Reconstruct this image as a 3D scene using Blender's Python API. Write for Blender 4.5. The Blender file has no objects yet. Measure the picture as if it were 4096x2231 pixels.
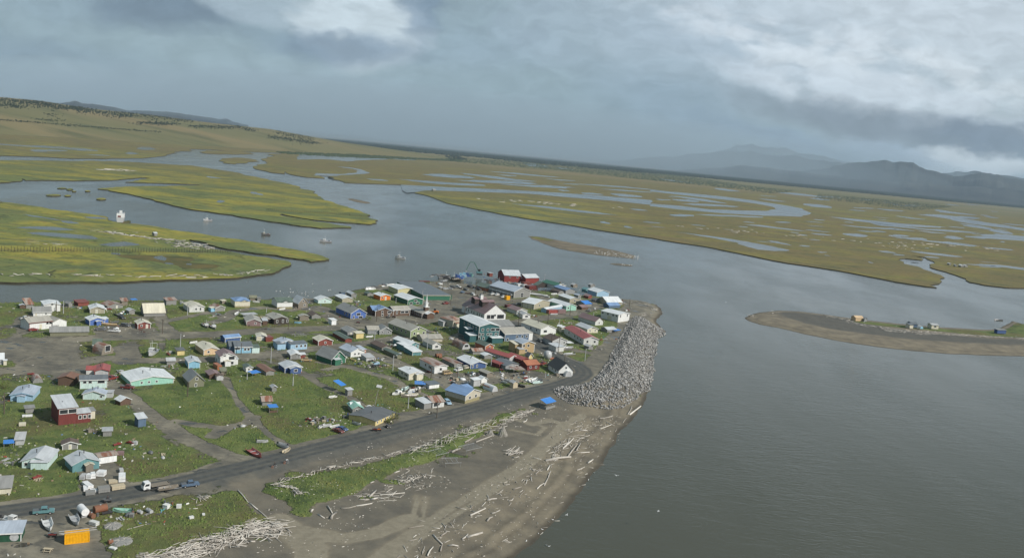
import bpy, math, random
import numpy as np
from mathutils import Vector, Matrix, noise
from mathutils.geometry import tessellate_polygon
R = math.radians
random.seed(7)
rng = np.random.default_rng(11)
scene = bpy.context.scene
COL = scene.collection

# ------------------------------------------------------------------ camera
CAM_H = 100.0                       # metres above the village ground
FPX = 3547.5                        # focal length in pixels of the 4096 px wide photograph
PITCH, ROLL = R(8.28), R(5.47)
cam_data = bpy.data.cameras.new("camera")
cam_data.sensor_width = 36.0
cam_data.lens = FPX / 4096 * 36.0
cam_data.clip_start = 1.0
cam_data.clip_end = 200000.0
cam = bpy.data.objects.new("camera", cam_data)
COL.objects.link(cam)
CM = Matrix.Rotation(R(90) - PITCH, 3, 'X') @ Matrix.Rotation(ROLL, 3, 'Z')
cam.matrix_world = Matrix.Translation((0, 0, CAM_H)) @ CM.to_4x4()
scene.camera = cam

def ray(px, py):
    return CM @ Vector(((px - 2048) / FPX, -(py - 1115.5) / FPX, -1.0))

def G(px, py, z=0.0):
    """ground point (metres) seen at a photograph pixel, on the level z"""
    d = ray(px, py)
    t = (z - CAM_H) / min(d.z, -0.002)
    return Vector((d.x * t, d.y * t, z))

TILES = {0: (0, 0, 1), 1: (0, 1150, 4.008), 2: (640, 1130, 4.008), 3: (1280, 1060, 4.008), 4: (1880, 1060, 4.008),
         5: (0, 1480, 4.008), 6: (640, 1440, 4.008), 7: (1280, 1380, 4.008), 8: (1880, 1380, 4.008),
         9: (0, 1780, 3.111), 10: (800, 1780, 3.111), 11: (1500, 1600, 2.224), 12: (2300, 1100, 2.55), 13: (2900, 1180, 2.154),
         14: (0, 340, 1.7536), 15: (1300, 500, 1.84), 16: (2600, 500, 1.722), 17: (1000, 900, 3.68), 18: (400, 820, 5.152), 19: (0, 0, 0.6289)}
def N(t, x, y):
    a, b, s = TILES[t]
    return (a + x / s, b + y / s)
def GT(t, x, y, z=0.0):
    return G(*N(t, x, y), z)
def depth_at(p):
    return max(1.0, -(CM.inverted() @ (Vector(p) - Vector((0, 0, CAM_H)))).z)

# ------------------------------------------------------------------ node helpers
def newmat(name):
    m = bpy.data.materials.new(name); m.use_nodes = True
    nt = m.node_tree; nt.nodes.clear()
    out = nt.nodes.new('ShaderNodeOutputMaterial')
    b = nt.nodes.new('ShaderNodeBsdfPrincipled')
    nt.links.new(b.outputs[0], out.inputs['Surface'])
    return m, nt, b, out
class NT:
    def __init__(s, nt): s.nt = nt
    def n(s, t, **k):
        nd = s.nt.nodes.new(t)
        for a, v in k.items(): setattr(nd, a, v)
        return nd
    def link(s, a, b): s.nt.links.new(a, b)
    def put(s, inp, v):
        if isinstance(v, bpy.types.NodeSocket): s.link(v, inp)
        else: inp.default_value = v
    def math(s, op, a, b=0.0, c=None, clamp=False):
        nd = s.n('ShaderNodeMath', operation=op, use_clamp=clamp)
        s.put(nd.inputs[0], a); s.put(nd.inputs[1], b)
        if c is not None: s.put(nd.inputs[2], c)
        return nd.outputs[0]
    def mix(s, f, a, b):
        nd = s.n('ShaderNodeMix', data_type='RGBA')
        s.put(nd.inputs[0], f)
        for i, v in ((6, a), (7, b)):
            if isinstance(v, tuple) and len(v) == 3: v = (*v, 1)
            s.put(nd.inputs[i], v)
        return nd.outputs[2]
    def ramp(s, v, a, b, smooth=True, lo=0.0, hi=1.0):
        nd = s.n('ShaderNodeMapRange', interpolation_type='SMOOTHSTEP' if smooth else 'LINEAR')
        s.put(nd.inputs[0], v); s.put(nd.inputs[1], a); s.put(nd.inputs[2], b); s.put(nd.inputs[3], lo); s.put(nd.inputs[4], hi)
        return nd.outputs[0]
    def noise(s, vec, scale, detail=4, rough=0.55, dist=0.0):
        nd = s.n('ShaderNodeTexNoise')
        if vec is not None: s.link(vec, nd.inputs['Vector'])
        nd.inputs['Scale'].default_value = scale; nd.inputs['Detail'].default_value = detail
        nd.inputs['Roughness'].default_value = rough; nd.inputs['Distortion'].default_value = dist
        return nd.outputs[0]
    def pos(s, scale=(1, 1, 1), rot=0.0):
        g = s.n('ShaderNodeNewGeometry')
        m = s.n('ShaderNodeMapping'); m.inputs['Scale'].default_value = scale; m.inputs['Rotation'].default_value = (0, 0, rot)
        s.link(g.outputs['Position'], m.inputs['Vector'])
        return m.outputs[0]
    def bump(s, h, strength, dist, b):
        nd = s.n('ShaderNodeBump'); nd.inputs['Strength'].default_value = strength; nd.inputs['Distance'].default_value = dist
        s.link(h, nd.inputs['Height']); s.link(nd.outputs[0], b.inputs['Normal'])

def lin(r, g, b):
    f = lambda c: (c / 255 / 12.92) if c <= 10.3 else ((c / 255 + 0.055) / 1.055) ** 2.4
    return (f(r), f(g), f(b))

# ------------------------------------------------------------------ sun, sky, exposure
SUN_EL, SUN_AZ = R(35), R(115)      # azimuth clockwise from +Y (the view direction)
sd = bpy.data.lights.new("sun", 'SUN'); sd.energy = 3.6; sd.angle = R(0.5); sd.color = (1.0, 0.95, 0.87)
sun = bpy.data.objects.new("sun", sd); COL.objects.link(sun)
sdir = Vector((math.sin(SUN_AZ) * math.cos(SUN_EL), math.cos(SUN_AZ) * math.cos(SUN_EL), math.sin(SUN_EL)))
sun.rotation_euler = sdir.to_track_quat('Z', 'Y').to_euler()
sun.location = (200, -100, 300)

world = bpy.data.worlds.new("World"); scene.world = world; world.use_nodes = True
wn = NT(world.node_tree); world.node_tree.nodes.clear()
wout = wn.n('ShaderNodeOutputWorld'); bg = wn.n('ShaderNodeBackground'); wn.link(bg.outputs[0], wout.inputs[0])
bg.inputs[1].default_value = 0.1
sky = wn.n('ShaderNodeTexSky', sky_type='NISHITA'); sky.sun_disc = False
sky.sun_elevation = SUN_EL; sky.sun_rotation = SUN_AZ
tc = wn.n('ShaderNodeTexCoord'); sp = wn.n('ShaderNodeSeparateXYZ'); wn.link(tc.outputs['Generated'], sp.inputs[0])
ay = wn.math('MAXIMUM', wn.math('ABSOLUTE', sp.outputs[1]), 0.25)
U = wn.math('DIVIDE', sp.outputs[0], ay); V = wn.math('DIVIDE', sp.outputs[2], ay)
cb = wn.n('ShaderNodeCombineXYZ'); wn.link(U, cb.inputs[0]); wn.link(V, cb.inputs[1])
def stretch(v, sx, sy, rot=0.0):
    m = wn.n('ShaderNodeMapping'); m.inputs['Scale'].default_value = (sx, sy, 1); m.inputs['Rotation'].default_value = (0, 0, rot)
    wn.link(v, m.inputs['Vector']); return m.outputs[0]
wa = wn.n('ShaderNodeTexNoise'); wn.link(stretch(cb.outputs[0], 1, 2.0), wa.inputs['Vector']); wa.inputs['Scale'].default_value = 7; wa.inputs['Detail'].default_value = 6
wv = wn.n('ShaderNodeVectorMath', operation='MULTIPLY_ADD'); wn.link(wa.outputs[1], wv.inputs[0]); wv.inputs[1].default_value = (0.10, 0.05, 0); 
wv2 = wn.n('ShaderNodeVectorMath', operation='ADD'); wn.link(cb.outputs[0], wv2.inputs[0]); wv2.inputs[1].default_value = (-0.05, -0.025, 0)
wn.link(wv2.outputs[0], wv.inputs[2])
wb = wn.n('ShaderNodeTexNoise'); wn.link(stretch(cb.outputs[0], 1, 1.7), wb.inputs['Vector']); wb.inputs['Scale'].default_value = 26; wb.inputs['Detail'].default_value = 5
wc_ = wn.n('ShaderNodeVectorMath', operation='MULTIPLY_ADD'); wn.link(wb.outputs[1], wc_.inputs[0]); wc_.inputs[1].default_value = (0.045, 0.026, 0)
wd_ = wn.n('ShaderNodeVectorMath', operation='ADD'); wn.link(wv.outputs[0], wd_.inputs[0]); wd_.inputs[1].default_value = (-0.0225, -0.013, 0)
wn.link(wd_.outputs[0], wc_.inputs[2]); UV = wc_.outputs[0]
def duv(px, py):
    d = ray(px * 1.59, py * 1.59); return (d.x / d.y, d.z / d.y)
def blob(px, py, rx, ry, rot=0.0, hard=0.0):
    """soft cloud mass centred on a sky direction; radii as fractions of the view distance"""
    u, v = duv(px, py)
    s = wn.n('ShaderNodeVectorMath', operation='SUBTRACT'); wn.link(UV, s.inputs[0]); s.inputs[1].default_value = (u, v, 0)
    m = wn.n('ShaderNodeMapping'); m.vector_type = 'POINT'
    rr = wn.n('ShaderNodeVectorRotate', rotation_type='Z_AXIS'); wn.link(s.outputs[0], rr.inputs['Vector']); rr.inputs['Angle'].default_value = -rot
    m.inputs['Scale'].default_value = (1 / rx, 1 / ry, 0); wn.link(rr.outputs[0], m.inputs['Vector'])
    l = wn.n('ShaderNodeVectorMath', operation='LENGTH'); wn.link(m.outputs[0], l.inputs[0])
    return wn.ramp(l.outputs['Value'], 1.0, hard)
SKY_GAIN = 10.2
def c10(r, g, b): return tuple(x * SKY_GAIN for x in lin(r, g, b))
n1 = wn.noise(stretch(cb.outputs[0], 1.0, 2.6), 5.0, 7, 0.52)
n2 = wn.noise(stretch(cb.outputs[0], 1.6, 3.6, 0.1), 11.0, 6, 0.5)
n3 = wn.noise(stretch(UV, 1.0, 1.7, 0.0), 9.0, 7, 0.55)
base = wn.mix(wn.ramp(V, 0.0, 0.22), c10(128, 148, 156), c10(114, 131, 138))
base = wn.mix(wn.math('MULTIPLY', wn.ramp(n1, 0.42, 0.70), 0.40), base, c10(132, 149, 162))
def layer(base, b, col, amt, lo=None):
    f = wn.math('MULTIPLY', b, amt)
    if lo is not None: f = wn.math('MULTIPLY', f, wn.ramp(lo[0], lo[1], lo[2]))
    return wn.mix(f, base, c10(*col))
SKYB = [  # px, py (in 2576 px units), radii, rotation, hardness, colour, amount, noise
    (2450, 40, 0.62, 0.17, -0.05, 0.1, (178, 188, 196), 0.9, None),
    (1800, 130, 0.32, 0.09, -0.12, 0.0, (152, 167, 181), 0.75, None),
    (1350, 60, 0.16, 0.07, 0, 0.0, (140, 156, 170), 0.6, (n3, 0.35, 0.6)),
    (1180, 130, 0.14, 0.05, 0, 0.0, (128, 147, 163), 0.5, None),
    (430, 25, 0.15, 0.034, -0.05, 0.3, (86, 102, 118), 0.9, None),
    (650, 14, 0.10, 0.030, -0.25, 0.5, (150, 164, 175), 0.6, (n3, 0.3, 0.5)),
    (120, 30, 0.10, 0.03, 0, 0.0, (118, 137, 150), 0.6, None),
    (905, 52, 0.085, 0.060, -0.1, 0.68, (178, 190, 197), 0.95, (n3, 0.22, 0.42)),
    (850, 128, 0.13, 0.022, 0, 0.2, (94, 113, 134), 0.8, None),
    (1060, 20, 0.03, 0.07, -0.3, 0.3, (96, 115, 136), 0.7, None),
    (120, 205, 0.26, 0.030, 0, 0.0, (140, 158, 170), 0.6, (n2, 0.3, 0.6)),
    (60, 120, 0.20, 0.03, 0, 0.0, (88, 108, 128), 0.6, None),
    (820, 225, 0.14, 0.03, 0, 0.0, (136, 154, 168), 0.5, (n2, 0.3, 0.6)),
    (1420, 345, 0.42, 0.07, 0, 0.0, (112, 133, 147), 0.8, None),
    (1680, 270, 0.16, 0.06, -0.3, 0.0, (118, 138, 155), 0.65, None),
    (2200, 165, 0.30, 0.040, -0.14, 0.3, (196, 204, 210), 0.75, (n2, 0.36, 0.6)),
    (1900, 60, 0.22, 0.03, -0.12, 0.2, (186, 195, 203), 0.6, (n2, 0.4, 0.62)),
    (2250, 255, 0.26, 0.032, -0.10, 0.45, (184, 194, 203), 0.85, (n3, 0.25, 0.48)),
    (2200, 318, 0.27, 0.028, -0.10, 0.1, (104, 115, 128), 0.9, None),
    (2500, 352, 0.13, 0.026, -0.07, 0.3, (92, 106, 124), 0.88, None),
    (2450, 410, 0.10, 0.018, -0.02, 0.45, (202, 212, 219), 0.9, (n3, 0.3, 0.5)),
    (2250, 380, 0.12, 0.016, -0.1, 0.2, (142, 160, 180), 0.7, None),
    (2000, 360, 0.16, 0.02, -0.12, 0.1, (112, 133, 158), 0.7, None),
]
for (px, py, rx, ry, rot, hard, col, amt, lo) in SKYB:
    base = layer(base, blob(px, py, rx, ry, rot, hard), col, amt, lo)
fine = wn.noise(stretch(UV, 1.3, 3.0, 0.05), 22.0, 6, 0.55)
vv = wn.n('ShaderNodeHueSaturation'); wn.link(base, vv.inputs['Color']); wn.link(wn.ramp(fine, 0.25, 0.75, True, 0.88, 1.12), vv.inputs['Value'])
wn.link(wn.mix(0.93, sky.outputs[0], vv.outputs[0]), bg.inputs[0])

vs = scene.view_settings
scene.display_settings.display_device = 'sRGB'
vs.view_transform = 'Standard'; vs.look = 'None'; vs.gamma = 1.0; vs.use_curve_mapping = False
vs.exposure = 0.52
scene.render.engine = 'CYCLES'
scene.cycles.volume_bounces = 0
scene.cycles.max_bounces = 6
scene.cycles.volume_step_rate = 5

# ------------------------------------------------------------------ object helpers
def tag(o, label=None, cat=None, group=None, kind=None):
    if label: o['label'] = label
    if cat: o['category'] = cat
    if group: o['group'] = group
    if kind: o['kind'] = kind
    return o
def mesh_obj(name, verts, faces, mat=None, parent=None, smooth=False):
    me = bpy.data.meshes.new(name)
    if isinstance(verts, np.ndarray):
        nv = len(verts); me.vertices.add(nv); me.vertices.foreach_set('co', verts.astype(np.float32).ravel())
        nf, k = faces.shape
        me.loops.add(nf * k); me.loops.foreach_set('vertex_index', faces.astype(np.int32).ravel())
        me.polygons.add(nf); me.polygons.foreach_set('loop_start', np.arange(0, nf * k, k, dtype=np.int32))
        me.polygons.foreach_set('loop_total', np.full(nf, k, dtype=np.int32)); me.update(calc_edges=True)
    else:
        me.from_pydata(verts, [], faces); me.update()
    if smooth: me.polygons.foreach_set('use_smooth', [True] * len(me.polygons))
    if mat: me.materials.append(mat)
    o = bpy.data.objects.new(name, me); COL.objects.link(o)
    if parent: o.parent = parent
    return o
def empty(name, loc=(0, 0, 0), rz=0.0):
    o = bpy.data.objects.new(name, None); COL.objects.link(o); o.location = loc; o.rotation_euler = (0, 0, rz)
    o.empty_display_size = 0.5
    return o

# ------------------------------------------------------------------ numpy geometry
def sdist(X, Y, poly):
    """signed distance, positive inside"""
    P = np.array([(p[0], p[1]) for p in poly], float); Q = np.roll(P, -1, 0)
    d2 = np.full(X.shape, 1e18); ins = np.zeros(X.shape, bool)
    for (ax, ay_), (bx, by) in zip(P, Q):
        ex, ey = bx - ax, by - ay_; L = ex * ex + ey * ey + 1e-9
        t = np.clip(((X - ax) * ex + (Y - ay_) * ey) / L, 0, 1)
        d2 = np.minimum(d2, (X - ax - t * ex) ** 2 + (Y - ay_ - t * ey) ** 2)
        c = ((ay_ > Y) != (by > Y)) & (X < (bx - ax) * (Y - ay_) / ((by - ay_) + 1e-12) + ax)
        ins ^= c
    d = np.sqrt(d2); return np.where(ins, d, -d)
def ldist(X, Y, pts):
    d2 = np.full(X.shape, 1e18)
    for a, b in zip(pts[:-1], pts[1:]):
        ex, ey = b[0] - a[0], b[1] - a[1]; L = ex * ex + ey * ey + 1e-9
        t = np.clip(((X - a[0]) * ex + (Y - a[1]) * ey) / L, 0, 1)
        d2 = np.minimum(d2, (X - a[0] - t * ex) ** 2 + (Y - a[1] - t * ey) ** 2)
    return np.sqrt(d2)
def sstep(a, b, x):
    t = np.clip((x - a) / (b - a), 0, 1); return t * t * (3 - 2 * t)
def vnoise(X, Y, s, seed=0):
    """cheap value noise"""
    r = np.random.default_rng(seed).random((256, 256))
    x = X / s; y = Y / s; xi = np.floor(x).astype(int); yi = np.floor(y).astype(int)
    fx = x - xi; fy = y - yi; fx = fx * fx * (3 - 2 * fx); fy = fy * fy * (3 - 2 * fy)
    g = lambda a, b: r[a % 256, b % 256]
    return (g(xi, yi) * (1 - fx) + g(xi + 1, yi) * fx) * (1 - fy) + (g(xi, yi + 1) * (1 - fx) + g(xi + 1, yi + 1) * fx) * fy
def fbm(X, Y, s, seed=0, o=4):
    v = 0; a = 1; t = 0
    for k in range(o):
        v = v + a * vnoise(X, Y, s / 2 ** k, seed + k); t += a; a *= 0.5
    return v / t - 0.5
def wpoly(pts, z=0.0):
    return [G(x, y, z) for x, y in pts]
def tp(t, pts): return [N(t, x, y) for x, y in pts]

def frac(poly, amp, closed=True, depth=3):
    """fractal-subdivide an outline so that banks look eroded"""
    rnd = random.Random(5)
    for k in range(depth):
        out = []; n = len(poly)
        for i in range(n if closed else n - 1):
            a = poly[i]; b = poly[(i + 1) % n]; out.append(a)
            dx, dy = b[0] - a[0], b[1] - a[1]; L = math.hypot(dx, dy)
            o = rnd.uniform(-1, 1) * min(amp * L, 40)
            out.append(Vector(((a[0] + b[0]) / 2 - dy / max(L, 1e-6) * o, (a[1] + b[1]) / 2 + dx / max(L, 1e-6) * o, a[2])))
        if not closed: out.append(poly[-1])
        poly = out
    return poly
def sheet(name, poly, mat, skirt=0.0, skirt_mat=None):
    n = len(poly); tris = tessellate_polygon([[Vector((p[0], p[1], 0)) for p in poly]])
    vs_ = [tuple(p) for p in poly]; fs = [tuple(t) for t in tris]; nt_ = len(fs)
    if skirt:
        vs_ += [(p[0], p[1], p[2] - skirt) for p in poly]
        fs += [(i, (i + 1) % n, (i + 1) % n + n, i + n) for i in range(n)]
    o = mesh_obj(name, vs_, fs, mat)
    if skirt and skirt_mat:
        o.data.materials.append(skirt_mat)
        for p in list(o.data.polygons)[nt_:]: p.material_index = 1
    for p in list(o.data.polygons)[:nt_]:
        if p.normal.z < 0: p.flip()
    return o

# ------------------------------------------------------------------ setting materials
WATER_Z, MARSH_Z = -2.0, -1.2
def m_water():
    m, nt, b, out = newmat("river_water"); q = NT(nt)
    p = q.pos((1, 1, 1)); big = q.noise(q.pos((1, 0.35, 1), 0.5), 0.004, 4)
    edge = q.noise(q.pos((1, 0.5, 1), 0.4), 0.02, 5)
    q.put(b.inputs['Base Color'], q.mix(big, lin(62, 64, 55), lin(80, 78, 64)))
    b.inputs['Roughness'].default_value = 0.16; b.inputs['IOR'].default_value = 1.33
    q.put(b.inputs['Roughness'], q.ramp(edge, 0.3, 0.7, True, 0.07, 0.17))
    w1 = q.noise(q.pos((1, 2.6, 1), 0.35), 0.28, 3, 0.6); w2 = q.noise(q.pos((1, 1.8, 1), -0.2), 1.1, 2, 0.5)
    w3 = q.noise(q.pos((0.4, 1.0, 1), 0.15), 0.2, 5, 0.7, 0.6); wind = q.ramp(q.noise(q.pos((1, 0.4, 1), 0.7), 0.011, 4, 0.6), 0.35, 0.65, True, 0.25, 1.0)
    h = q.math('ADD', q.math('MULTIPLY', q.math('ADD', w1, q.math('MULTIPLY', w2, 0.25)), wind), q.math('MULTIPLY', q.math('MULTIPLY', w3, wind), 1.3))
    q.bump(h, 1.0, 0.14, b); return m
def m_marsh():
    m, nt, b, out = newmat("marsh_grass"); q = NT(nt)
    p = q.pos((1, 1, 1)); ps = q.pos((0.6, 1.0, 1), 0.25)
    a = q.noise(ps, 0.012, 6, 0.62, 0.8); c = q.noise(q.pos((0.45, 1, 1), 0.3), 0.034, 6, 0.65, 1.2); d = q.noise(p, 0.25, 4, 0.7); e = q.noise(q.pos((0.3, 1, 1), -0.1), 0.0025, 5, 0.6, 0.4)
    f = q.noise(q.pos((0.6, 1, 1), 0.1), 0.07, 6, 0.75, 0.8)
    sp_ = q.n('ShaderNodeSeparateXYZ'); q.link(p, sp_.inputs[0])
    green = q.mix(q.ramp(f, 0.3, 0.7), (0.118, 0.148, 0.060), (0.170, 0.192, 0.072))
    yel = q.mix(q.ramp(f, 0.3, 0.7), (0.245, 0.245, 0.055), (0.31, 0.26, 0.060))
    col = q.mix(q.ramp(a, 0.42, 0.60), green, yel)
    col = q.mix(q.math('MULTIPLY', q.ramp(c, 0.50, 0.62), 0.7), col, (0.100, 0.122, 0.062))
    far = q.ramp(sp_.outputs[1], 1000, 2300); xr = q.ramp(q.math('ADD', sp_.outputs[0], q.math('MULTIPLY', e, 400)), 100, 420)
    br = q.math('MAXIMUM', far, xr)
    brown = q.mix(q.ramp(c, 0.38, 0.6), (0.190, 0.145, 0.070), (0.138, 0.126, 0.062))
    brown = q.mix(q.math('MULTIPLY', q.ramp(a, 0.5, 0.62), 0.5), brown, (0.21, 0.19, 0.06))
    col = q.mix(q.math('MULTIPLY', br, q.ramp(e, 0.25, 0.5, True, 0.45, 0.95)), col, brown)
    col = q.mix(q.math('MULTIPLY', q.ramp(d, 0.35, 0.75), 0.35), col, (0.05, 0.055, 0.028))
    col = q.mix(q.math('MULTIPLY', q.ramp(f, 0.54, 0.66), 0.45), col, (0.17, 0.115, 0.05)); col = q.mix(q.math('MULTIPLY', q.ramp(f, 0.46, 0.36), 0.45), col, (0.052, 0.07, 0.036))
    ditch = q.math('MULTIPLY', q.ramp(q.math('ABSOLUTE', q.math('SUBTRACT', q.noise(q.pos((0.5, 1, 1), 0.25), 0.014, 3, 0.5, 1.5), 0.5)), 0.006, 0.0), 0.75)
    col = q.mix(ditch, col, (0.035, 0.036, 0.026))
    q.put(b.inputs['Base Color'], col); b.inputs['Roughness'].default_value = 0.9; b.inputs['Specular IOR Level'].default_value = 0.1
    q.bump(d, 1.0, 0.6, b); return m
def m_plain():
    m, nt, b, out = newmat("tundra_grass"); q = NT(nt)
    a = q.noise(q.pos((0.25, 1, 1), 0.05), 0.0012, 6, 0.65, 0.5); c = q.noise(q.pos((0.3, 1, 1), -0.08), 0.006, 5, 0.65)
    col = q.mix(q.ramp(a, 0.35, 0.65), (0.190, 0.155, 0.082), (0.135, 0.132, 0.066))
    col = q.mix(q.math('MULTIPLY', q.ramp(c, 0.5, 0.68), 0.6), col, (0.055, 0.072, 0.035))
    q.put(b.inputs['Base Color'], col); b.inputs['Roughness'].default_value = 0.95; b.inputs['Specular IOR Level'].default_value = 0.05
    return m
def m_simple(name, c1, c2, scale=0.3, rough=0.9, bump=0.0, detail=5):
    m, nt, b, out = newmat(name); q = NT(nt)
    n_ = q.noise(q.pos(), scale, detail, 0.65)
    q.put(b.inputs['Base Color'], q.mix(q.ramp(n_, 0.3, 0.7), c1, c2)); b.inputs['Roughness'].default_value = rough
    b.inputs['Specular IOR Level'].default_value = 0.2
    if bump: q.bump(n_, 1.0, bump, b)
    return m
M_WATER = m_water(); M_MARSH = m_marsh(); M_PLAIN = m_plain()
M_MUD = m_simple("bank_mud", (0.03, 0.028, 0.02), (0.06, 0.052, 0.036), 0.2)
M_POND = M_WATER
M_MOUNT = m_simple("mountain_rock", (0.018, 0.022, 0.026), (0.050, 0.052, 0.046), 0.0012, 0.95, 0, 8)
M_HILL = m_plain(); M_HILL.name = "hill_grass"

def m_ground():
    m, nt, b, out = newmat("village_ground"); q = NT(nt)
    at = q.n('ShaderNodeAttribute', attribute_name='mask'); sc = q.n('ShaderNodeSeparateColor'); q.link(at.outputs['Color'], sc.inputs[0])
    r_, g_, b_ = sc.outputs; a_ = at.outputs['Alpha']
    p = q.pos(); f1 = q.noise(p, 0.11, 6, 0.65); f2 = q.noise(p, 0.5, 5, 0.7); f3 = q.noise(p, 2.4, 4, 0.75); big = q.noise(p, 0.03, 4, 0.6)
    dirt = q.mix(q.ramp(f1, 0.3, 0.7), (0.092, 0.088, 0.075), (0.185, 0.168, 0.130))
    dirt = q.mix(q.math('MULTIPLY', q.ramp(f2, 0.45, 0.7), 0.55), dirt, (0.070, 0.068, 0.060))
    mid = q.noise(q.pos((1, 1, 1), 0.4), 0.05, 6, 0.7, 0.8); rut = q.noise(q.pos((0.12, 1.4, 1), 0.18), 0.8, 4, 0.7)
    dirt = q.mix(q.math('MULTIPLY', q.ramp(mid, 0.50, 0.64), 0.7), dirt, (0.245, 0.222, 0.170))
    dirt = q.mix(q.math('MULTIPLY', q.ramp(mid, 0.45, 0.34), 0.6), dirt, (0.066, 0.066, 0.062))
    dirt = q.mix(q.math('MULTIPLY', q.ramp(rut, 0.5, 0.7), 0.35), dirt, (0.26, 0.24, 0.19))
    sand = q.mix(q.ramp(f1, 0.3, 0.7), (0.125, 0.110, 0.085), (0.215, 0.185, 0.134))
    sand = q.mix(q.math('MULTIPLY', q.ramp(f3, 0.5, 0.8), 0.35), sand, (0.07, 0.062, 0.05))
    road = q.mix(q.ramp(f2, 0.3, 0.7), (0.048, 0.052, 0.053), (0.082, 0.086, 0.082))
    gr = q.mix(q.ramp(f1, 0.35, 0.65), (0.088, 0.132, 0.038), (0.165, 0.195, 0.062))
    gr = q.mix(q.math('MULTIPLY', q.ramp(big, 0.48, 0.62), 0.7), gr, (0.150, 0.122, 0.056))
    g4 = q.noise(q.pos((1, 1, 1), 0.9), 0.09, 6, 0.72, 0.6); gr = q.mix(q.math('MULTIPLY', q.ramp(g4, 0.52, 0.64), 0.6), gr, (0.045, 0.068, 0.026)); gr = q.mix(q.math('MULTIPLY', q.ramp(g4, 0.44, 0.34), 0.55), gr, (0.20, 0.195, 0.075))
    gr = q.mix(q.math('MULTIPLY', q.ramp(f2, 0.5, 0.72), 0.5), gr, (0.040, 0.062, 0.022))
    gr = q.mix(q.math('MULTIPLY', q.ramp(f3, 0.42, 0.72), 0.4), gr, (0.045, 0.066, 0.024))
    sand = q.mix(q.ramp(b_, 0.78, 0.98), sand, q.mix(q.ramp(f2, 0.3, 0.7), (0.18, 0.16, 0.12), (0.235, 0.21, 0.16)))
    col = q.mix(q.ramp(b_, 0.0, 0.7, False), dirt, sand)
    col = q.mix(r_, col, road)
    gm = q.ramp(q.math('ADD', g_, q.math('MULTIPLY', q.math('ADD', f1, q.math('MULTIPLY', f2, 0.6)), 1.25)), 1.34, 1.50)
    gm = q.math('MULTIPLY', gm, q.ramp(g_, 0.02, 0.2))
    col = q.mix(gm, col, gr)
    pud = q.math('MULTIPLY', q.ramp(q.noise(q.pos((0.6, 1.0, 1)), 0.17, 3, 0.5), 0.63, 0.655), q.math('MULTIPLY', q.ramp(g_, 0.5, 0.1), q.ramp(b_, 0.5, 0.2)))
    pud = q.math('MULTIPLY', pud, q.ramp(r_, 0.6, 0.2))
    col = q.mix(pud, col, (0.06, 0.055, 0.045))
    wet = a_
    col = q.mix(q.math('MULTIPLY', wet, 0.7), col, (0.028, 0.024, 0.018))
    q.put(b.inputs['Base Color'], col)
    q.put(b.inputs['Roughness'], q.ramp(pud, 0, 1, False, 0.92, 0.08)); b.inputs['Specular IOR Level'].default_value = 0.3
    hh = q.math('ADD', q.math('MULTIPLY', f3, q.ramp(gm, 0, 1, False, 0.12, 1.0)), q.math('MULTIPLY', f2, q.ramp(gm, 0, 1, False, 0.1, 1.2)))
    hh = q.math('MULTIPLY', hh, q.ramp(pud, 0, 1, False, 1.0, 0.0))
    q.bump(hh, 1.0, 0.5, b); return m
M_GROUND = m_ground()

# ------------------------------------------------------------------ water, plain, marsh
S = 60000.0
tag(mesh_obj("water", [(-S, -3000, WATER_Z), (S, -3000, WATER_Z), (S, 60000, WATER_Z), (-S, 60000, WATER_Z)], [(0, 1, 2, 3)], M_WATER), kind='structure')

plain_edge = tp(14, [(-2600, 520), (-700, 497), (0, 497), (200, 500), (500, 515), (750, 518), (900, 515), (1050, 508), (1170, 495), (1180, 486), (1240, 478), (1262, 465), (1350, 450), (1500, 455), (1700, 468), (1830, 472), (1990, 478), (1930, 500),
    (1860, 515), (1868, 545), (1800, 558), (1775, 574), (1830, 598), (1900, 614), (2000, 624), (2010, 608), (2035, 627), (2150, 647), (2275, 655), (2230, 636), (2300, 640), (2335, 665)]) + \
    tp(15, [(30, 378), (70, 402), (150, 425), (300, 432), (600, 442), (700, 452), (720, 484), (655, 490), (660, 500), (820, 545), (950, 585), (1200, 635), (1500, 690), (1800, 735), (2200, 800), (2390, 830)]) + \
    tp(16, [(0, 775), (200, 810), (400, 840), (600, 880), (950, 950), (1400, 1020), (1700, 1080), (1900, 1110), (1975, 1118), (1925, 1100), (2010, 1075), (2030, 1050), (1960, 1020), (1850, 975), (1750, 955), (1705, 925),
    (1760, 918), (1870, 930), (1880, 922), (1800, 898), (1900, 912), (1955, 940), (1925, 960), (1960, 990), (2100, 1030), (2200, 1080), (2300, 1100), (2450, 1118), (2700, 1120), (3600, 1200)])
pe = frac(wpoly(plain_edge, MARSH_Z), 0.07, False, 2)
pe = [Vector((-6000, 1500, MARSH_Z))] + pe + [Vector((9000, 900, MARSH_Z)), Vector((9000, 4600, MARSH_Z)), Vector((-6000, 4600, MARSH_Z))]
tag(sheet("marsh", pe, M_MARSH, 1.2, M_MUD), kind='structure')
tag(mesh_obj("plain", [(-S, 4590, MARSH_Z - .3), (S, 4590, MARSH_Z - .3), (S, 50000, MARSH_Z - .3), (-S, 50000, MARSH_Z - .3)], [(0, 1, 2, 3)], M_PLAIN), kind='structure')

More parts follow.
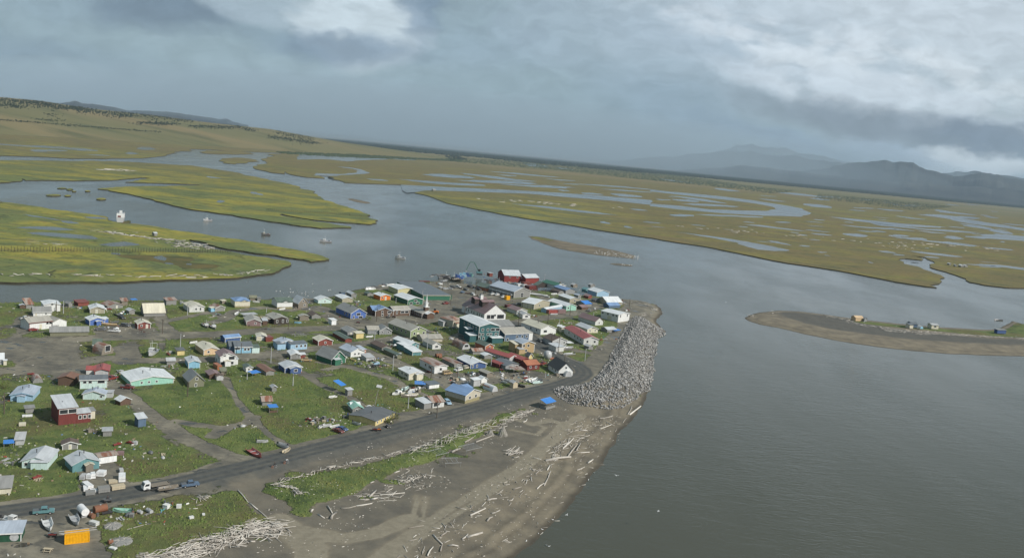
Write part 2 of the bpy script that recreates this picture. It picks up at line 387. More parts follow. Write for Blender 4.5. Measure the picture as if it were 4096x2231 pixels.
ISL = [
    tp(14, [(-900, 800), (0, 818), (150, 835), (350, 870), (550, 895), (700, 915), (760, 930), (800, 958), (900, 970), (1050, 985), (1200, 1015), (1450, 1050), (1700, 1085), (1900, 1120), (2100, 1160), (2250, 1195), (2310, 1222), (2280, 1228), (2180, 1238), (2130, 1222),
        (1950, 1195), (1750, 1172), (1600, 1150), (1450, 1108), (1330, 1083), (1322, 1092), (1420, 1122), (1550, 1158), (1700, 1187), (1850, 1207), (2000, 1230), (2040, 1245), (2000, 1275), (1960, 1300), (1850, 1325), (1700, 1345), (1400, 1362), (1000, 1370), (600, 1378), (300, 1380), (0, 1380), (-900, 1370)]),
    tp(14, [(-900, 520), (0, 527), (200, 530), (500, 535), (800, 535), (1000, 545), (1200, 558), (1350, 565), (1500, 590), (1700, 625), (1900, 670), (2100, 720), (2210, 745), (2250, 790), (2350, 830)]) +
    tp(15, [(180, 610), (330, 660), (390, 700), (380, 720), (330, 730), (200, 720), (0, 705)]) + tp(14, [(2200, 945), (1980, 905), (1960, 912), (2200, 955)]) + tp(15, [(0, 717), (180, 745), (190, 755), (0, 757)]) +
    tp(14, [(2250, 1003), (2000, 970), (1800, 940), (1450, 885), (1200, 840), (1060, 800), (950, 775), (850, 755), (760, 735), (685, 728), (760, 722), (900, 712), (1050, 708), (1300, 705), (1430, 700), (1300, 695), (1150, 690), (1000, 685), (880, 680), (960, 670), (1060, 655), (1020, 650),
        (900, 657), (700, 668), (500, 670), (180, 668), (160, 655), (130, 675), (60, 682), (-900, 685)]),
    tp(14, [(1400, 470), (1500, 461), (1650, 464), (1760, 475), (1700, 486), (1550, 486), (1420, 480)]),
    tp(14, [(1535, 530), (1600, 514), (1700, 511), (1800, 525), (1740, 540), (1650, 555), (1570, 548)]),
]
for cx, cy, w, h in [(375, 772, 50, 6), (435, 723, 32, 4), (490, 731, 22, 6), (475, 775, 22, 5), (710, 798, 32, 7), (615, 743, 18, 4), (520, 745, 15, 3)]:
    ISL.append(tp(14, [(cx + w * math.cos(a) * (1 + .15 * math.sin(3 * a)), cy + h * math.sin(a)) for a in [k * math.pi / 5 for k in range(10)]]))
for i, pl in enumerate(ISL):
    big = i < 2
    tag(sheet("marsh_island", frac(wpoly(pl, MARSH_Z), 0.10, True, 3 if big else 2), M_MARSH, 1.2, M_MUD), kind='structure')

# ponds and side channels: sheets of the same water lying in the marsh
PZ = MARSH_Z + 0.06
def pond(pts, am=0.12, nm="pond", dz=0.0):
    return tag(sheet(nm, frac(wpoly(pts, PZ + dz), am, True, 2), M_POND), kind='structure')
pond(tp(15, [(560, 440), (900, 458), (1300, 475), (1700, 497), (2100, 527), (2400, 552)]) + tp(16, [(0, 541), (200, 556), (400, 580), (600, 588), (800, 592), (870, 580), (830, 560), (720, 540), (560, 520), (400, 502), (200, 480), (0, 458), (0, 449), (200, 464), (500, 492), (700, 518), (900, 548), (1050, 575), (1110, 605), (1100, 615),
     (1040, 632), (800, 625), (500, 608), (200, 582), (0, 558)]) + tp(15, [(2400, 588), (2100, 556), (1800, 533), (1500, 506), (1100, 492), (900, 485), (740, 482), (600, 500)]), 0.03, "side_channel")
pond(tp(15, [(-60, 212), (0, 218), (120, 226), (300, 232), (460, 238), (620, 250), (820, 258), (600, 260), (480, 250), (350, 256), (220, 262), (160, 268), (100, 262), (40, 255), (-30, 252), (-200, 256), (-200, 215)]), 0.03, "side_channel", .01)
pond(tp(15, [(0, 358), (120, 362), (230, 352), (260, 335), (200, 322), (90, 308), (180, 312), (270, 328), (325, 350), (250, 362), (120, 368), (40, 376), (-80, 372), (-60, 355)]), 0.05, "side_channel", .02)
PONDS = [  # tile, outline
    (16, [(160, 735), (380, 760), (560, 785), (760, 820), (880, 845), (960, 860), (860, 868), (740, 858), (660, 835), (600, 810), (450, 780), (300, 755)]),
    (16, [(860, 462), (1000, 468), (1160, 488), (1320, 500), (1180, 498), (1000, 482)]), (16, [(1120, 502), (1180, 505), (1240, 520), (1160, 515)]),
    (16, [(1980, 583), (2100, 600), (2260, 622), (2150, 615), (1990, 600)]),
    (16, [(1830, 615), (2000, 617), (2100, 628), (2220, 632), (2160, 645), (2300, 668), (2500, 700), (2700, 725), (2700, 745), (2500, 715), (2300, 692), (2100, 660), (1960, 632)]),
    (16, [(1230, 632), (1500, 655), (1750, 680), (1950, 695), (2050, 705), (1900, 705), (1650, 690), (1400, 660)]),
    (16, [(1480, 668), (1700, 695), (1900, 715), (2100, 725), (2300, 745), (2100, 738), (1800, 712), (1600, 695)]),
    (16, [(2170, 770), (2300, 765), (2380, 748), (2576, 765), (2750, 780), (2750, 800), (2500, 793), (2300, 785)]),
    (16, [(2120, 675), (2220, 685), (2350, 712), (2500, 745), (2440, 750), (2300, 715), (2160, 695)]),
    (16, [(1310, 688), (1500, 702), (1700, 715), (1600, 716), (1420, 703)]), (16, [(1325, 748), (1420, 747), (1500, 762), (1430, 770), (1350, 758)]),
    (16, [(1640, 762), (1720, 755), (1770, 760), (1690, 771)]), (16, [(1740, 775), (1880, 778), (1910, 790), (1800, 790)]), (16, [(1870, 797), (2050, 802), (2250, 830), (2200, 836), (2000, 812)]),
    (16, [(2035, 764), (2100, 765), (2150, 780), (2090, 787)]), (16, [(1785, 866), (2000, 885), (2160, 908), (2050, 905), (1850, 880)]), (16, [(1570, 866), (1640, 868), (1700, 882), (1620, 878)]),
    (16, [(2170, 955), (2400, 962), (2700, 1000), (2700, 1012), (2400, 975), (2230, 965)]), (16, [(805, 794), (880, 802), (980, 830), (900, 818)]), (16, [(640, 684), (760, 688), (900, 708), (1090, 733), (950, 722), (780, 702)]),
    (16, [(1058, 543), (1150, 545), (1235, 560), (1200, 570), (1110, 562)]), (16, [(740, 505), (850, 515), (940, 528), (860, 524)]), (16, [(135, 620), (200, 613), (300, 620), (280, 628), (170, 628)]),
    (16, [(300, 615), (480, 618), (640, 625), (780, 632), (740, 638), (560, 630), (400, 624)]), (16, [(1000, 752), (1060, 755), (1090, 762), (1030, 760)]), (16, [(1100, 745), (1200, 750), (1260, 760), (1160, 756)]),
    (16, [(210, 540), (350, 542), (520, 552), (620, 562), (450, 560), (300, 552)]), (16, [(150, 512), (260, 513), (340, 525), (280, 530), (190, 522)]), (16, [(860, 668), (930, 666), (970, 671), (900, 673)]),
    (16, [(125, 485), (300, 500), (480, 530), (540, 542), (400, 530), (240, 505)]), (16, [(440, 432), (520, 440), (610, 455), (540, 455)]), (16, [(50, 367), (200, 385), (380, 408), (300, 402), (120, 382)]),
    (16, [(1420, 725), (1560, 735), (1500, 738)]), (16, [(1640, 705), (1830, 730), (1740, 725)]), (16, [(1400, 570), (1530, 572), (1460, 576)]), (16, [(1560, 575), (1740, 590), (1660, 592)]), (16, [(1690, 550), (1820, 562), (1740, 560)]),
    (16, [(1700, 625), (1900, 650), (1800, 646)]), (16, [(1840, 725), (2040, 745), (1950, 745)]), (16, [(1150, 872), (1220, 876), (1180, 880)]), (16, [(1200, 894), (1245, 900), (1215, 900)]), (16, [(1505, 940), (1542, 952), (1520, 950)]),
    (16, [(2340, 630), (2400, 640), (2350, 640)]), (16, [(2420, 676), (2600, 692), (2500, 690)]), (16, [(2280, 840), (2400, 848), (2450, 860), (2350, 852)]), (16, [(2270, 940), (2400, 950), (2330, 947)]),
    (15, [(710, 362), (850, 360), (1000, 372), (1110, 388), (950, 390), (800, 378)]), (15, [(540, 398), (700, 408), (900, 422), (1180, 440), (1120, 448), (850, 436), (650, 415)]), (15, [(990, 352), (1200, 372), (1400, 400), (1560, 415), (1400, 412), (1150, 382)]),
    (15, [(950, 405), (1250, 408), (1450, 418), (1565, 432), (1300, 430), (1080, 418)]), (15, [(1280, 435), (1500, 442), (1700, 448), (1850, 462), (1550, 458)]), (15, [(1460, 280), (1540, 284), (1620, 305), (1620, 313), (1490, 302)]),
    (15, [(1700, 310), (1780, 318), (1830, 330), (1750, 324)]), (15, [(1210, 342), (1400, 352), (1600, 372), (1760, 388), (1500, 372)]), (15, [(1660, 428), (1900, 436), (2200, 452), (2576, 495), (2300, 468), (1950, 442)]),
    (15, [(2100, 503), (2200, 507), (2320, 522), (2310, 532), (2170, 525)]), (15, [(1880, 498), (1980, 500), (2050, 512), (1940, 512)]), (15, [(2020, 470), (2200, 478), (2410, 495), (2250, 490)]), (15, [(1360, 578), (1600, 595), (1850, 625), (2150, 662), (1900, 645), (1600, 608)]),
    (15, [(2020, 710), (2060, 710), (2105, 728), (2060, 725)]), (15, [(2200, 742), (2230, 744), (2262, 758), (2230, 757)]), (15, [(2240, 616), (2320, 620), (2380, 630), (2300, 628)]), (15, [(1730, 475), (1790, 482), (1760, 490)]), (15, [(2440, 545), (2540, 550), (2480, 556)]),
    (15, [(300, 395), (430, 402), (470, 412), (380, 408)]), (15, [(1265, 365), (1400, 372), (1360, 378)]), (15, [(1620, 395), (1840, 410), (1740, 410)]),
    (14, [(-200, 395), (0, 412), (200, 425), (420, 430), (500, 440), (600, 445), (680, 465), (560, 462), (450, 448), (250, 438), (0, 420)]), (14, [(215, 455), (350, 452), (480, 460), (360, 466), (240, 468)]), (14, [(880, 480), (930, 472), (960, 480), (910, 487)]),
    (14, [(960, 442), (1040, 435), (1070, 443), (1010, 456)]), (14, [(1230, 403), (1400, 412), (1520, 428), (1400, 422)]), (14, [(600, 488), (720, 490), (780, 497), (680, 496)]),
    (14, [(100, 1000), (200, 993), (350, 993), (530, 1015), (400, 1020), (250, 1010)]), (14, [(180, 1035), (300, 1032), (420, 1040), (560, 1050), (650, 1060), (690, 1080), (560, 1078), (450, 1070), (300, 1055)]),
    (14, [(690, 1120), (800, 1105), (880, 1098), (940, 1108), (980, 1122), (900, 1128), (780, 1132)]), (14, [(170, 1078), (300, 1090), (450, 1105), (560, 1110), (400, 1100)]), (14, [(580, 925), (700, 925), (760, 938), (660, 938)]),
    (14, [(420, 950), (500, 955), (560, 972), (480, 970)]), (14, [(1075, 1208), (1130, 1195), (1165, 1222), (1150, 1232), (1100, 1220)]), (14, [(1150, 1245), (1200, 1248), (1220, 1258), (1180, 1257)]), (14, [(780, 1175), (840, 1180), (845, 1190), (795, 1188)]),
    (14, [(1310, 1250), (1345, 1252), (1340, 1262), (1315, 1260)]), (14, [(1755, 747), (1800, 752), (1850, 775), (1800, 768)]), (14, [(1520, 822), (1545, 808), (1570, 812), (1545, 826)]), (14, [(1445, 640), (1500, 645), (1555, 655), (1480, 652)]),
    (14, [(150, 905), (300, 925), (430, 950), (300, 932)]),
]
for t, pl in PONDS: pond(tp(t, pl))
rp = random.Random(3)
for k in range(70):   # the many slivers of standing water in the right-hand marsh
    x = rp.uniform(0, 2700); y = rp.uniform(500, 930) + (x - 1300) * 0.05
    if y > 780 + x * 0.10 - 40 and x < 1700: y -= 170
    w = rp.uniform(15, 70); h_ = rp.uniform(1.0, 2.6) * (1 + (y - 500) / 500)
    if 0 < x < 1150 and 500 < y < 650: continue
    pond(tp(16, [(x + w * math.cos(a), y + w * 0.08 * math.cos(a) + h_ * math.sin(a)) for a in [q_ * math.pi / 4 for q_ in range(8)]]), 0.15, "pond", 0.03)
# brown wet patches of mud in the near marsh
M_BOG = m_simple("bog", (0.06, 0.07, 0.03), (0.13, 0.105, 0.04), 0.05)
for t, pl in [(14, [(810, 1190), (950, 1190), (1150, 1200), (1350, 1205), (1330, 1245), (1560, 1265), (1450, 1290), (1280, 1292), (1230, 1262), (1100, 1240), (900, 1215)]), (14, [(860, 960), (900, 948), (918, 958), (880, 972), (850, 972)])]:
    tag(sheet("mud_flat", frac(wpoly(tp(t, pl), MARSH_Z + 0.03), 0.12, True, 2), M_BOG), kind='structure')

M_SANDBAR = m_simple("sandbar_sand", (0.10, 0.088, 0.066), (0.20, 0.168, 0.12), 0.06)
for pl in [tp(15, [(1497, 818), (1560, 820), (1700, 845), (1850, 875), (2050, 905), (2200, 940), (2290, 965), (2285, 985), (2200, 975), (2000, 955), (1800, 925), (1600, 868), (1530, 842)]), tp(15, [(2095, 1018), (2180, 1020), (2265, 1030), (2240, 1038), (2140, 1030)]),
           tp(15, [(165, 545), (200, 542), (340, 575), (300, 578), (220, 563)]), tp(17, [(830, 512), (900, 500), (1050, 500), (1120, 512), (950, 545), (860, 552)])]:
    tag(sheet("sandbar", frac(wpoly(pl, WATER_Z + 0.12), 0.08, True, 2), M_SANDBAR), kind='structure')
tag(sheet("sandbar_grass", frac(wpoly(tp(15, [(1510, 820), (1560, 822), (1680, 845), (1640, 852), (1570, 842)]), WATER_Z + 0.3), 0.1, True, 2), M_MARSH), kind='structure')

# ------------------------------------------------------------------ hills and mountains
def relief(name, base, crest, mat, back=2500, nu=260, nv=18, amp=0.16, seed=1, shape=0.8):
    """base: ground points in front; crest: points with heights; lofted with eroded relief"""
    def samp(pl, t):
        x = t * (len(pl) - 1); i = min(int(x), len(pl) - 2); return pl[i].lerp(pl[i + 1], x - i)
    V_, F_ = [], []
    for i in range(nu + 1):
        t = i / nu; b = samp(base, t); c = samp(crest, t)
        bk = Vector((c.x, c.y, 0)); dirn = (bk - Vector((b.x, b.y, 0))).normalized()
        for j in range(nv + 6):
            if j <= nv:
                s = j / nv; p = b.lerp(c, s); h = b.z + (c.z - b.z) * (s ** (1 / shape) if shape < 1 else s)
                h = b.z + (c.z - b.z) * (math.sin(s * math.pi / 2) ** (2 * shape))
                w = s
            else:
                s2 = (j - nv) / 5; p = c + dirn * back * s2; h = c.z + (-20 - c.z) * s2; w = 1 - s2
            nz = noise.fractal(Vector((p.x / 1400 + seed * 9.1, p.y / 1400, seed)), 0.9, 2.1, 6)
            nz2 = noise.fractal(Vector((p.x / 260, p.y / 260, seed + 4)), 0.9, 2.1, 4)
            pr = 4 * w * (1 - w) + 0.25 * w
            h += (c.z - b.z) * amp * (nz * 1.0 + nz2 * 0.25) * pr
            V_.append((p.x, p.y, h))
    m_ = nv + 6
    for i in range(nu):
        for j in range(m_ - 1):
            a = i * m_ + j; F_.append((a, a + m_, a + m_ + 1, a + 1))
    o = mesh_obj(name, V_, F_, mat, smooth=True); return tag(o, kind='structure')
def at_depth(px, py, dist):
    """point on the ray through a sky-line pixel at a horizontal distance"""
    d = ray(px, py); t = dist / math.hypot(d.x, d.y)
    return Vector((d.x * t, d.y * t, CAM_H + d.z * t))
K = 1.59
def ridge(name, prof, dist, mat, run=3000, **kw):
    n_ = 8; pr2 = []
    for (x0, y0), (x1, y1) in zip(prof[:-1], prof[1:]):
        for k in range(n_):
            t = k / n_; x = x0 + (x1 - x0) * t; pr2.append((x, y0 + (y1 - y0) * t - 5.5 * noise.fractal(Vector((x / 42, dist * .01, 0)), 0.75, 2.1, 6)))
    cr = [at_depth(x * K, y * K, dist) for x, y in pr2 + [prof[-1]]]
    bs = [Vector((c.x * (dist - run) / dist, c.y * (dist - run) / dist, -8)) for c in cr]
    return relief(name, bs, cr, mat, **kw)
# near grassy hill on the left
hb = [G(x * K, y * K, MARSH_Z) for x, y in [(-500, 322), (-200, 330), (0, 338), (150, 345), (300, 354), (450, 364), (600, 372), (700, 378), (800, 384), (900, 390), (1000, 396), (1080, 401), (1165, 406)]]
hc = [at_depth(x * K, y * K, d) for x, y, d in [(-500, 215, 4300), (-200, 235, 4500), (0, 245, 4600), (100, 254, 4700), (230, 274, 4800), (380, 290, 4900), (520, 308, 5000), (680, 325, 5200), (760, 340, 5300), (860, 358, 5600), (960, 372, 5900), (1060, 386, 6100), (1168, 402, 6300)]]
hill = relief("hill", hb, hc, M_HILL, back=1500, nu=150, nv=24, amp=0.05, seed=2, shape=0.55)
ridge("mountain", [(-300, 250), (-100, 252), (60, 256), (120, 260), (180, 257), (250, 264), (330, 278), (420, 281), (500, 292), (580, 304), (625, 315)], 13000, M_MOUNT, seed=5)
ridge("mountain", [(1700, 400), (1800, 385), (1850, 368), (1890, 362), (1930, 372), (1975, 372), (2010, 386), (2060, 392), (2130, 405), (2200, 430)], 26000, M_MOUNT, seed=9)
ridge("mountain", [(1480, 415), (1600, 398), (1720, 390), (1800, 383), (1880, 377), (1950, 392), (2000, 394), (2060, 408), (2110, 412), (2170, 420), (2230, 425), (2300, 450), (2420, 480)], 19000, M_MOUNT, seed=12)
ridge("mountain", [(1990, 440), (2080, 422), (2150, 411), (2230, 409), (2290, 415), (2350, 432), (2400, 444), (2450, 440), (2480, 434), (2520, 445), (2576, 456), (2700, 470), (2900, 480)], 17500, M_MOUNT, seed=15)
ridge("mountain", [(1700, 428), (1850, 418), (1950, 424), (2050, 436), (2150, 450), (2250, 458), (2350, 464), (2450, 470), (2576, 478), (2800, 500)], 15500, M_MOUNT, seed=18, run=2500)
ridge("mountain", [(2300, 445), (2380, 433), (2450, 432), (2560, 446), (2650, 450)], 24000, M_MOUNT, seed=21)

# ------------------------------------------------------------------ woods (far-off spruce and willow, uncountable)
M_WOOD = m_simple("spruce_foliage", (0.011, 0.018, 0.013), (0.026, 0.036, 0.020), 0.02)
M_WILLOW = m_simple("willow_foliage", (0.030, 0.045, 0.024), (0.062, 0.078, 0.038), 0.03)
def woods(name, poly_px, n, hmin, hmax, mat, zf=None, seed=1, wide=0.22):
    poly = wpoly([(x * K, y * K) for x, y in poly_px], MARSH_Z)
    xs = [p.x for p in poly]; ys = [p.y for p in poly]; rr = np.random.default_rng(seed)
    X = rr.uniform(min(xs), max(xs), n * 12); Y = rr.uniform(min(ys), max(ys), n * 12)
    ok = sdist(X, Y, poly) > 0; cl = fbm(X, Y, 220, seed) > -0.26; X = X[ok & cl][:n]; Y = Y[ok & cl][:n]; n = len(X)
    Z = np.full(n, MARSH_Z - 0.5) if zf is None else zf(X, Y)
    H = rr.uniform(hmin, hmax, n); W = H * wide * rr.uniform(0.8, 1.4, n); ang = rr.uniform(0, 6.28, n)
    V_ = []; F_ = []
    for k in range(5):
        a = ang + k * 2 * math.pi / 5; V_.append(np.stack([X + W * np.cos(a), Y + W * np.sin(a), Z + H * 0.08], 1))
    for k in range(5):
        a = ang + (k + .5) * 2 * math.pi / 5; V_.append(np.stack([X + W * .62 * np.cos(a), Y + W * .62 * np.sin(a), Z + H * 0.55], 1))
    V_.append(np.stack([X + W * .1, Y, Z + H], 1))
    V_ = np.stack(V_, 1).reshape(-1, 3); b0 = np.arange(n) * 11
    for k in range(5):
        k2 = (k + 1) % 5
        F_ += [np.stack([b0 + k, b0 + k2, b0 + 5 + k], 1), np.stack([b0 + k2, b0 + 5 + k2, b0 + 5 + k], 1), np.stack([b0 + 5 + k, b0 + 5 + k2, b0 + 10], 1)]
    o = mesh_obj(name, V_, np.concatenate(F_), mat)
    return tag(o, kind='stuff')
def lab(o, l, c): o['label'] = l; o['category'] = c; return o
lab(woods("spruce_woods", [(750, 345), (900, 356), (1050, 370), (1200, 383), (1400, 402), (1650, 428), (1900, 447), (2200, 474), (2576, 505), (2576, 512), (2300, 490), (2000, 462), (1800, 446), (1600, 434), (1400, 416), (1200, 397), (1000, 380), (850, 366)], 26000, 9, 15, M_WOOD, seed=3, wide=1.3), "dark belt of spruce woods across the far plain", "woods")
lab(woods("spruce_woods", [(1600, 423), (1650, 427), (1800, 442), (2000, 461), (2200, 480), (2400, 499), (2600, 519), (2600, 526), (2400, 508), (2200, 489), (2000, 470), (1800, 451), (1650, 436), (1560, 426)], 16000, 8, 14, M_WOOD, seed=4, wide=1.2), "dense right half of the dark spruce belt below the mountains", "woods")
lab(woods("willow_thicket", [(1010, 384), (1200, 400), (1330, 408), (1500, 422), (1700, 440), (1900, 470), (2000, 480), (1950, 488), (1800, 470), (1600, 450), (1400, 428), (1200, 412), (1080, 402)], 7000, 2, 4.5, M_WILLOW, seed=5, wide=1.2), "scrubby willow thicket between the ponds and the spruce belt", "thicket")
lab(woods("willow_thicket", [(2060, 488), (2200, 500), (2400, 520), (2300, 530), (2150, 510), (2050, 500)], 2500, 2, 4, M_WILLOW, seed=6, wide=0.7), "low willow thicket beside the long right-hand pond", "thicket")
lab(woods("willow_thicket", [(690, 382), (800, 386), (1000, 392), (1110, 396), (1165, 402), (1160, 407), (1050, 402), (900, 397), (720, 388)], 2500, 3, 6, M_WILLOW, seed=8, wide=1.2), "dark willow thicket along the foot of the low bluff", "thicket")
lab(woods("willow_thicket", [(1120, 393), (1150, 392), (1175, 402), (1130, 405)], 260, 5, 10, M_WOOD, seed=9, wide=0.6), "dark clump of trees on the bluff point", "thicket")
# trees on the hill: follow its surface
from mathutils.bvhtree import BVHTree
hbv = BVHTree.FromPolygons([v.co.copy() for v in hill.data.vertices], [tuple(p.vertices) for p in hill.data.polygons])
def hill_px(x, y):
    d = ray(x * K, y * K).normalized(); h = hbv.ray_cast(Vector((0, 0, CAM_H)), d)
    return h[0]
def hill_wood(streaks, label, n, seed, hh=(4, 8)):
    rr = random.Random(seed); V_, F_ = [], []
    for (x0, y0, x1, y1, th) in streaks:
        for k in range(int(n * math.hypot(x1 - x0, y1 - y0) / 100)):
            t = rr.random(); p = hill_px(x0 + (x1 - x0) * t + rr.gauss(0, 9), y0 + (y1 - y0) * t + rr.gauss(0, th * (.5 + 1.3 * abs(math.sin(t * 9 + x0)))) - .3)
            if p is None: continue
            H = rr.uniform(*hh); W = H * .55; b = len(V_); a0 = rr.random() * 6
            for q_ in range(5): V_.append((p.x + W * math.cos(a0 + q_ * 1.257), p.y + W * math.sin(a0 + q_ * 1.257), p.z + .2 * H * (q_ % 2)))
            V_.append((p.x, p.y, p.z + H))
            F_ += [(b + q_, b + (q_ + 1) % 5, b + 5) for q_ in range(5)]
    return lab(tag(mesh_obj("hill_thicket", V_, F_, M_WOOD), kind='stuff'), label, "thicket")
hill_wood([(0, 252, 120, 262, 2.5), (60, 258, 240, 276, 3.5), (120, 266, 330, 294, 2.5), (300, 283, 430, 298, 3), (0, 263, 60, 270, 2), (430, 300, 480, 304, 2), (350, 310, 440, 313, 1.5), (480, 318, 590, 322, 1.5), (700, 333, 790, 352, 3), (680, 345, 800, 362, 1.5), (590, 318, 640, 330, 1)], "dark alder thicket in streaks down the grassy hill", 260, 3, (3, 6))
hill_wood([(0, 302, 200, 318, .7), (200, 318, 400, 333, .6), (130, 290, 150, 306, .8), (90, 300, 150, 306, .8), (110, 287, 140, 290, .8)], "thin dark line of brush crossing the lower hill slope", 110, 4, (2, 4))

# ------------------------------------------------------------------ village land
coast_w = wpoly([(-1500, 1225), (-500, 1214), (0, 1211), (60, 1209), (260, 1206), (420, 1203), (550, 1201), (640, 1202), (740, 1200), (830, 1196), (960, 1195), (1060, 1197), (1130, 1192), (1200, 1192), (1270, 1196), (1312, 1188), (1370, 1175), (1400, 1165), (1440, 1154), (1480, 1146), (1540, 1140), (1590, 1136), (1650, 1128), (1700, 1126),
    (1760, 1122), (1810, 1117), (1850, 1106), (1875, 1095), (1910, 1086), (1960, 1082), (2060, 1088), (2110, 1102), (2154, 1122), (2254, 1134), (2354, 1144), (2429, 1157), (2496, 1170), (2575, 1184), (2610, 1204), (2641, 1233), (2649, 1257), (2625, 1276), (2633, 1296), (2659, 1325), (2627, 1351), (2620, 1394), (2610, 1453), (2598, 1512), (2600, 1551), (2580, 1606),
    (2545, 1655), (2525, 1681), (2490, 1722), (2458, 1766), (2420, 1826), (2377, 1888), (2340, 1945), (2300, 1996), (2260, 2040), (2219, 2077), (2147, 2153), (2053, 2231), (1900, 2330), (1600, 2520), (1000, 2900), (0, 3200), (-1500, 3200)], WATER_Z)
def nat(*p): return wpoly(p)
main_road = nat((-700, 2100), (-100, 2056), (0, 2048), (250, 2012), (480, 1975), (700, 1934), (1000, 1862), (1300, 1785), (1600, 1708), (1880, 1636), (2030, 1592), (2130, 1562), (2254, 1534), (2315, 1512), (2338, 1494), (2330, 1475), (2300, 1456), (2254, 1437), (2217, 1419), (2179, 1395), (2145, 1365), (2112, 1340), (2070, 1315), (2055, 1292))
streets = [  # (points, half width)
    (nat((-400, 1385), (0, 1372), (180, 1362), (350, 1352), (640, 1342), (860, 1337), (1000, 1325), (1150, 1318), (1300, 1314), (1480, 1300), (1600, 1292), (1704, 1282), (1760, 1262), (1810, 1240), (1880, 1215), (1960, 1195)), 5.5),
    (nat((2030, 1298), (2100, 1284), (2179, 1272), (2279, 1257), (2345, 1240), (2375, 1222), (2352, 1205), (2300, 1198), (2200, 1197), (2100, 1200), (1980, 1205)), 4.5),
    (nat((2345, 1240), (2420, 1222), (2520, 1200), (2560, 1195)), 4), (nat((2200, 1197), (2160, 1180), (2110, 1165), (2050, 1150)), 3.5),
    (nat((-200, 1490), (60, 1480), (240, 1470), (420, 1430), (560, 1440), (700, 1442), (800, 1438), (950, 1425), (1150, 1412), (1240, 1395), (1350, 1385), (1480, 1370), (1600, 1350), (1700, 1325)), 4),
    (nat((500, 1395), (520, 1420), (500, 1445)), 5), (nat((200, 1400), (270, 1450), (350, 1500)), 6),
    (nat((400, 1500), (480, 1560), (560, 1620), (620, 1670), (700, 1720), (800, 1775), (900, 1820), (1000, 1850)), 2.9),
    (nat((900, 1510), (925, 1555), (950, 1605), (990, 1650), (1030, 1690), (1080, 1740), (1140, 1780), (1190, 1800)), 1.2),
    (nat((700, 1680), (780, 1700), (900, 1712), (990, 1690), (1020, 1665)), 1.5), (nat((900, 1712), (850, 1745)), 2.5),
    (nat((1280, 1450), (1400, 1468), (1480, 1490), (1560, 1510), (1640, 1560), (1700, 1580)), 1.8), (nat((1360, 1440), (1340, 1470), (1300, 1478)), 1.5),
    (nat((1190, 1480), (1280, 1540), (1400, 1590), (1470, 1630)), 1.4),
    (nat((1450, 1400), (1560, 1440), (1650, 1480), (1760, 1500), (1900, 1500), (2000, 1495), (2100, 1500), (2200, 1512), (2240, 1520)), 3.6),
    (nat((1490, 1720), (1600, 1660), (1700, 1650), (1800, 1615), (1900, 1590), (2010, 1565), (2100, 1545)), 3.0),
    (nat((850, 1290), (900, 1275), (935, 1245), (1050, 1230), (1160, 1240)), 3), (nat((640, 1290), (780, 1260), (850, 1248), (900, 1275)), 2.5), (nat((1200, 1235), (1350, 1250), (1500, 1275)), 3), (nat((1280, 1230), (1330, 1250), (1420, 1290)), 4),
    (nat((640, 1235), (655, 1300), (700, 1340)), 2.5), (nat((940, 1890), (985, 1935), (1020, 1985), (1060, 2010), (1120, 2060), (1180, 2120)), 4),
    (nat((2150, 1380), (2300, 1400), (2420, 1420)), 3),
]
lots = [  # bare gravel areas
    nat((1720, 1130), (1900, 1096), (1990, 1110), (2000, 1160), (2060, 1200), (1950, 1240), (1800, 1270), (1690, 1300), (1640, 1260), (1690, 1200), (1640, 1190)),
    nat((-300, 1400), (100, 1360), (320, 1370), (320, 1420), (300, 1450), (360, 1480), (330, 1530), (280, 1500), (60, 1500), (60, 1440), (-300, 1430)),
    nat((60, 1270), (140, 1250), (120, 1320), (60, 1350)), nat((380, 1310), (520, 1290), (640, 1310), (640, 1335), (380, 1340)), nat((2490, 1175), (2600, 1195), (2650, 1250), (2620, 1290), (2560, 1280), (2510, 1320), (2470, 1380), (2430, 1450), (2370, 1500), (2330, 1460), (2380, 1400), (2440, 1330), (2480, 1260)),
    nat((1880, 1290), (1960, 1270), (2040, 1300), (2020, 1340), (1900, 1360), (1840, 1380), (1800, 1350)), nat((300, 1845), (460, 1840), (520, 1930), (400, 1985), (330, 1960)), nat((-300, 2060), (0, 2040), (300, 2010), (370, 2050), (420, 2160), (470, 2260), (-300, 2400)),
    nat((1700, 1500), (1800, 1490), (1900, 1500), (2100, 1480), (2240, 1500), (2200, 1530), (2080, 1530), (1900, 1540), (1780, 1560)), nat((1480, 1700), (1640, 1650), (1800, 1600), (1700, 1690), (1500, 1760)), nat((1400, 1240), (1500, 1255), (1640, 1260), (1700, 1290), (1500, 1310), (1330, 1310), (1290, 1260)),
    nat((1190, 1170), (1300, 1190), (1200, 1230)), nat((1480, 1150), (1560, 1135), (1620, 1130), (1580, 1150), (1520, 1165)),
]
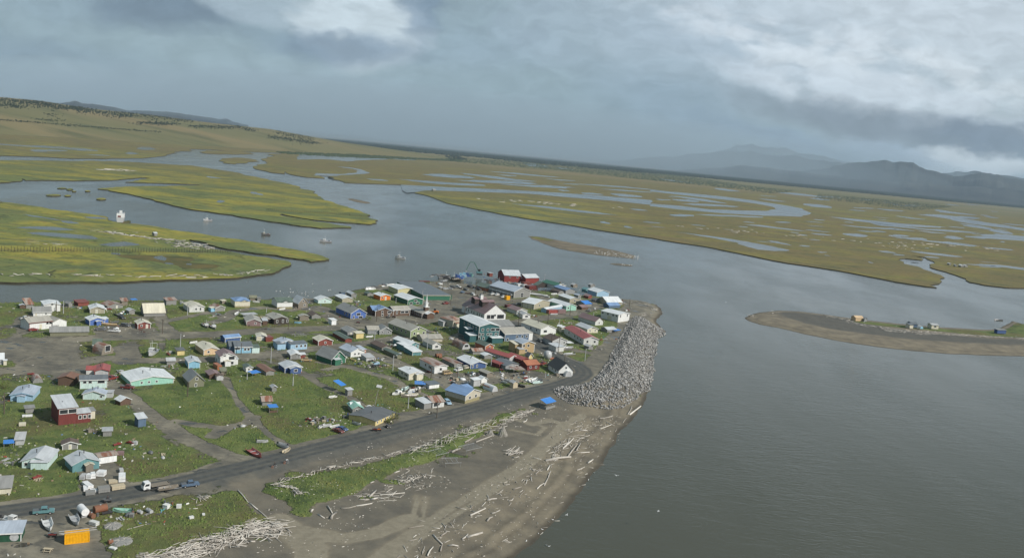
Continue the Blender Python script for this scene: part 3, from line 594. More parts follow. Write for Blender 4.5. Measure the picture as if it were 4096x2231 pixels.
fields = [nat((500, 1640), (700, 1470), (900, 1540), (1000, 1480), (1150, 1480), (1300, 1530), (1450, 1600), (1560, 1640), (1440, 1720), (1200, 1800), (1000, 1830), (850, 1780)), nat((1340, 1480), (1500, 1500), (1700, 1620), (1690, 1660), (1560, 1640), (1400, 1560)), nat((-300, 1740), (300, 1720), (560, 1700), (800, 1830), (900, 1880), (500, 1950), (0, 2030), (-300, 2050)), nat((0, 1600), (200, 1580), (240, 1720), (0, 1740)),
    nat((660, 1360), (800, 1350), (880, 1365), (800, 1400), (660, 1400)), nat((2330, 1290), (2480, 1260), (2440, 1370), (2380, 1420), (2350, 1360)), nat((340, 1360), (480, 1370), (470, 1420), (360, 1430), (305, 1400)), nat((2200, 1130), (2480, 1170), (2500, 1200), (2380, 1190), (2250, 1150)), nat((640, 1210), (1150, 1195), (1120, 1290), (700, 1325), (640, 1300)), nat((530, 1390), (640, 1360), (640, 1430), (540, 1430))]
dune = [nat((379, 2060), (450, 2037), (820, 1979), (945, 1953), (980, 1973), (1025, 2037), (1089, 2056), (1080, 2075), (1025, 2082), (929, 2133), (800, 2156), (675, 2182), (546, 2240), (466, 2240), (418, 2150)),
        nat((1051, 1918), (1154, 1909), (1282, 1876), (1443, 1851), (1620, 1799), (1725, 1757), (1905, 1690), (2084, 1622), (2125, 1624), (2030, 1667), (1905, 1748), (1770, 1816), (1666, 1852), (1590, 1883), (1475, 1931), (1411, 1966), (1282, 2005), (1227, 2037), (1170, 2021), (1137, 1989), (1051, 1960))]
beach = nat((900, 1930), (1300, 1812), (1600, 1735), (1880, 1665), (2030, 1620), (2130, 1590), (2254, 1562), (2340, 1556), (2500, 1560), (2700, 1600), (2500, 1800), (2350, 2000), (2000, 2400), (1500, 2700), (400, 3000), (300, 2500), (470, 2260), (560, 2230), (900, 2140), (1000, 2060))
tracks = [(nat((1400, 2300), (1500, 2220), (1600, 2150), (1702, 2086), (1800, 2020), (1905, 1960), (1990, 1905), (2084, 1847), (2150, 1790), (2219, 1726), (2264, 1681)), 1.9), (nat((1440, 2320), (1540, 2240), (1720, 2110), (1920, 1985), (2000, 1930), (2100, 1865), (2170, 1800), (2250, 1726), (2300, 1660)), 1.3), (nat((1655, 2090), (1668, 1970)), .8), (nat((1692, 2090), (1702, 1975)), .8),
          (nat((2060, 1665), (2130, 1690), (2200, 1670), (2270, 1690), (2330, 1650)), 1.6), (nat((1120, 2060), (1180, 2100), (1260, 2120), (1380, 2140), (1500, 2120), (1640, 2060)), 3.0), (nat((1180, 2120), (1250, 2180), (1240, 2260)), 4), (nat((2050, 1710), (2150, 1730), (2180, 1700), (2120, 1680)), 1)]
rev_px = [(2551, 1272), (2520, 1286), (2496, 1335), (2473, 1375), (2449, 1425), (2425, 1473), (2371, 1528), (2324, 1550), (2242, 1560), (2212, 1570), (2242, 1592), (2279, 1612), (2342, 1625), (2429, 1632), (2491, 1625), (2530, 1600), (2560, 1571), (2596, 1551), (2601, 1512), (2612, 1453), (2622, 1394), (2629, 1351), (2661, 1325), (2630, 1303), (2590, 1286)]
rev = wpoly(rev_px, -1.0)
rev_top = nat((2551, 1272), (2520, 1286), (2496, 1335), (2473, 1375), (2449, 1425), (2425, 1473), (2371, 1528), (2324, 1550), (2242, 1560), (2212, 1570))

def ground_z(X, Y, dc, dr_road, db, drev, ddune):
    z = np.minimum(dc * 0.16 - 2.0, 0.0)                         # river side bank
    sea = sstep(-2, 5, db)
    zb = np.minimum(-2.0 + dc * 0.055, -0.9) + 0.15 * sstep(2, 5, dc) * np.sin(dc * 0.9) * (dc < 14)
    z = z * (1 - sea) + np.minimum(z, zb) * sea
    z = z + 0.8 * sstep(0, 3, ddune) * sea
    rt = 1.7 * sstep(0, 5, drev)
    z = z + rt * sstep(0, 10, dc)
    z += fbm(X, Y, 14, 3, 3) * 0.35 * sstep(0, 6, dc)
    return z
def grid(x0, x1, y0, y1, c):
    nx = int((x1 - x0) / c) + 1; ny = int((y1 - y0) / c) + 1
    return np.meshgrid(np.linspace(x0, x1, nx), np.linspace(y0, y1, ny))
def terrain(name, X, Y, Z, keep, mask, mat):
    ny, nx = X.shape; idx = np.arange(nx * ny).reshape(ny, nx)
    k = keep[:-1, :-1] | keep[1:, :-1] | keep[:-1, 1:] | keep[1:, 1:]
    F_ = np.stack([idx[:-1, :-1][k], idx[:-1, 1:][k], idx[1:, 1:][k], idx[1:, :-1][k]], 1)
    used = np.unique(F_); rm = np.full(nx * ny, -1); rm[used] = np.arange(len(used))
    V_ = np.stack([X.ravel(), Y.ravel(), Z.ravel()], 1)[used]
    o = mesh_obj(name, V_, rm[F_], mat, smooth=True)
    at = o.data.attributes.new('mask', 'FLOAT_COLOR', 'POINT'); at.data.foreach_set('color', mask.reshape(-1, 4)[used].astype(np.float32).ravel())
    return tag(o, kind='structure')
def build_village():
    xs = [p.x for p in coast_w if p.y < 700]; 
    X, Y = grid(-420, 135, 120, 640, 0.8)
    wob = fbm(X, Y, 11, 21, 5) * 5.5
    dc = sdist(X, Y, coast_w) + fbm(X, Y, 12, 5, 4) * 3.5
    db = sdist(X, Y, beach); drev = sdist(X, Y, rev); dd = np.maximum.reduce([sdist(X, Y, d) for d in dune])
    droad = ldist(X, Y, main_road)
    Z = ground_z(X, Y, dc, droad, db, drev, dd)
    road = sstep(4.7, 3.8, droad + wob * .08)
    shoulder = sstep(11.5, 7, droad + wob * .5) * sstep(-3, 3, db + 4)
    tr = np.zeros_like(X)
    for pts, w in streets: tr = np.maximum(tr, sstep(w + 1.6, w - .8, ldist(X, Y, pts) + wob * .45))
    for pl in lots: tr = np.maximum(tr, sstep(-1.5, 2.5, sdist(X, Y, pl) + wob))
    fld = np.maximum.reduce([sstep(-4, 4, sdist(X, Y, f) + wob) for f in fields])
    g = np.maximum(0.60 + fbm(X, Y, 16, 9, 4) * 0.9, fld - .12 + fbm(X, Y, 22, 19, 4) * .5 * (fld > 0))
    g = g * (1 - tr) * (1 - sstep(8.5, 5, droad + wob * .4))
    bm = sstep(-2, 3, db + wob * .6); g = g * (1 - bm)
    dg = sstep(-2.0, 2.5, dd + wob * .9); spr = sstep(0.12, 0.24, fbm(X, Y, 7, 31, 4)) * sstep(14, 2, -dd) * 0.6 * bm
    g = np.maximum(g, np.maximum(dg, spr))
    g = g * sstep(-1, 1.5, -drev) * sstep(1.0, 4.0, dc)
    tk = np.zeros_like(X)
    for pts, w in tracks: tk = np.maximum(tk, sstep(w + 1.0, w - .3, ldist(X, Y, pts) + wob * .25))
    dark = np.clip(shoulder * 0.75 + sstep(10, 0, np.abs(db - 12)) * 0.0, 0, 1)
    upper = bm * sstep(14, 30, dc + wob * 2) * 0.40 * (1 - tk)
    r = np.maximum(road, np.maximum(dark * (1 - tr * .5), upper)) * (1 - np.maximum(0, dg) * .9)
    lane = 0.35 * (np.exp(-((droad - 1.6) / .8) ** 2)); r = r * (1 - lane)
    b_ = np.maximum(np.maximum(bm, sstep(6, 2, dc)) * .7, tk)
    wet = sstep(3.2, 0.6, dc) * 1.0 + 0.5 * np.exp(-((dc - 6.5 + wob * .3) / .8) ** 2) * bm + 0.35 * np.exp(-((dc - 10 + wob * .3) / .7) ** 2) * bm + 0.4 * sstep(2, 5, drev)  # wet bands along the shore; last term just darkens ground under the boulders
    mask = np.stack([r, g, b_, np.clip(wet, 0, 1)], -1)
    terrain("ground", X, Y, Z, dc > -9, mask, M_GROUND)
    return X, Y, Z, g
GX, GY, GZ, MASKG = build_village()
def gz(x, y):
    i = int(round((y - GY[0, 0]) / (GY[1, 0] - GY[0, 0]))); j = int(round((x - GX[0, 0]) / (GX[0, 1] - GX[0, 0])))
    if 0 <= i < GY.shape[0] and 0 <= j < GX.shape[1]: return float(GZ[i, j])
    return 0.0
# right-hand spit across the river mouth
spit_px = tp(13, [(165, 200), (200, 175), (260, 155), (450, 133), (640, 140), (850, 165), (1120, 205), (1500, 245), (1850, 275), (2250, 298), (2350, 292), (2420, 255), (2500, 215), (2576, 180), (2900, 40), (3600, 0), (3600, 560), (2576, 527), (2200, 520), (1900, 505), (1600, 480), (1300, 445), (1000, 400), (700, 340), (450, 280), (300, 255), (200, 225)])
spit_w = wpoly(spit_px, WATER_Z)
spit_grass = wpoly(tp(13, [(1080, 225), (1250, 225), (1500, 255), (1850, 285), (2250, 305), (2420, 290), (2500, 240), (2700, 180), (3500, 100), (3500, 380), (2576, 370), (2300, 355), (2000, 330), (1700, 300), (1400, 275), (1200, 250)]), -1.0)
spit_dark = wpoly(tp(13, [(450, 140), (700, 155), (1100, 210), (1400, 285), (1800, 335), (2300, 375), (3500, 400), (3500, 450), (2400, 430), (2000, 410), (1600, 385), (1300, 350), (1000, 310), (700, 250), (500, 190)]), -1.0)
def build_spit():
    xs = [p.x for p in spit_w]; ys = [p.y for p in spit_w]
    X, Y = grid(min(xs) - 5, min(max(xs) + 5, 420), min(ys) - 5, max(ys) + 5, 1.5)
    wob = fbm(X, Y, 9, 41, 3) * 3
    dc = sdist(X, Y, spit_w) + fbm(X, Y, 14, 6, 4) * 2.5
    Z = np.minimum(-2.0 + dc * 0.07, -0.7) + fbm(X, Y, 14, 3, 3) * .3 * sstep(0, 6, dc)
    g = sstep(-2, 3, sdist(X, Y, spit_grass) + wob); dk = sstep(-3, 4, sdist(X, Y, spit_dark) + wob) * .75
    wet = sstep(3, .5, dc) * .9 + 0.35 * np.exp(-((dc - 8 + wob * .3) / 1.2) ** 2)
    mask = np.stack([dk * (1 - g), g, .7 * sstep(1, 0, g) * np.ones_like(X), np.clip(wet, 0, 1)], -1)
    terrain("spit", X, Y, Z, dc > -8, mask, M_GROUND)
build_spit()

# ------------------------------------------------------------------ building materials
PAL = dict(white=(.66, .67, .66), cream=(.60, .56, .43), pale=(.56, .57, .55), grey=(.26, .27, .28), lgrey=(.42, .43, .44), dgrey=(.12, .125, .13), black=(.05, .05, .055),
    red=(.24, .035, .03), brick=(.22, .055, .04), dred=(.17, .035, .03), rroof=(.36, .07, .06), orange=(.62, .17, .03), orng2=(.42, .14, .06), blue=(.06, .14, .42), dblue=(.045, .10, .26), slblue=(.09, .15, .24), lblue=(.28, .46, .62), sky=(.20, .45, .62), broof=(.16, .28, .50),
    teal=(.03, .12, .13), teal2=(.10, .25, .27), mint=(.27, .55, .44), aqua=(.50, .66, .63), green=(.03, .15, .09), lgreen=(.27, .33, .17), dgreen=(.02, .09, .05), groof=(.10, .14, .11), olive=(.20, .20, .13), tan=(.36, .33, .24), beige=(.46, .42, .33), peach=(.62, .43, .24), gold=(.44, .31, .15), yellow=(.62, .50, .20), cyellow=(.56, .52, .27), tyellow=(.75, .37, .01),
    brown=(.13, .08, .055), dbrown=(.055, .045, .04), wood=(.22, .19, .15), gwood=(.24, .24, .23), rust=(.22, .10, .055), mauve=(.24, .15, .15), tin=(.50, .53, .56), tinb=(.40, .46, .55), wtin=(.66, .69, .71), greyroof=(.26, .26, .25), tanroof=(.36, .34, .29), slate=(.13, .15, .17), rusttin=(.38, .30, .25), tarp=(.05, .22, .62), found=(.30, .26, .13), plank=(.50, .42, .28), wrap=(.74, .75, .76),
    tyre=(.02, .02, .02), glass=(.03, .035, .04), steel=(.35, .36, .37), log=(.48, .45, .40), pole=(.12, .095, .07), skin=(.35, .2, .14), lime=(.45, .6, .08))
for k_ in PAL:
    l_ = sum(PAL[k_]) / 3; PAL[k_] = tuple(l_ + (c - l_) * .84 for c in PAL[k_]) if k_ not in ('tyellow', 'tarp', 'orange') else PAL[k_]
_M = {}
def MT(c, kind='wall'):
    key = (c, kind)
    if key in _M: return _M[key]
    m, nt, b, out = newmat(c + "_" + kind); q = NT(nt); r = PAL[c]
    dk = tuple(x * .78 for x in r)
    if kind == 'glass':
        b.inputs['Base Color'].default_value = (*r, 1); b.inputs['Roughness'].default_value = .15
    else:
        sc_ = {'wall': .9, 'roof': .5, 'paint': 1.5, 'wood': 1.6, 'rust': .8}[kind]
        tcn = q.n('ShaderNodeTexCoord'); mp = q.n('ShaderNodeMapping'); q.link(tcn.outputs['Object'], mp.inputs[0])
        mp.inputs['Scale'].default_value = (3, 3, .5) if kind in ('wood', 'wall') else (2.2, .35, .35) if kind == 'roof' else (1, 1, 1)
        n_ = q.noise(mp.outputs[0], sc_, 5, .6)
        col = q.mix(q.ramp(n_, .3, .7), dk, r)
        if kind == 'rust' or c == 'rusttin':
            n2_ = q.noise(mp.outputs[0], .45, 4, .6); col = q.mix(q.ramp(n2_, .45, .6), col, (.20, .085, .05))
        if kind == 'wood':
            n2_ = q.noise(mp.outputs[0], 1.2, 5, .8); col = q.mix(q.ramp(n2_, .5, .75, True, 0, .6), col, tuple(x * .45 for x in r))
        if kind == 'roof':
            n2_ = q.noise(tcn.outputs['Object'], .35, 4, .7); col = q.mix(q.ramp(n2_, .5, .72, True, 0, .35), col, tuple(x * .6 for x in r))
        q.put(b.inputs['Base Color'], col)
        b.inputs['Roughness'].default_value = {'wall': .75, 'roof': .42, 'paint': .35, 'wood': .9, 'rust': .85}[kind]
        b.inputs['Specular IOR Level'].default_value = .5 if kind in ('roof', 'paint') else .25
    _M[key] = m; return m

class MB:
    def __init__(s): s.v = []; s.f = []
    def add(s, vs_, fs): b = len(s.v); s.v += [tuple(p) for p in vs_]; s.f += [tuple(i + b for i in f) for f in fs]; return s
    def box(s, x0, x1, y0, y1, z0, z1):
        return s.add([(x0, y0, z0), (x1, y0, z0), (x1, y1, z0), (x0, y1, z0), (x0, y0, z1), (x1, y0, z1), (x1, y1, z1), (x0, y1, z1)], [(0, 3, 2, 1), (4, 5, 6, 7), (0, 1, 5, 4), (1, 2, 6, 5), (2, 3, 7, 6), (3, 0, 4, 7)])
    def slab(s, quad, th):
        q = [Vector(p) for p in quad]; n = (q[1] - q[0]).cross(q[-1] - q[0]).normalized() * th; k = len(q)
        return s.add([p for p in q] + [p + n for p in q], [tuple(range(k))[::-1], tuple(range(k, 2 * k))] + [(i, (i + 1) % k, (i + 1) % k + k, i + k) for i in range(k)])
    def cyl(s, a, b, r0, r1=None, n=8, cap=True):
        r1 = r0 if r1 is None else r1; a = Vector(a); b = Vector(b); d = (b - a).normalized(); u = d.orthogonal().normalized(); w = d.cross(u)
        vs_ = [a + (u * math.cos(t) + w * math.sin(t)) * r0 for t in [2 * math.pi * i / n for i in range(n)]] + [b + (u * math.cos(t) + w * math.sin(t)) * r1 for t in [2 * math.pi * i / n for i in range(n)]]
        fs = [(i, (i + 1) % n, (i + 1) % n + n, i + n) for i in range(n)]
        if cap: fs += [tuple(range(n))[::-1], tuple(range(n, 2 * n))]
        return s.add(vs_, fs)
    def loft(s, rings, close=True, caps=True):
        n = len(rings[0]); vs_ = [p for r in rings for p in r]; fs = []
        for k in range(len(rings) - 1):
            for i in range(n if close else n - 1):
                a = k * n + i; b2 = k * n + (i + 1) % n; fs.append((a, b2, b2 + n, a + n))
        if caps: fs += [tuple(range(n))[::-1], tuple(range((len(rings) - 1) * n, len(rings) * n))]
        return s.add(vs_, fs)
    def build(s, name, m, parent=None, smooth=False): return mesh_obj(name, s.v, s.f, m, parent, smooth)

def roofwall(par, x0, x1, y0, y1, h, kind, pitch, wc, rc, z0=-.4, wk=None, ov=.38, nm=''):
    w = MB(); r = MB(); th = .14; xm = (x0 + x1) / 2; ym = (y0 + y1) / 2
    wk = wk or ('wood' if wc in ('wood', 'gwood', 'brown', 'dbrown', 'olive', 'plank') else 'rust' if wc == 'rust' else 'wall')
    if kind == 'q':      # arched hut, ridge along y
        n = 10; R_ = (x1 - x0) / 2
        pr = [(xm - R_ * math.cos(math.pi * i / n), (h if pitch == 0 else h) * math.sin(math.pi * i / n)) for i in range(n + 1)]
        w.add([(x, y0 + .05, z) for x, z in pr], [tuple(range(n + 1))]); MB().add([(x, y1 - .05, z) for x, z in pr], [tuple(range(n + 1))[::-1]]).build('end_wall', MT(wc, wk), par)
        r.add([(x, y0, z) for x, z in pr] + [(x, y1, z) for x, z in pr], [(i, i + n + 1, i + n + 2, i + 1) for i in range(n)])
    else:
        if kind == 'g':
            hr = h + pitch * (x1 - x0) / 2
            w.add([(x0, y0, z0), (x1, y0, z0), (x1, y0, h), (xm, y0, hr), (x0, y0, h), (x0, y1, z0), (x1, y1, z0), (x1, y1, h), (xm, y1, hr), (x0, y1, h)],
                  [(0, 1, 2, 3, 4), (9, 8, 7, 6, 5), (0, 4, 9, 5), (1, 6, 7, 2)])
            dz = pitch * ov
            r.slab([(x0 - ov, y0 - ov, h - dz), (xm, y0 - ov, hr), (xm, y1 + ov, hr), (x0 - ov, y1 + ov, h - dz)], th)
            r.slab([(xm, y0 - ov, hr), (x1 + ov, y0 - ov, h - dz), (x1 + ov, y1 + ov, h - dz), (xm, y1 + ov, hr)], th)
        elif kind == 's':
            hr = h + pitch * (y1 - y0) / 2
            w.add([(x0, y0, z0), (x0, y1, z0), (x0, y1, h), (x0, ym, hr), (x0, y0, h), (x1, y0, z0), (x1, y1, z0), (x1, y1, h), (x1, ym, hr), (x1, y0, h)],
                  [(4, 3, 2, 1, 0), (5, 6, 7, 8, 9), (0, 5, 9, 4), (1, 2, 7, 6)])
            dz = pitch * ov
            r.slab([(x0 - ov, y0 - ov, h - dz), (x1 + ov, y0 - ov, h - dz), (x1 + ov, ym, hr), (x0 - ov, ym, hr)], th)
            r.slab([(x0 - ov, ym, hr), (x1 + ov, ym, hr), (x1 + ov, y1 + ov, h - dz), (x0 - ov, y1 + ov, h - dz)], th)
        elif kind == 'h':
            w.box(x0, x1, y0, y1, z0, h); k = min(x1 - x0, y1 - y0) / 2 + ov; hr = h + pitch * k
            a, b, c, d = x0 - ov, x1 + ov, y0 - ov, y1 + ov
            if x1 - x0 > y1 - y0: e, g = (a + k, ym, hr), (b - k, ym, hr)
            else: e, g = (xm, c + k, hr), (xm, d - k, hr)
            hh = h + .02
            if x1 - x0 > y1 - y0: fs = [(0, 1, 5, 4), (1, 2, 5), (2, 3, 4, 5), (3, 0, 4), (3, 2, 1, 0)]
            else: fs = [(0, 1, 4), (1, 2, 5, 4), (2, 3, 5), (3, 0, 4, 5), (3, 2, 1, 0)]
            r.add([(a, c, hh), (b, c, hh), (b, d, hh), (a, d, hh), e, g], fs)
        elif kind == 'b':    # slope falling to the back
            dz = pitch * (y1 - y0); w.add([(x0, y0, z0), (x1, y0, z0), (x1, y1, z0), (x0, y1, z0), (x0, y0, h), (x1, y0, h), (x1, y1, h - dz), (x0, y1, h - dz)], [(0, 3, 2, 1), (4, 5, 6, 7), (0, 1, 5, 4), (1, 2, 6, 5), (2, 3, 7, 6), (3, 0, 4, 7)])
            r.slab([(x0 - ov, y0 - ov, h + pitch * ov + .01), (x1 + ov, y0 - ov, h + pitch * ov + .01), (x1 + ov, y1 + ov, h - dz - pitch * ov + .01), (x0 - ov, y1 + ov, h - dz - pitch * ov + .01)], th)
        else:                # 'f' slope rising to the back
            dz = pitch * (y1 - y0); w.add([(x0, y0, z0), (x1, y0, z0), (x1, y1, z0), (x0, y1, z0), (x0, y0, h), (x1, y0, h), (x1, y1, h + dz), (x0, y1, h + dz)], [(0, 3, 2, 1), (4, 5, 6, 7), (0, 1, 5, 4), (1, 2, 6, 5), (2, 3, 7, 6), (3, 0, 4, 7)])
            r.slab([(x0 - ov, y0 - ov, h - pitch * ov + .01), (x1 + ov, y0 - ov, h - pitch * ov + .01), (x1 + ov, y1 + ov, h + dz + pitch * ov + .01), (x0 - ov, y1 + ov, h + dz + pitch * ov + .01)], th)
    w.build(nm + 'wall', MT(wc, wk), par); ro = r.build(nm + 'roof', MT(rc, 'roof'), par)
    return ro

LAND = []          # (x, y, landmark phrase)
HOUSES = []
def opening(par, face, pos, z, w, h, kind, x0, y0, frame='white'):
    f = MB(); p = MB(); e = .10
    if kind == 'd': z = h / 2 + .15
    def bx(m, a, b, c, d, t0, t1):
        if face == 'F': m.box(a, b, y0 - t1, y0 - t0, c, d)
        else: m.box(x0 - t1, x0 - t0, a, b, c, d)
    bx(f, pos - w / 2 - .16, pos + w / 2 + .16, z - h / 2 - .16, z + h / 2 + .16, -.02, .05)
    bx(p, pos - w / 2, pos + w / 2, z - h / 2, z + h / 2, .03, .075)
    if kind == 'd':
        d = p.build('door', MT('cream' if frame == 'white' else 'white', 'paint'), par); k = f.build('door_frame', MT(frame, 'paint'), d)
    else:
        fr = f.build('window', MT(frame, 'paint'), par); p.build('pane', MT('glass', 'glass'), fr)
def frame_of(t, A, B, C, eave):
    Bn = N(t, *B); Cn = N(t, *C); b = G(*Bn); c = G(*Cn); u = c - b; wd = u.length
    th = math.atan2(u.y, u.x); s = TILES[t][2]; k = depth_at(b) / FPX / s
    if isinstance(A, (int, float)): dp = float(A)
    else:
        a = GT(t, *A); v = a - b; tv = math.atan2(v.y, v.x) - math.pi / 2; df = (tv - th + math.pi) % (2 * math.pi) - math.pi
        wv_ = .6 * v.length / (wd + .6 * v.length); df = max(-.7, min(.7, df))
        th += df * wv_; dp = max(2.2, v.length * math.cos(df * .5)); wd = wd * math.cos(df * wv_)
    h = eave * k / math.cos(PITCH)
    return b, th, wd, dp, h, k
def H(t, A, B, C, eave, kind, pitch, wall, roof, label, nk='', F='', L='', cat='house', trim='white', ex=(), chim=0, fnd=0, name=None, dish=0, w0=None):
    b, th, wd, dp, h, k = frame_of(t, A, B, C, eave); h = max(h, 1.7)
    T = empty(name or cat.replace(' ', '_'), (b.x, b.y, gz(b.x, b.y)), th); tag(T, label, cat)
    if fnd: MB().box(.15, wd - .15, .15, dp - .15, -.5, fnd + .05).build('foundation', MT('found', 'wood'), T)
    roofwall(T, 0, wd, 0, dp, h, kind, pitch, wall, roof, z0=fnd if fnd else -.4)
    for i, e in enumerate(ex):
        x0, x1, y0, y1, hh, kd, pt, wc, rc = e[:9]
        sx = wd / w0 if w0 else 1.0; x0, x1, y0, y1 = [v * sx for v in (x0, x1, y0, y1)]; hh = min(hh * max(sx, .78), max(h * 1.02, 1.7)) if hh < 5 else hh * sx
        q_ = empty('annex', (0, 0, 0)); q_.parent = T
        roofwall(q_, x0, x1, y0, y1, hh, kd, pt, wc, rc, z0=min(e[9], hh - .1) if len(e) > 9 else -.4, ov=.25)
    if trim:
        s_ = .14
        for (x, y) in ((0, 0), (wd, 0), (0, dp)): MB().box(x - .05 if x == 0 else x - s_, x + s_ if x == 0 else x + .05, y - .05 if y == 0 else y - s_, y + s_ if y == 0 else y + .05, -.2 + fnd, h - .12).build('corner_board', MT(trim, 'paint'), T)
        if kind == 'g':
            m = MB()
            xm = wd / 2; hr = h + pitch * wd / 2; o = .40
            for xa, za, xb, zb in ((-o, h - pitch * o, xm, hr), (xm, hr, wd + o, h - pitch * o)):
                m.slab([(xa, -o - .02, za - .14), (xb, -o - .02, zb - .14), (xb, -o - .02, zb + .12), (xa, -o - .02, za + .12)], .05)
            m.build('fascia', MT(trim, 'paint'), T)
        elif kind in 'sf': MB().box(-.38, wd + .38, -.46, -.40, h - .22, h + .08).build('fascia', MT(trim, 'paint'), T)
    for face, spec, ln in (('F', F, wd), ('L', L, dp)):
        for tk_ in spec.split():
            ty = tk_[0]; up = tk_[-1] if tk_[-1] in 'ulm' else ''; fr = float(tk_[1:].rstrip('ulm'))
            z = h * {'u': .78, 'l': .25, 'm': .50, '': .58}[up]; w_, h_ = {'w': (.9, .95), 'W': (2.0, 1.1), 'd': (.95, 2.0), 'g': (2.6, 2.3), 't': (.7, 1.4), 'B': (2.0, 2.0)}[ty]
            sw = max(.62, min(1.15, h / 2.9)) if h < 3.4 else 1.15; w_ *= sw; h_ = min(h_ * sw, h * .8)
            if ty == 'w' and up == 'u' and kind == 'g' and h < 4: z = h + pitch * wd / 2 * .35
            opening(T, face, fr * ln, max(z, h_ / 2 + .2), w_, h_, 'd' if ty in 'dg' else 'w', 0, 0)
    for c in range(chim):
        x, y = wd * (.38 + .22 * c), dp * (.45 + .2 * c)
        zt = h + (pitch * wd / 2 if kind == 'g' else pitch * dp / 2 if kind in 'sfh' else 0)
        MB().cyl((x, y, h), (x, y, zt + .7), .13, .13, 6).cyl((x, y, zt + .7), (x, y, zt + .85), .2, .2, 6).build('chimney', MT('black', 'paint'), T)
    if dish: sat_dish_part(T, wd * .8, dp * .3, h + .5)
    cen = T.location + Matrix.Rotation(th, 3, 'Z') @ Vector((wd / 2, dp / 2, 0))
    if nk: LAND.append((cen.x, cen.y, nk))
    HOUSES.append((T, cen, wd, dp, h))
    return T, wd, dp, h
def sat_dish_part(T, x, y, z):
    MB().cyl((x, y, z - 1), (x, y, z), .05, .05, 5).build('mast', MT('steel', 'paint'), T)
    rings = [[(x + r * math.cos(a), y - .25 + r * r * .35, z + r * math.sin(a)) for a in [k * math.pi / 5 for k in range(10)]] for r in (.05, .3, .6)]
    MB().loft(rings, True, False).build('dish', MT('lgrey', 'paint'), T)

# ------------------------------------------------------------------ the houses, read tile by tile
H(1, (305, 322), (318, 335), (412, 335), 45, 'g', .3, 'brown', 'tin', "small brown shed with a pale roof at the far left river bank", cat='shed', trim='')
H(1, 5, (420, 335), (533, 328), 65, 'f', .4, 'gwood', 'rusttin', "patchwork grey shed with a yellowed tin roof at the far left river bank", w0=5.5, cat='shed', trim='', ex=[(.3, 5.2, 2.5, 5, 4.6, 'f', .2, 'wood', 'rusttin')])
H(1, 9, (705, 385), (963, 378), 115, 'g', .18, 'white', 'wtin', "tall white two-storey house with shallow white roof by the river", 'the tall white two-storey house', F='w.5u', cat='house')
H(1, 8, (535, 456), (822, 450), 62, 's', .5, 'white', 'greyroof', "low white wing with grey roof and an orange door behind the L-shaped house", F='d.15 w.7')
T_, w_, d_, h_ = H(1, 8, (468, 688), (830, 648), 122, 's', .42, 'white', 'tanroof', "large white L-shaped house with tan roof and front deck", 'the white L-shaped house', w0=22, F='w.8u w.93u d.5', trim='dred', ex=[(22, 36, -1.5, 13, 3.6, 'g', .45, 'white', 'tanroof')])
dk = MB(); k_ = w_ / 22; dk.box(21.5 * k_, 27 * k_, -3.4 * k_, -1.6 * k_, .9, 1.0); [dk.box(x * k_, x * k_ + .1, -3.4 * k_, -3.4 * k_ + .1, -.2, 1.7) for x in (21.5, 23.3, 25.1, 26.9)]; dk.box(21.5 * k_, 27 * k_, -3.4 * k_ - .04, -3.4 * k_ + .06, 1.6, 1.7); dk.slab([(18 * k_, -2.6 * k_, 0), (21.5 * k_, -2.6 * k_, .9), (21.5 * k_, -1.8 * k_, .9), (18 * k_, -1.8 * k_, 0)], .1); dk.build('deck', MT('gwood', 'wood'), T_)
H(1, 6, (803, 776), (1416, 768), 70, 's', .55, 'olive', 'greyroof', "long low weathered plank warehouse with grey roof beside the street", 'the long low plank warehouse', cat='warehouse', trim='', L='d.5')
H(1, (1030, 300), (1100, 315), (1165, 310), 60, 'g', .7, 'gwood', 'greyroof', "narrow grey weathered cache shed on the left river bank", cat='shed', trim='')
H(1, 5, (1252, 300), (1425, 288), 55, 'f', .1, 'brick', 'brick', "low dark red shed on the river bank, left of the tan house", cat='shed', trim='')
H(1, (1398, 365), (1443, 418), (1676, 418), 78, 'g', .36, 'tan', 'wtin', "tan plywood house with white roof by the river bank", 'the tan plywood house', F='d.45', chim=1)
H(1, (1665, 300), (1722, 345), (1958, 322), 48, 'g', .3, 'gwood', 'rusttin', "sagging grey driftwood-coloured shed with patched roof", cat='shed', trim='', F='d.6')
H(1, 4, (1950, 292), (2045, 290), 75, 'f', .2, 'wood', 'rusttin', "upright plank shack leaning at the river bank", cat='shed', trim='')
H(1, (2020, 400), (2070, 425), (2160, 420), 55, 'g', .5, 'gwood', 'tin', "small grey shack with patched tin roof among junk near the river", cat='shed', trim='')
H(1, (2270, 405), (2310, 462), (2640, 452), 62, 's', .9, 'gwood', 'cream', "grey plank barn with large cream roof near the river", 'the cream-roofed barn', cat='barn', trim='')
H(1, (1352, 565), (1437, 608), (1682, 595), 86, 'g', .34, 'blue', 'wtin', "bright blue house with white roof and white trim at the far left", 'the bright blue house', w0=9.4, F='d.55 w.8', chim=1, ex=[(3.6, 6.4, -2.2, 0, 2.6, 'g', .3, 'blue', 'wtin'), (9.2, 12.6, 3, 8, 2.9, 'f', .05, 'blue', 'wtin')])
H(1, (2150, 610), (2208, 656), (2412, 650), 78, 'g', .38, 'brick', 'cream', "small brick-red house with cream roof", 'the small brick-red house', F='w.3 d.72', chim=1)
H(1, 5, (1490, 985), (1622, 985), 68, 's', .8, 'dbrown', 'groof', "dark cabin with mossy green roof on the grass island", F='w.5', cat='cabin')
H(1, 6, (1628, 1085), (1820, 1050), 165, 'q', 0, 'wood', 'rusttin', "open-fronted arched hut with torn silver cover", cat='hut', trim='', F='B.5')
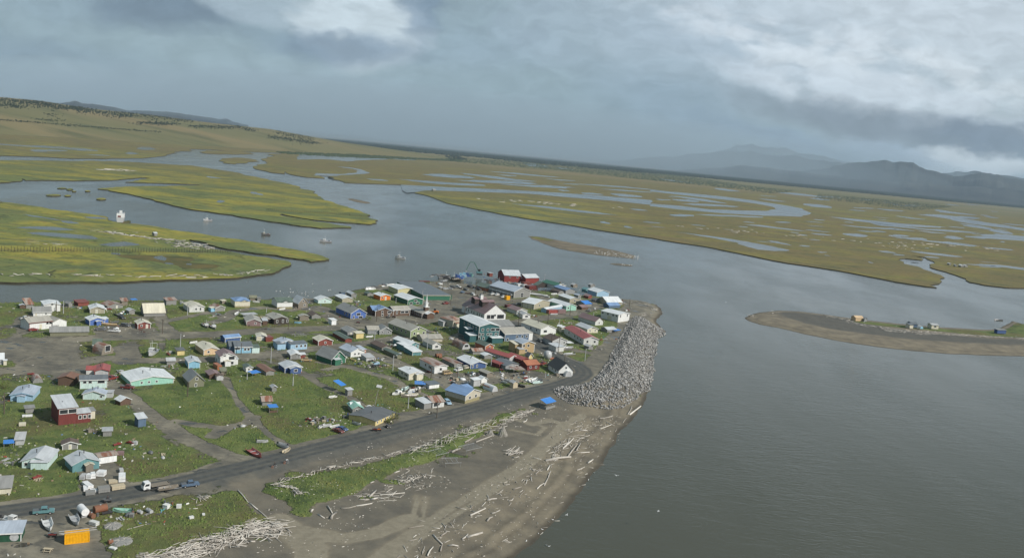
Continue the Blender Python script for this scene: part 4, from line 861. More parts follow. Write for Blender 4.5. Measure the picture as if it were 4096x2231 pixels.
H(1, 7, (-180, 1240), (55, 1232), 90, 's', .45, 'lgrey', 'wtin', "white-roofed house cut off by the left edge above the gravel lot", w0=9, trim='', ex=[(9, 11, -2, 0, 2.4, 'f', .1, 'cream', 'wtin')])
H(1, 8, (1518, 1402), (1745, 1400), 76, 'g', .30, 'lgrey', 'rroof', "grey house with bright red roof beside the gravel lot", 'the red-roofed grey house', w0=7.5, chim=1, ex=[(-4.6, 0, 2, 7, 2.2, 'f', .2, 'pale', 'rroof')], trim='rroof')
H(5, 6, (525, 212), (695, 200), 85, 'q', 0, 'gwood', 'rusttin', "derelict arched grey shed with torn white cover near the left edge", cat='shed', trim='')
H(5, 6, (930, 240), (1185, 250), 120, 'g', .3, 'brown', 'rust', "weathered brown shed with rust-red roof", 'the rust-roofed brown shed', cat='shed', trim='')
H(5, 6, (1283, 300), (1714, 285), 145, 's', .30, 'aqua', 'slate', "long pale aqua two-storey house with slate roof", 'the pale aqua two-storey house', F='w.17u w.37u W.78u', trim='white')
H(5, (1285, 410), (1330, 467), (1665, 490), 92, 'g', .34, 'aqua', 'tinb', "pale aqua gabled house with blue-grey roof in front of the long aqua house", 'the pale aqua gabled house', w0=10.5, F='w.84', chim=2, ex=[(10.5, 13.5, 4, 8, 2.4, 'f', .05, 'lgrey', 'lgrey')])
H(5, 10, (170, 492), (525, 497), 102, 'g', .25, 'lblue', 'tinb', "light blue house with front porch near the left edge", 'the light blue porch house', w0=11, chim=2, trim='lblue', ex=[(3.6, 7.4, -2.2, 0, 2.7, 'g', .2, 'lblue', 'tinb')])
T_, w_, d_, h_ = H(5, (800, 735), (935, 885), (1235, 856), 275, 'b', -.12, 'dred', 'tin', "tall dark red shed-roofed house with white-framed windows", 'the tall dark red house', w0=9.4, F='W.28u W.75u', chim=1, trim='', ex=[(9.4, 16.4, -.15, 6.5, 4.1, 'b', -.1, 'dred', 'tin'), (14.5, 20, 5, 11, 3.4, 'f', .05, 'cream', 'greyroof')])
for xx in (.15, .40, .66): opening(T_, 'F', w_ * (1.02 + xx), h_ * .36, .75, 1.0, 'w', 0, -.09)
H(5, (385, 660), (410, 690), (545, 680), 75, 'f', .1, 'gwood', 'gwood', "small open grey shack by the dark red house", cat='shed', trim='')
H(5, (1875, 530), (1930, 572), (2085, 538), 55, 'g', .5, 'brown', 'wtin', "small brown log bath house with white roof edge beside the lane", cat='shed', trim='')
H(5, (2155, 868), (2215, 915), (2340, 898), 140, 'f', .2, 'slblue', 'tin', "blue-grey outhouse on posts standing in tall grass", cat='outhouse', trim='')
H(5, 4, (1650, 1058), (1790, 1052), 85, 'f', -.05, 'gwood', 'lgrey', "open grey lean-to with flat pale roof", cat='shed', trim='')
H(5, (978, 1220), (1000, 1272), (1245, 1255), 92, 'g', .38, 'gwood', 'brown', "small grey-brown cabin with white-edged gable roof", 'the grey-brown cabin', F='d.5', cat='cabin')
H(5, 4, (245, 1200), (380, 1195), 85, 'f', .2, 'lgrey', 'lgrey', "small grey plywood shed beside the blue tarp rack at the left edge", cat='shed', trim='')
H(9, 9, (272, 280), (600, 285), 92, 'g', .34, 'aqua', 'tin', "small aqua house with worn pale roof and side porch at lower left", 'the aqua house', w0=9.5, F='w.15', chim=1, trim='', ex=[(3.6, 9.5, -1.6, 0, 2.9, 'f', .2, 'aqua', 'tin')])
H(9, (855, 235), (900, 338), (1225, 275), 98, 'g', .42, 'teal2', 'tin', "dark teal house with blue-grey roof and porch at lower left", 'the dark teal house', w0=9.5, chim=2, trim='', ex=[(4.2, 6.9, -1.8, 0, 2.6, 'g', .4, 'wood', 'cream')])
H(9, 3.2, (1228, 232), (1452, 198), 92, 's', .15, 'wrap', 'rusttin', "white storage shed with rust-stained roof beside the teal house", 'the white storage shed', cat='shed', trim='')
H(9, 4, (-30, 610), (132, 600), 70, 'f', .35, 'cream', 'greyroof', "cream cabin with grey roof cut off by the left edge", cat='cabin', trim='')
T_, w_, d_, h_ = H(9, 4.6, (-150, 1215), (262, 1195), 118, 'f', .15, 'dgreen', 'tinb', "dark green hut with blue-grey roof in the bottom left corner", 'the dark green corner hut', cat='hut')
em = MB(); em.cyl((w_ * .79, -.06, h_ * .5), (w_ * .79, -.10, h_ * .5), .95, .95, 16); em.build('emblem', MT('lgrey', 'paint'), T_)
# --- tile 2
H(2, 4, (100, 362), (262, 355), 80, 'f', .15, 'gwood', 'rusttin', "tall weathered shack with striped tin roof at the river bank", cat='shed', trim='')
H(2, (395, 412), (470, 476), (702, 466), 85, 'g', .33, 'pale', 'cream', "pale grey house with cream roof near the river", 'the pale grey riverside house', F='w.45 t.75', trim='white')
H(2, (800, 432), (890, 466), (1035, 455), 62, 'g', .45, 'gwood', 'rusttin', "grey shack with rust-patched roof and side box", cat='shed', trim='white', ex=[(-2.4, 0, .5, 3, 2, 'f', .1, 'sky', 'cream')])
H(2, 2, (995, 345), (1055, 340), 50, 'f', .1, 'wood', 'cream', "small outhouse with cream roof left of the hip-roofed house", cat='outhouse', trim='')
H(2, (1110, 350), (1197, 405), (1443, 405), 108, 'h', .33, 'cream', 'broof', "cream house on tall foundation with bright blue hipped roof", 'the blue hip-roofed cream house', fnd=.9, trim='', ex=[(3.4, 6.8, -.5, 1.5, 4.1, 'g', .35, 'cream', 'broof', 3.7)])
H(2, 4, (1440, 288), (1548, 290), 32, 's', .5, 'wood', 'olive', "low brown net shed on the bank beside the hip-roofed house", cat='shed', trim='', ex=[(4, 6, -1, 1, 2.8, 'f', .1, 'gwood', 'gwood')])
H(2, 9, (1875, 418), (2122, 412), 105, 's', .40, 'white', 'groof', "white house on tall foundation with dark green roof", 'the dark-green-roofed white house', fnd=.9, trim='', ex=[(3.0, 6.6, -.5, 2, 4.0, 'g', .35, 'white', 'groof', 3.7)])
H(2, (2140, 370), (2215, 412), (2357, 400), 80, 'g', 1.1, 'wood', 'tin', "steep-gabled brown plank house with blue-grey roof", 'the steep brown plank house', F='w.65 w.5u', trim='')
H(2, (1328, 615), (1385, 692), (1620, 696), 72, 'g', .38, 'mauve', 'tanroof', "mauve-brown house with tan roof beside the street", 'the mauve-brown house', F='w.62', ex=[(8.2, 10.5, 2, 7, 2.3, 'f', .05, 'brown', 'tin')])
H(2, (1700, 600), (1825, 675), (2052, 664), 88, 'g', .30, 'dbrown', 'tanroof', "dark charcoal house with tan roof and three white windows", 'the charcoal house', F='t.22 t.62 t.93', chim=1, trim='', ex=[(-3.2, 0, 3, 8, 2.3, 'f', .05, 'dbrown', 'tanroof')])
H(2, (2218, 590), (2238, 612), (2380, 610), 72, 'g', .3, 'wood', 'tanroof', "small square brown shed on a tiny lawn", cat='shed', trim='')
H(2, (2390, 540), (2432, 582), (2568, 574), 52, 'g', .5, 'gwood', 'brown', "little grey shed with dark brown gable roof", cat='shed', trim='')
H(2, (1000, 925), (1042, 960), (1275, 930), 72, 's', .45, 'dblue', 'broof', "long deep blue shed with blue roof and white trim by the street", 'the deep blue shed', cat='shed')
H(2, (1495, 895), (1548, 932), (1702, 938), 78, 'g', .32, 'lgrey', 'cream', "small grey shed with cream roof and light blue door", 'the small grey shed', F='g.25', cat='shed')
H(2, (1830, 1010), (1905, 1062), (2172, 1040), 92, 'g', .30, 'lblue', 'tinb', "large light blue house with blue-white roof and added wings", 'the large light blue house', chim=2, ex=[(-1.4, 2.6, -1.5, 2, 2.9, 'f', .1, 'lblue', 'slate'), (4, 12.2, -3.6, .3, 2.9, 'f', .12, 'lblue', 'slate')])
for xx in (7, 9.2, 11.2): opening(HOUSES[-1][0], 'F', xx, 1.7, .9, 1.0, 'w', 0, -3.6)
H(2, 8, (1200, 1132), (1470, 1126), 102, 's', .35, 'sky', 'slate', "light blue house with dark slate roof and lean-to shed", 'the slate-roofed light blue house', w0=9, F='W.15u w.6 w.8', ex=[(9, 13, -.6, 4, 3.1, 'f', .12, 'aqua', 'groof'), (-2.5, 3, 3, 11, 3.3, 's', .5, 'slblue', 'slate')])
H(2, (575, 1065), (700, 1166), (935, 1150), 90, 'g', .32, 'peach', 'cream', "peach-coloured house with cream roof", 'the peach house', F='w.32', chim=1)
H(2, 3.5, (275, 1166), (392, 1160), 76, 'b', -.1, 'yellow', 'dgrey', "small pale yellow shed with dark flat roof in the grass", 'the pale yellow shed', cat='shed', trim='')
H(2, 4, (110, 1320), (240, 1316), 50, 's', .4, 'gwood', 'lgrey', "tiny patched hut in the grass beside the lane", cat='hut', trim='')
H(2, (395, 1295), (455, 1372), (640, 1366), 102, 'g', .32, 'sky', 'tin', "small sky blue gabled house with grey-white roof", 'the small sky blue house', chim=1)
T_, w_, d_, h_ = H(2, (850, 1255), (965, 1332), (1215, 1325), 152, 'g', .42, 'white', 'mauve', "white two-storey house with mauve-brown roof", 'the white two-storey house', w0=9.6, F='w.25u W.73u W.2l w.78l', L='t.3u t.7l', ex=[(2.4, 5.8, -2.6, 0, 2.7, 'g', .35, 'white', 'cream'), (9.6, 11.4, 1, 7, 3.0, 'f', .1, 'white', 'tin')])
H(3, (-180, 1240), (-30, 1292), (212, 1290), 76, 'g', .36, 'brick', 'cream', "dark red house with cream roof beside the street corner", 'the dark red street-corner house', F='w.5')
H(2, (1995, 1165), (2095, 1228), (2255, 1232), 74, 'g', .36, 'gwood', 'wtin', "weathered grey plank house with white roof and red lean-to", 'the plank house with a red lean-to', w0=5.8, F='w.75', ex=[(5.8, 9.2, 1, 5, 2.3, 'f', .05, 'brick', 'wtin')])
T_, w_, d_, h_ = H(6, (1900, 130), (2000, 205), (2270, 188), 85, 'g', .30, 'dblue', 'tin', "dark blue house with white roof and front gable wing", 'the dark blue gable-wing house', w0=9.5, ex=[(2.2, 8, -2.6, 0, 3.0, 'g', .35, 'dblue', 'tin')])
opening(T_, 'F', w_ * .54, 1.4, 1.3, .9, 'w', 0, -2.6 * w_ / 9.5)
H(6, (1330, 140), (1380, 186), (1475, 180), 75, 'g', .4, 'white', 'groof', "tiny white shed with green roof", 'the tiny green-roofed white shed', F='w.45', cat='shed')
H(6, (1540, 140), (1700, 246), (1832, 236), 38, 'g', .3, 'gwood', 'rust', "long sagging weathered shed with rusty roof", cat='shed', trim='')
H(6, (345, 330), (465, 436), (708, 424), 98, 'g', .90, 'olive', 'greyroof', "steep-roofed olive plank barn with grey roof", 'the steep olive plank barn', F='w.5u t.45l', cat='barn', trim='')
H(6, (695, 245), (790, 305), (965, 300), 62, 'g', .32, 'brown', 'mauve', "rust-brown cabin with pale front shed", 'the rust-brown cabin', w0=5.1, cat='cabin', trim='', ex=[(2.6, 5.8, -3.4, 0, 2.4, 'g', .3, 'lgrey', 'brown')])
H(6, 3, (980, 242), (1065, 238), 55, 'f', .2, 'wood', 'olive', "small brown plank privy next to a leafy bush", cat='outhouse', trim='')
H(6, (1765, 470), (1795, 500), (1868, 496), 52, 'g', .5, 'gwood', 'lgrey', "tiny grey outhouse alone in the tall grass", 'the lone grey outhouse', cat='outhouse', trim='')
H(6, 5, (1640, 726), (1792, 720), 22, 's', .45, 'gwood', 'rusttin', "low roofed cellar with striped rusty tin in the field", cat='shed', trim='')
H(5, 13, (2095, 266), (2780, 205), 85, 'g', .17, 'mint', 'wtin', "very wide mint green house with broad white roof", 'the wide mint green house', F='w.25 w.42 w.6', chim=2)
# --- tile 3
H(3, (245, 545), (355, 602), (522, 598), 60, 'g', .25, 'tan', 'wtin', "tan shed-like house with white roof by the river", 'the tan riverside house', trim='')
H(3, (-90, 580), (-30, 616), (184, 612), 56, 'g', .36, 'aqua', 'wtin', "pale aqua house with white roof on the river bank", 'the pale aqua riverside house', F='w.5')
H(3, 2.5, (342, 458), (405, 455), 48, 'f', 0, 'slblue', 'slate', "dark square pump shed at the water's edge", cat='shed', trim='')
H(3, (455, 480), (500, 520), (572, 515), 55, 'g', .5, 'gwood', 'tin', "jumbled tin-roofed smokehouse behind the blue two-storey house", cat='shed', trim='')
H(3, (855, 525), (965, 566), (1127, 560), 70, 'g', .24, 'orange', 'wtin', "bright orange house with white roof", 'the bright orange house', F='w.22 d.52', chim=1)
H(3, 4, (760, 500), (850, 497), 42, 'g', .4, 'gwood', 'groof', "small shed with mossy green roof left of the orange house", cat='shed', trim='')
H(3, (1145, 405), (1245, 466), (1502, 455), 78, 'g', .16, 'cyellow', 'wtin', "pale yellow metal building with white roof beside the warehouse", 'the pale yellow metal building', cat='building')
H(3, (1320, 350), (1650, 562), (2060, 552), 78, 'f', 0.01, 'green', 'slate', "huge green warehouse with dark flat roof", 'the huge green warehouse', w0=32.2, cat='warehouse', trim='cream', ex=[(32.2, 35, 2, 8, 5, 'f', 0, 'green', 'green')])
H(3, (1292, 550), (1405, 636), (1608, 612), 76, 'g', .26, 'green', 'wtin', "green gabled building with white roof and sign", 'the green gabled building', F='W.22l W.65l W.5u', cat='building')
H(3, (292, 765), (490, 868), (722, 850), 96, 'g', .55, 'blue', 'greyroof', "royal blue two-storey house with grey roof", 'the royal blue two-storey house', F='W.5u W.65l t.2l', L='w.2 w.4', chim=1, fnd=.35)
H(3, (820, 770), (885, 822), (1166, 815), 86, 'g', .35, 'brown', 'broof', "brown house with blue roof joined to the church hall", 'the blue-roofed brown house', F='t.38u W.78u w.4l w.76l', chim=1, ex=[(-.5, 3, 3, 12, 2.9, 's', .4, 'brown', 'broof')])
H(3, 7, (1170, 815), (1438, 802), 96, 's', .42, 'brown', 'tanroof', "long brown church hall with grey roof and white windows", F='t.22 W.55 W.8', cat='hall')
T_, w_, d_, h_ = H(3, (1440, 745), (1630, 850), (1785, 830), 78, 'g', .34, 'brown', 'tanroof', "brown church with white steeple", 'the brown church', w0=6.6, L='t.1 t.22 t.34 t.46 t.58 t.7', F='t.15 t.85', cat='church', ex=[(1.4, 5.2, -2.6, 0, 2.6, 'g', .4, 'brown', 'wtin')])
st = empty('steeple'); st.parent = T_; cx = w_ * .5
MB().box(cx - 1.1, cx + 1.1, 1.2, 3.4, h_, h_ + 3.2).build('tower', MT('brown', 'wood'), st)
MB().box(cx - 1.5, cx + 1.5, .8, 3.8, h_ + 3.2, h_ + 3.5).box(cx - .8, cx + .8, 1.5, 3.1, h_ + 3.5, h_ + 5.6).box(cx - 1.1, cx + 1.1, 1.2, 3.4, h_ + 5.6, h_ + 5.8).build('belfry', MT('white', 'paint'), st)
MB().cyl((cx, 2.3, h_ + 5.8), (cx, 2.3, h_ + 11), .62, .03, 8).build('spire', MT('white', 'paint'), st)
H(3, (1140, 1035), (1445, 1172), (1672, 1142), 118, 'g', .42, 'lgreen', 'tanroof', "large light green house with tan metal roof", 'the large light green house', F='w.25 d.48 w.85 w.5u', L='w.2 w.4 w.6 w.75', chim=2)
H(3, 8, (955, 1112), (1142, 1112), 68, 'g', .55, 'grey', 'greyroof', "grey cross-gabled house with dish on the roof", 'the grey cross-gabled house', F='t.22 t.75', dish=1, ex=[(-6, 0, 1, 7, 3.0, 's', .5, 'grey', 'tanroof')])
H(3, 3, (578, 1180), (697, 1172), 86, 'f', .1, 'yellow', 'cream', "small bright yellow plywood shed beside the grey house", 'the small yellow plywood shed', cat='shed', trim='')
H(3, (335, 1065), (440, 1132), (625, 1126), 60, 'g', .36, 'grey', 'greyroof', "grey weathered house with grey roof behind the yellow shed", F='d.3 w.6', trim='')
H(3, (195, 1130), (405, 1240), (510, 1236), 52, 'g', .28, 'brick', 'groof', "long narrow dark red shed with mossy roof", 'the long narrow red shed', cat='shed', trim='')
H(3, (145, 930), (185, 962), (256, 958), 78, 'f', 0, 'wrap', 'wrap', "white cube-shaped storage box on the gravel", cat='storage box', trim='')
H(3, (1945, 950), (2125, 1012), (2275, 985), 118, 'h', .35, 'beige', 'rusttin', "beige square house with rust-stained hipped roof", 'the beige hip-roofed house', trim='', F='W.5l', ex=[(-2.4, 0, 5, 9, 2.6, 'f', .1, 'lgrey', 'lgrey'), (1, 6.5, -2, 0, 2.8, 'f', .15, 'cream', 'rusttin')])
T_, w_, d_, h_ = H(4, (-20, 745), (222, 898), (522, 872), 118, 'g', .72, 'white', 'mauve', "large white old school with mauve-red roof and bell cupola", 'the large white school', F='B.2 B.38 B.68 B.84 w.5u', L='t.1 t.2 t.3 t.45 t.55 t.7 t.8', cat='school', trim='')
hr = h_ + .72 * w_ / 2
for yy in (d_ * .38, d_ * .72):
    dm = empty('dormer', (w_ * .5, yy, hr - 2.2)); dm.parent = T_
    roofwall(dm, -w_ * .30, w_ * .25, -2.2, 2.2, 2.4, 's', .35, 'dbrown', 'mauve', z0=-1.5)
cu = empty('cupola'); cu.parent = T_
MB().box(w_ * .5 - .9, w_ * .5 + .9, d_ * .62, d_ * .62 + 1.8, hr - 1, hr + 2.6).build('belfry', MT('white', 'paint'), cu); MB().cyl((w_ * .5, d_ * .62 + .9, hr + 2.6), (w_ * .5, d_ * .62 + .9, hr + 3.6), 1.25, .1, 4).build('cap', MT('dgrey', 'paint'), cu)
T_, w_, d_, h_ = H(4, (-150, 1085), (128, 1242), (440, 1226), 262, 'g', .26, 'teal', 'wtin', "tall dark teal three-storey building with white roof and many white windows", 'the dark teal three-storey building', F='w.18u w.43u W.68u W.92u w.05m w.2m w.45m w.6m w.85m w.05l w.25l', L='w.15u w.3u w.45u w.55u w.75u w.3m w.6m', cat='lodge')
for ex_ in [(w_ * .55, w_ * 1.08, -3, 0, h_ * .33, 'f', .08, 'teal', 'wtin'), (-4.5, -.01, 1, 6, h_ * .42, 'f', .1, 'teal', 'wtin'), (-3.2, -.02, 7, 10, h_ * .66, 'f', .1, 'teal', 'wtin')]:
    q_ = empty('annex'); q_.parent = T_; roofwall(q_, *ex_, z0=-.4)
H(4, 14, (395, 1040), (705, 1030), 60, 's', .30, 'lgrey', 'greyroof', "grey rounded-looking hall roof behind the blue house", cat='hall', trim='')
H(4, (440, 1140), (552, 1226), (905, 1192), 118, 's', .34, 'slblue', 'tanroof', "slate blue house with broad beige roof", 'the slate blue house', w0=13.4, F='w.5 w.72 w.9 w.12l', ex=[(13.4, 15.5, 0.05, 5, 4.0, 'f', .1, 'white', 'tanroof')])
H(4, (655, 1350), (825, 1408), (1040, 1405), 152, 'g', .32, 'gold', 'tinb', "two-storey golden tan house with pale roof", 'the golden tan house', F='w.15u w.5u w.35l', L='w.3u w.6u', ex=[(-2.8, 0, 2, 8, 4.0, 'f', .1, 'gold', 'cream'), (-2.6, .6, -1.8, 1, 2.4, 'f', .1, 'gold', 'lgrey')])
H(4, (105, 1305), (240, 1372), (362, 1356), 80, 'g', .42, 'orng2', 'groof', "small terracotta house with mossy green roof", 'the small terracotta house', F='t.55')
H(8, (298, 130), (630, 262), (705, 228), 62, 'g', .34, 'lgrey', 'rroof', "very long narrow grey building with bright red roof", 'the long red-roofed building', L='w.2 w.4 w.5 w.7', cat='building')
H(8, 11, (820, 292), (945, 280), 58, 'g', .3, 'dred', 'rroof', "low red-roofed row behind the dark red house", cat='building', trim='')
H(8, (800, 345), (912, 406), (1098, 386), 86, 's', .42, 'dred', 'orng2', "dark red house with vivid orange-red roof", 'the vivid red-roofed house', F='w.28 w.72', trim='dred')
H(8, (440, 310), (565, 398), (742, 355), 72, 'g', .22, 'grey', 'slate', "grey house with slate roof and white-framed windows", 'the slate-roofed grey house', F='w.5 W.8', trim='', ex=[(-1.2, 2, 3, 9, 3.0, 'g', .4, 'dred', 'rroof')])
H(8, 2.5, (940, 228), (1000, 222), 38, 'g', 1.1, 'yellow', 'dgrey', "tiny steep-roofed yellow playhouse", cat='shed', trim='white')
T_, w_, d_, h_ = H(8, (1255, 385), (1415, 492), (1640, 490), 88, 'g', .95, 'white', 'dbrown', "steep white house with dark rusty roof at the road bend", 'the steep white house at the bend', F='w.5u W.2l', L='w.3 w.6', trim='')
aw = empty('annex', (2.6, -2, 0)); aw.parent = T_; roofwall(aw, 0, 3.2, 0, 2, 2.6, 'q', 0, 'lgrey', 'wtin')
H(7, (2160, 270), (2408, 378), (2672, 368), 76, 'g', .28, 'dblue', 'wtin', "big dark blue house with white roof and vertical windows", 'the big dark blue house', F='t.15 t.42', chim=2)
H(8, 4, (45, 152), (207, 146), 32, 's', .45, 'gwood', 'rusttin', "low shed with red and white striped tin roof", cat='shed', trim='')
H(8, 4, (230, 222), (352, 216), 34, 'g', .3, 'gwood', 'wtin', "collapsing grey shed with white patched roof left of the red row", cat='shed', trim='')
# --- tile 7
H(7, (35, 215), (180, 318), (360, 268), 92, 'g', .85, 'green', 'greyroof', "steep green house with grey roof and front porch", 'the steep green house', w0=6, F='w.7l w.5u', ex=[(.4, 2.8, -1.6, 0, 2.5, 'f', .1, 'green', 'tin')])
H(7, (330, 118), (490, 198), (702, 172), 84, 'g', .42, 'white', 'tinb', "white gabled house with blue-grey roof", 'the white gabled house', w0=7.8, F='w.3 w.58', chim=1, ex=[(7.8, 10, 2, 8, 2.8, 'f', .1, 'orng2', 'tinb')])
H(7, (700, 215), (740, 262), (852, 245), 62, 'f', .1, 'lgrey', 'lgrey', "small grey flat-roofed shed among yard junk", cat='shed', trim='')
H(3, (855, 1290), (990, 1376), (1127, 1356), 52, 'g', .34, 'gwood', 'brown', "grey shed with patched dark brown roof near the teal house", cat='shed', trim='')
H(7, (1035, 112), (1238, 216), (1302, 206), 58, 'g', .3, 'olive', 'groof', "long dark shed with mossy green roof", cat='shed', trim='')
H(3, (1185, 1255), (1435, 1352), (1575, 1332), 80, 'g', .34, 'teal2', 'wtin', "teal house with white roof and stepped wings", 'the teal house with white roof', F='w.7', dish=1, ex=[(-5, -.5, -2, 4, 2.6, 'f', .05, 'teal2', 'wtin')])
H(7, (1388, 105), (1480, 170), (1606, 152), 66, 'f', .08, 'teal2', 'wtin', "square teal shed with white flat roof", cat='shed')
H(7, (1232, 478), (1420, 562), (1658, 546), 106, 'g', .20, 'cream', 'wtin', "cream cottage with white roof and entry porch", 'the cream cottage', w0=8, L='w.2 w.35 w.65', chim=1, ex=[(3.4, 6.4, -1.8, 0, 3.0, 'g', .25, 'cream', 'wtin')])
H(7, (1608, 330), (1830, 456), (2027, 440), 118, 'g', .18, 'white', 'rusttin', "white box-like house with rust-stained roof", 'the white box-like house', F='w.5', L='w.25 w.35 w.6')
H(7, (1960, 270), (2150, 362), (2272, 352), 66, 'g', .25, 'gwood', 'rusttin', "grey shingled house with rusty roof beside the parked wagons", F='w.5', trim='')
H(7, (1498, 975), (1665, 1026), (1797, 1008), 96, 'b', -.12, 'gwood', 'tin', "tall grey plank storehouse with pale roof near the road", 'the grey plank storehouse', cat='storehouse', trim='')
H(7, 8, (1802, 1004), (1985, 985), 92, 's', .32, 'pale', 'rusttin', "pale cabin with striped rusty roof beside the plank storehouse", F='B.25 w.55', trim='')
H(7, (2035, 842), (2322, 942), (2540, 862), 140, 'g', .34, 'beige', 'broof', "beige house with bright blue metal roof on high foundation by the road", 'the bright-blue-roofed beige house', w0=8.5, fnd=1.3, F='w.3 w.7', ex=[(6, 9.5, 4, 9, 3.3, 's', .3, 'beige', 'broof')])
H(7, 11, (885, 1292), (1195, 1150), 82, 's', .12, 'yellow', 'dgrey', "low yellow house with dark grey roof beside the shore road", 'the low yellow house', F='w.1 w.3 w.5 w.7 w.85', chim=1, trim='')
H(7, (455, 1010), (520, 1095), (680, 1085), 85, 'g', .5, 'gwood', 'mint', "weathered cabin with pale green entry roof near the yellow house", w0=5.5, F='w.4', cat='cabin', trim='', ex=[(.5, 5.5, 5, 9, 4.2, 's', .5, 'gwood', 'wtin')])
H(7, 2, (440, 812), (516, 803), 98, 'f', .1, 'gwood', 'tin', "grey outhouse beside the blue tarp shelter", cat='outhouse', trim='')
H(7, 4, (1748, 702), (1908, 682), 66, 'f', .05, 'wrap', 'slate', "dark-roofed shack with white plank front", cat='shed', trim='')
H(8, (172, 455), (270, 516), (346, 500), 56, 'g', .3, 'wood', 'tanroof', "small tan-roofed shed next to the green water tank", cat='shed', trim='')
H(8, 2.5, (55, 665), (160, 655), 105, 'f', .1, 'lgrey', 'wtin', "narrow white-roofed plywood shed in the junk yard", cat='shed', trim='')
H(8, 2.5, (178, 612), (270, 600), 60, 'g', .6, 'white', 'wtin', "little white A-roofed box in the junk yard", cat='shed', trim='')
H(8, (202, 690), (355, 752), (445, 738), 90, 'q', 0, 'lgrey', 'wtin', "white arched shed with rusty rear near the road", 'the white arched shed', w0=4, cat='shed', trim='', ex=[(.3, 3.8, 3.2, 8, 1.9, 'g', .25, 'rust', 'rust')])
H(8, 2.4, (690, 690), (762, 682), 90, 'g', .5, 'plank', 'lgrey', "tall plank outhouse with grey gable roof near the road", 'the tall plank outhouse', cat='outhouse', trim='')
# --- tile 4
H(4, (365, 205), (545, 262), (830, 282), 98, 's', .42, 'red', 'tin', "big red fish plant with silver roof by the dock", 'the big red fish plant', w0=17.5, F='w.33u w.78u', cat='fish plant', trim='', chim=1, ex=[(17.5, 21.5, -1, 6, 4.4, 's', .35, 'red', 'tin')])
H(4, 10, (888, 290), (1100, 284), 84, 's', .42, 'red', 'tin', "lower red wing of the fish plant with silver roof", cat='building', trim='')
H(4, 4, (312, 178), (362, 178), 48, 'f', 0, 'brick', 'lgrey', "little red shed at the dock behind the fish plant", cat='shed', trim='')
H(4, (180, 370), (280, 422), (415, 396), 52, 'g', .32, 'orng2', 'groof', "terracotta building with mossy roof beside the dock road", 'the terracotta dock building', cat='building', trim='')
T_, w_, d_, h_ = H(4, (425, 420), (700, 532), (895, 500), 104, 'g', .36, 'gwood', 'tinb', "large two-level grey store with blue-grey roof and balcony", 'the large grey store', cat='store', trim='white', F='W.5l W.5', L='w.2l w.5l')
bl = MB(); bl.box(-1.6, 0, 1, d_ - 1, h_ * .45, h_ * .45 + .2); [bl.box(-1.6, -1.5, y, y + .1, 0, h_ * .45 + 1) for y in np.linspace(1, d_ - 1, 7)]; bl.box(-1.62, -1.5, 1, d_ - 1, h_ * .45 + .9, h_ * .45 + 1.05); bl.build('balcony', MT('white', 'paint'), T_)
H(4, (1250, 325), (1372, 390), (1478, 372), 62, 'g', .3, 'white', 'green', "white house with green roof near the back shore", 'the green-roofed white house', F='w.7u')
H(4, (1315, 430), (1408, 472), (1496, 465), 58, 'q', 0, 'gwood', 'brown', "small brown arched hut beside the blue-roofed grey house", cat='hut', trim='')
H(4, (1412, 405), (1530, 466), (1648, 455), 64, 'g', .28, 'grey', 'broof', "grey house with blue roof near the back shore", 'the blue-roofed grey house', cat='house', trim='')
for (a, bx, by, cx_, cy_, ev, wc, rc, lb_) in [(3, 1655, 352, 1722, 350, 35, 'wood', 'lgrey', "tiny shack with patched grey roof at the back shore"), (3, 1932, 350, 2000, 350, 28, 'gwood', 'lgrey', "small hut alone on the back shore"), (4, 1855, 436, 1932, 430, 42, 'teal2', 'teal2', "small teal shed near the back shore"),
        (4, 1730, 535, 1780, 532, 50, 'gwood', 'tinb', "small shed with blue-grey roof on the green"), (4, 1895, 540, 1952, 532, 42, 'brick', 'mauve', "small dull red shed on the green"), (4, 2400, 605, 2455, 600, 38, 'brown', 'greyroof', "small brown shed beside the gravel beach"), (4, 2010, 600, 2100, 596, 34, 'gwood', 'dgrey', "low grey shack with dark roof near the bend of the back lane"), (4, 1070, 360, 1240, 350, 34, 'dbrown', 'groof', "low dark shed with mossy roof behind the red container")]:
    H(4, a, (bx, by), (cx_, cy_), ev, 'g', .4, wc, rc, lb_, cat='shed', trim='')
H(4, (1962, 455), (2030, 502), (2188, 490), 66, 'g', .30, 'lblue', 'wtin', "light blue house with white roof at the back shore", 'the light blue back-shore house')
H(4, (1475, 545), (1595, 608), (1730, 598), 66, 'g', .26, 'tan', 'wtin', "tan house with white roof on the back lane", 'the tan back-lane house', F='t.5', trim='')
H(4, (872, 665), (1020, 712), (1228, 652), 82, 'g', .20, 'tan', 'wtin', "olive-tan garage building with white roof and white doors", 'the olive-tan garage', L='g.3 g.7', F='w.35', cat='garage')
H(4, (675, 735), (748, 792), (878, 775), 62, 'g', .36, 'pale', 'mauve', "pale house with mauve roof, first of a joined pair", 'the mauve-roofed pale house', F='w.4')
H(4, (800, 815), (842, 860), (952, 856), 66, 'g', .36, 'white', 'lgrey', "small white house with glazed front below the mauve-roofed house", F='W.5', trim='white')
H(4, (1285, 640), (1540, 732), (1682, 720), 74, 'g', .34, 'mint', 'wtin', "bright mint green house with white roof", 'the bright mint green house', F='w.2')
H(4, (1142, 750), (1218, 768), (1505, 712), 62, 's', .3, 'lblue', 'wtin', "long pale blue shed with white roof", 'the long pale blue shed', cat='shed', trim='')
H(4, (1790, 625), (1842, 666), (1912, 650), 42, 's', .3, 'gwood', 'tarp', "plank shack with bright blue tarp roof", cat='shed', trim='')
H(4, (1700, 690), (1790, 720), (1872, 705), 32, 's', .35, 'brown', 'mauve', "low rusty shed with open lean-to on the back lane", cat='shed', trim='')
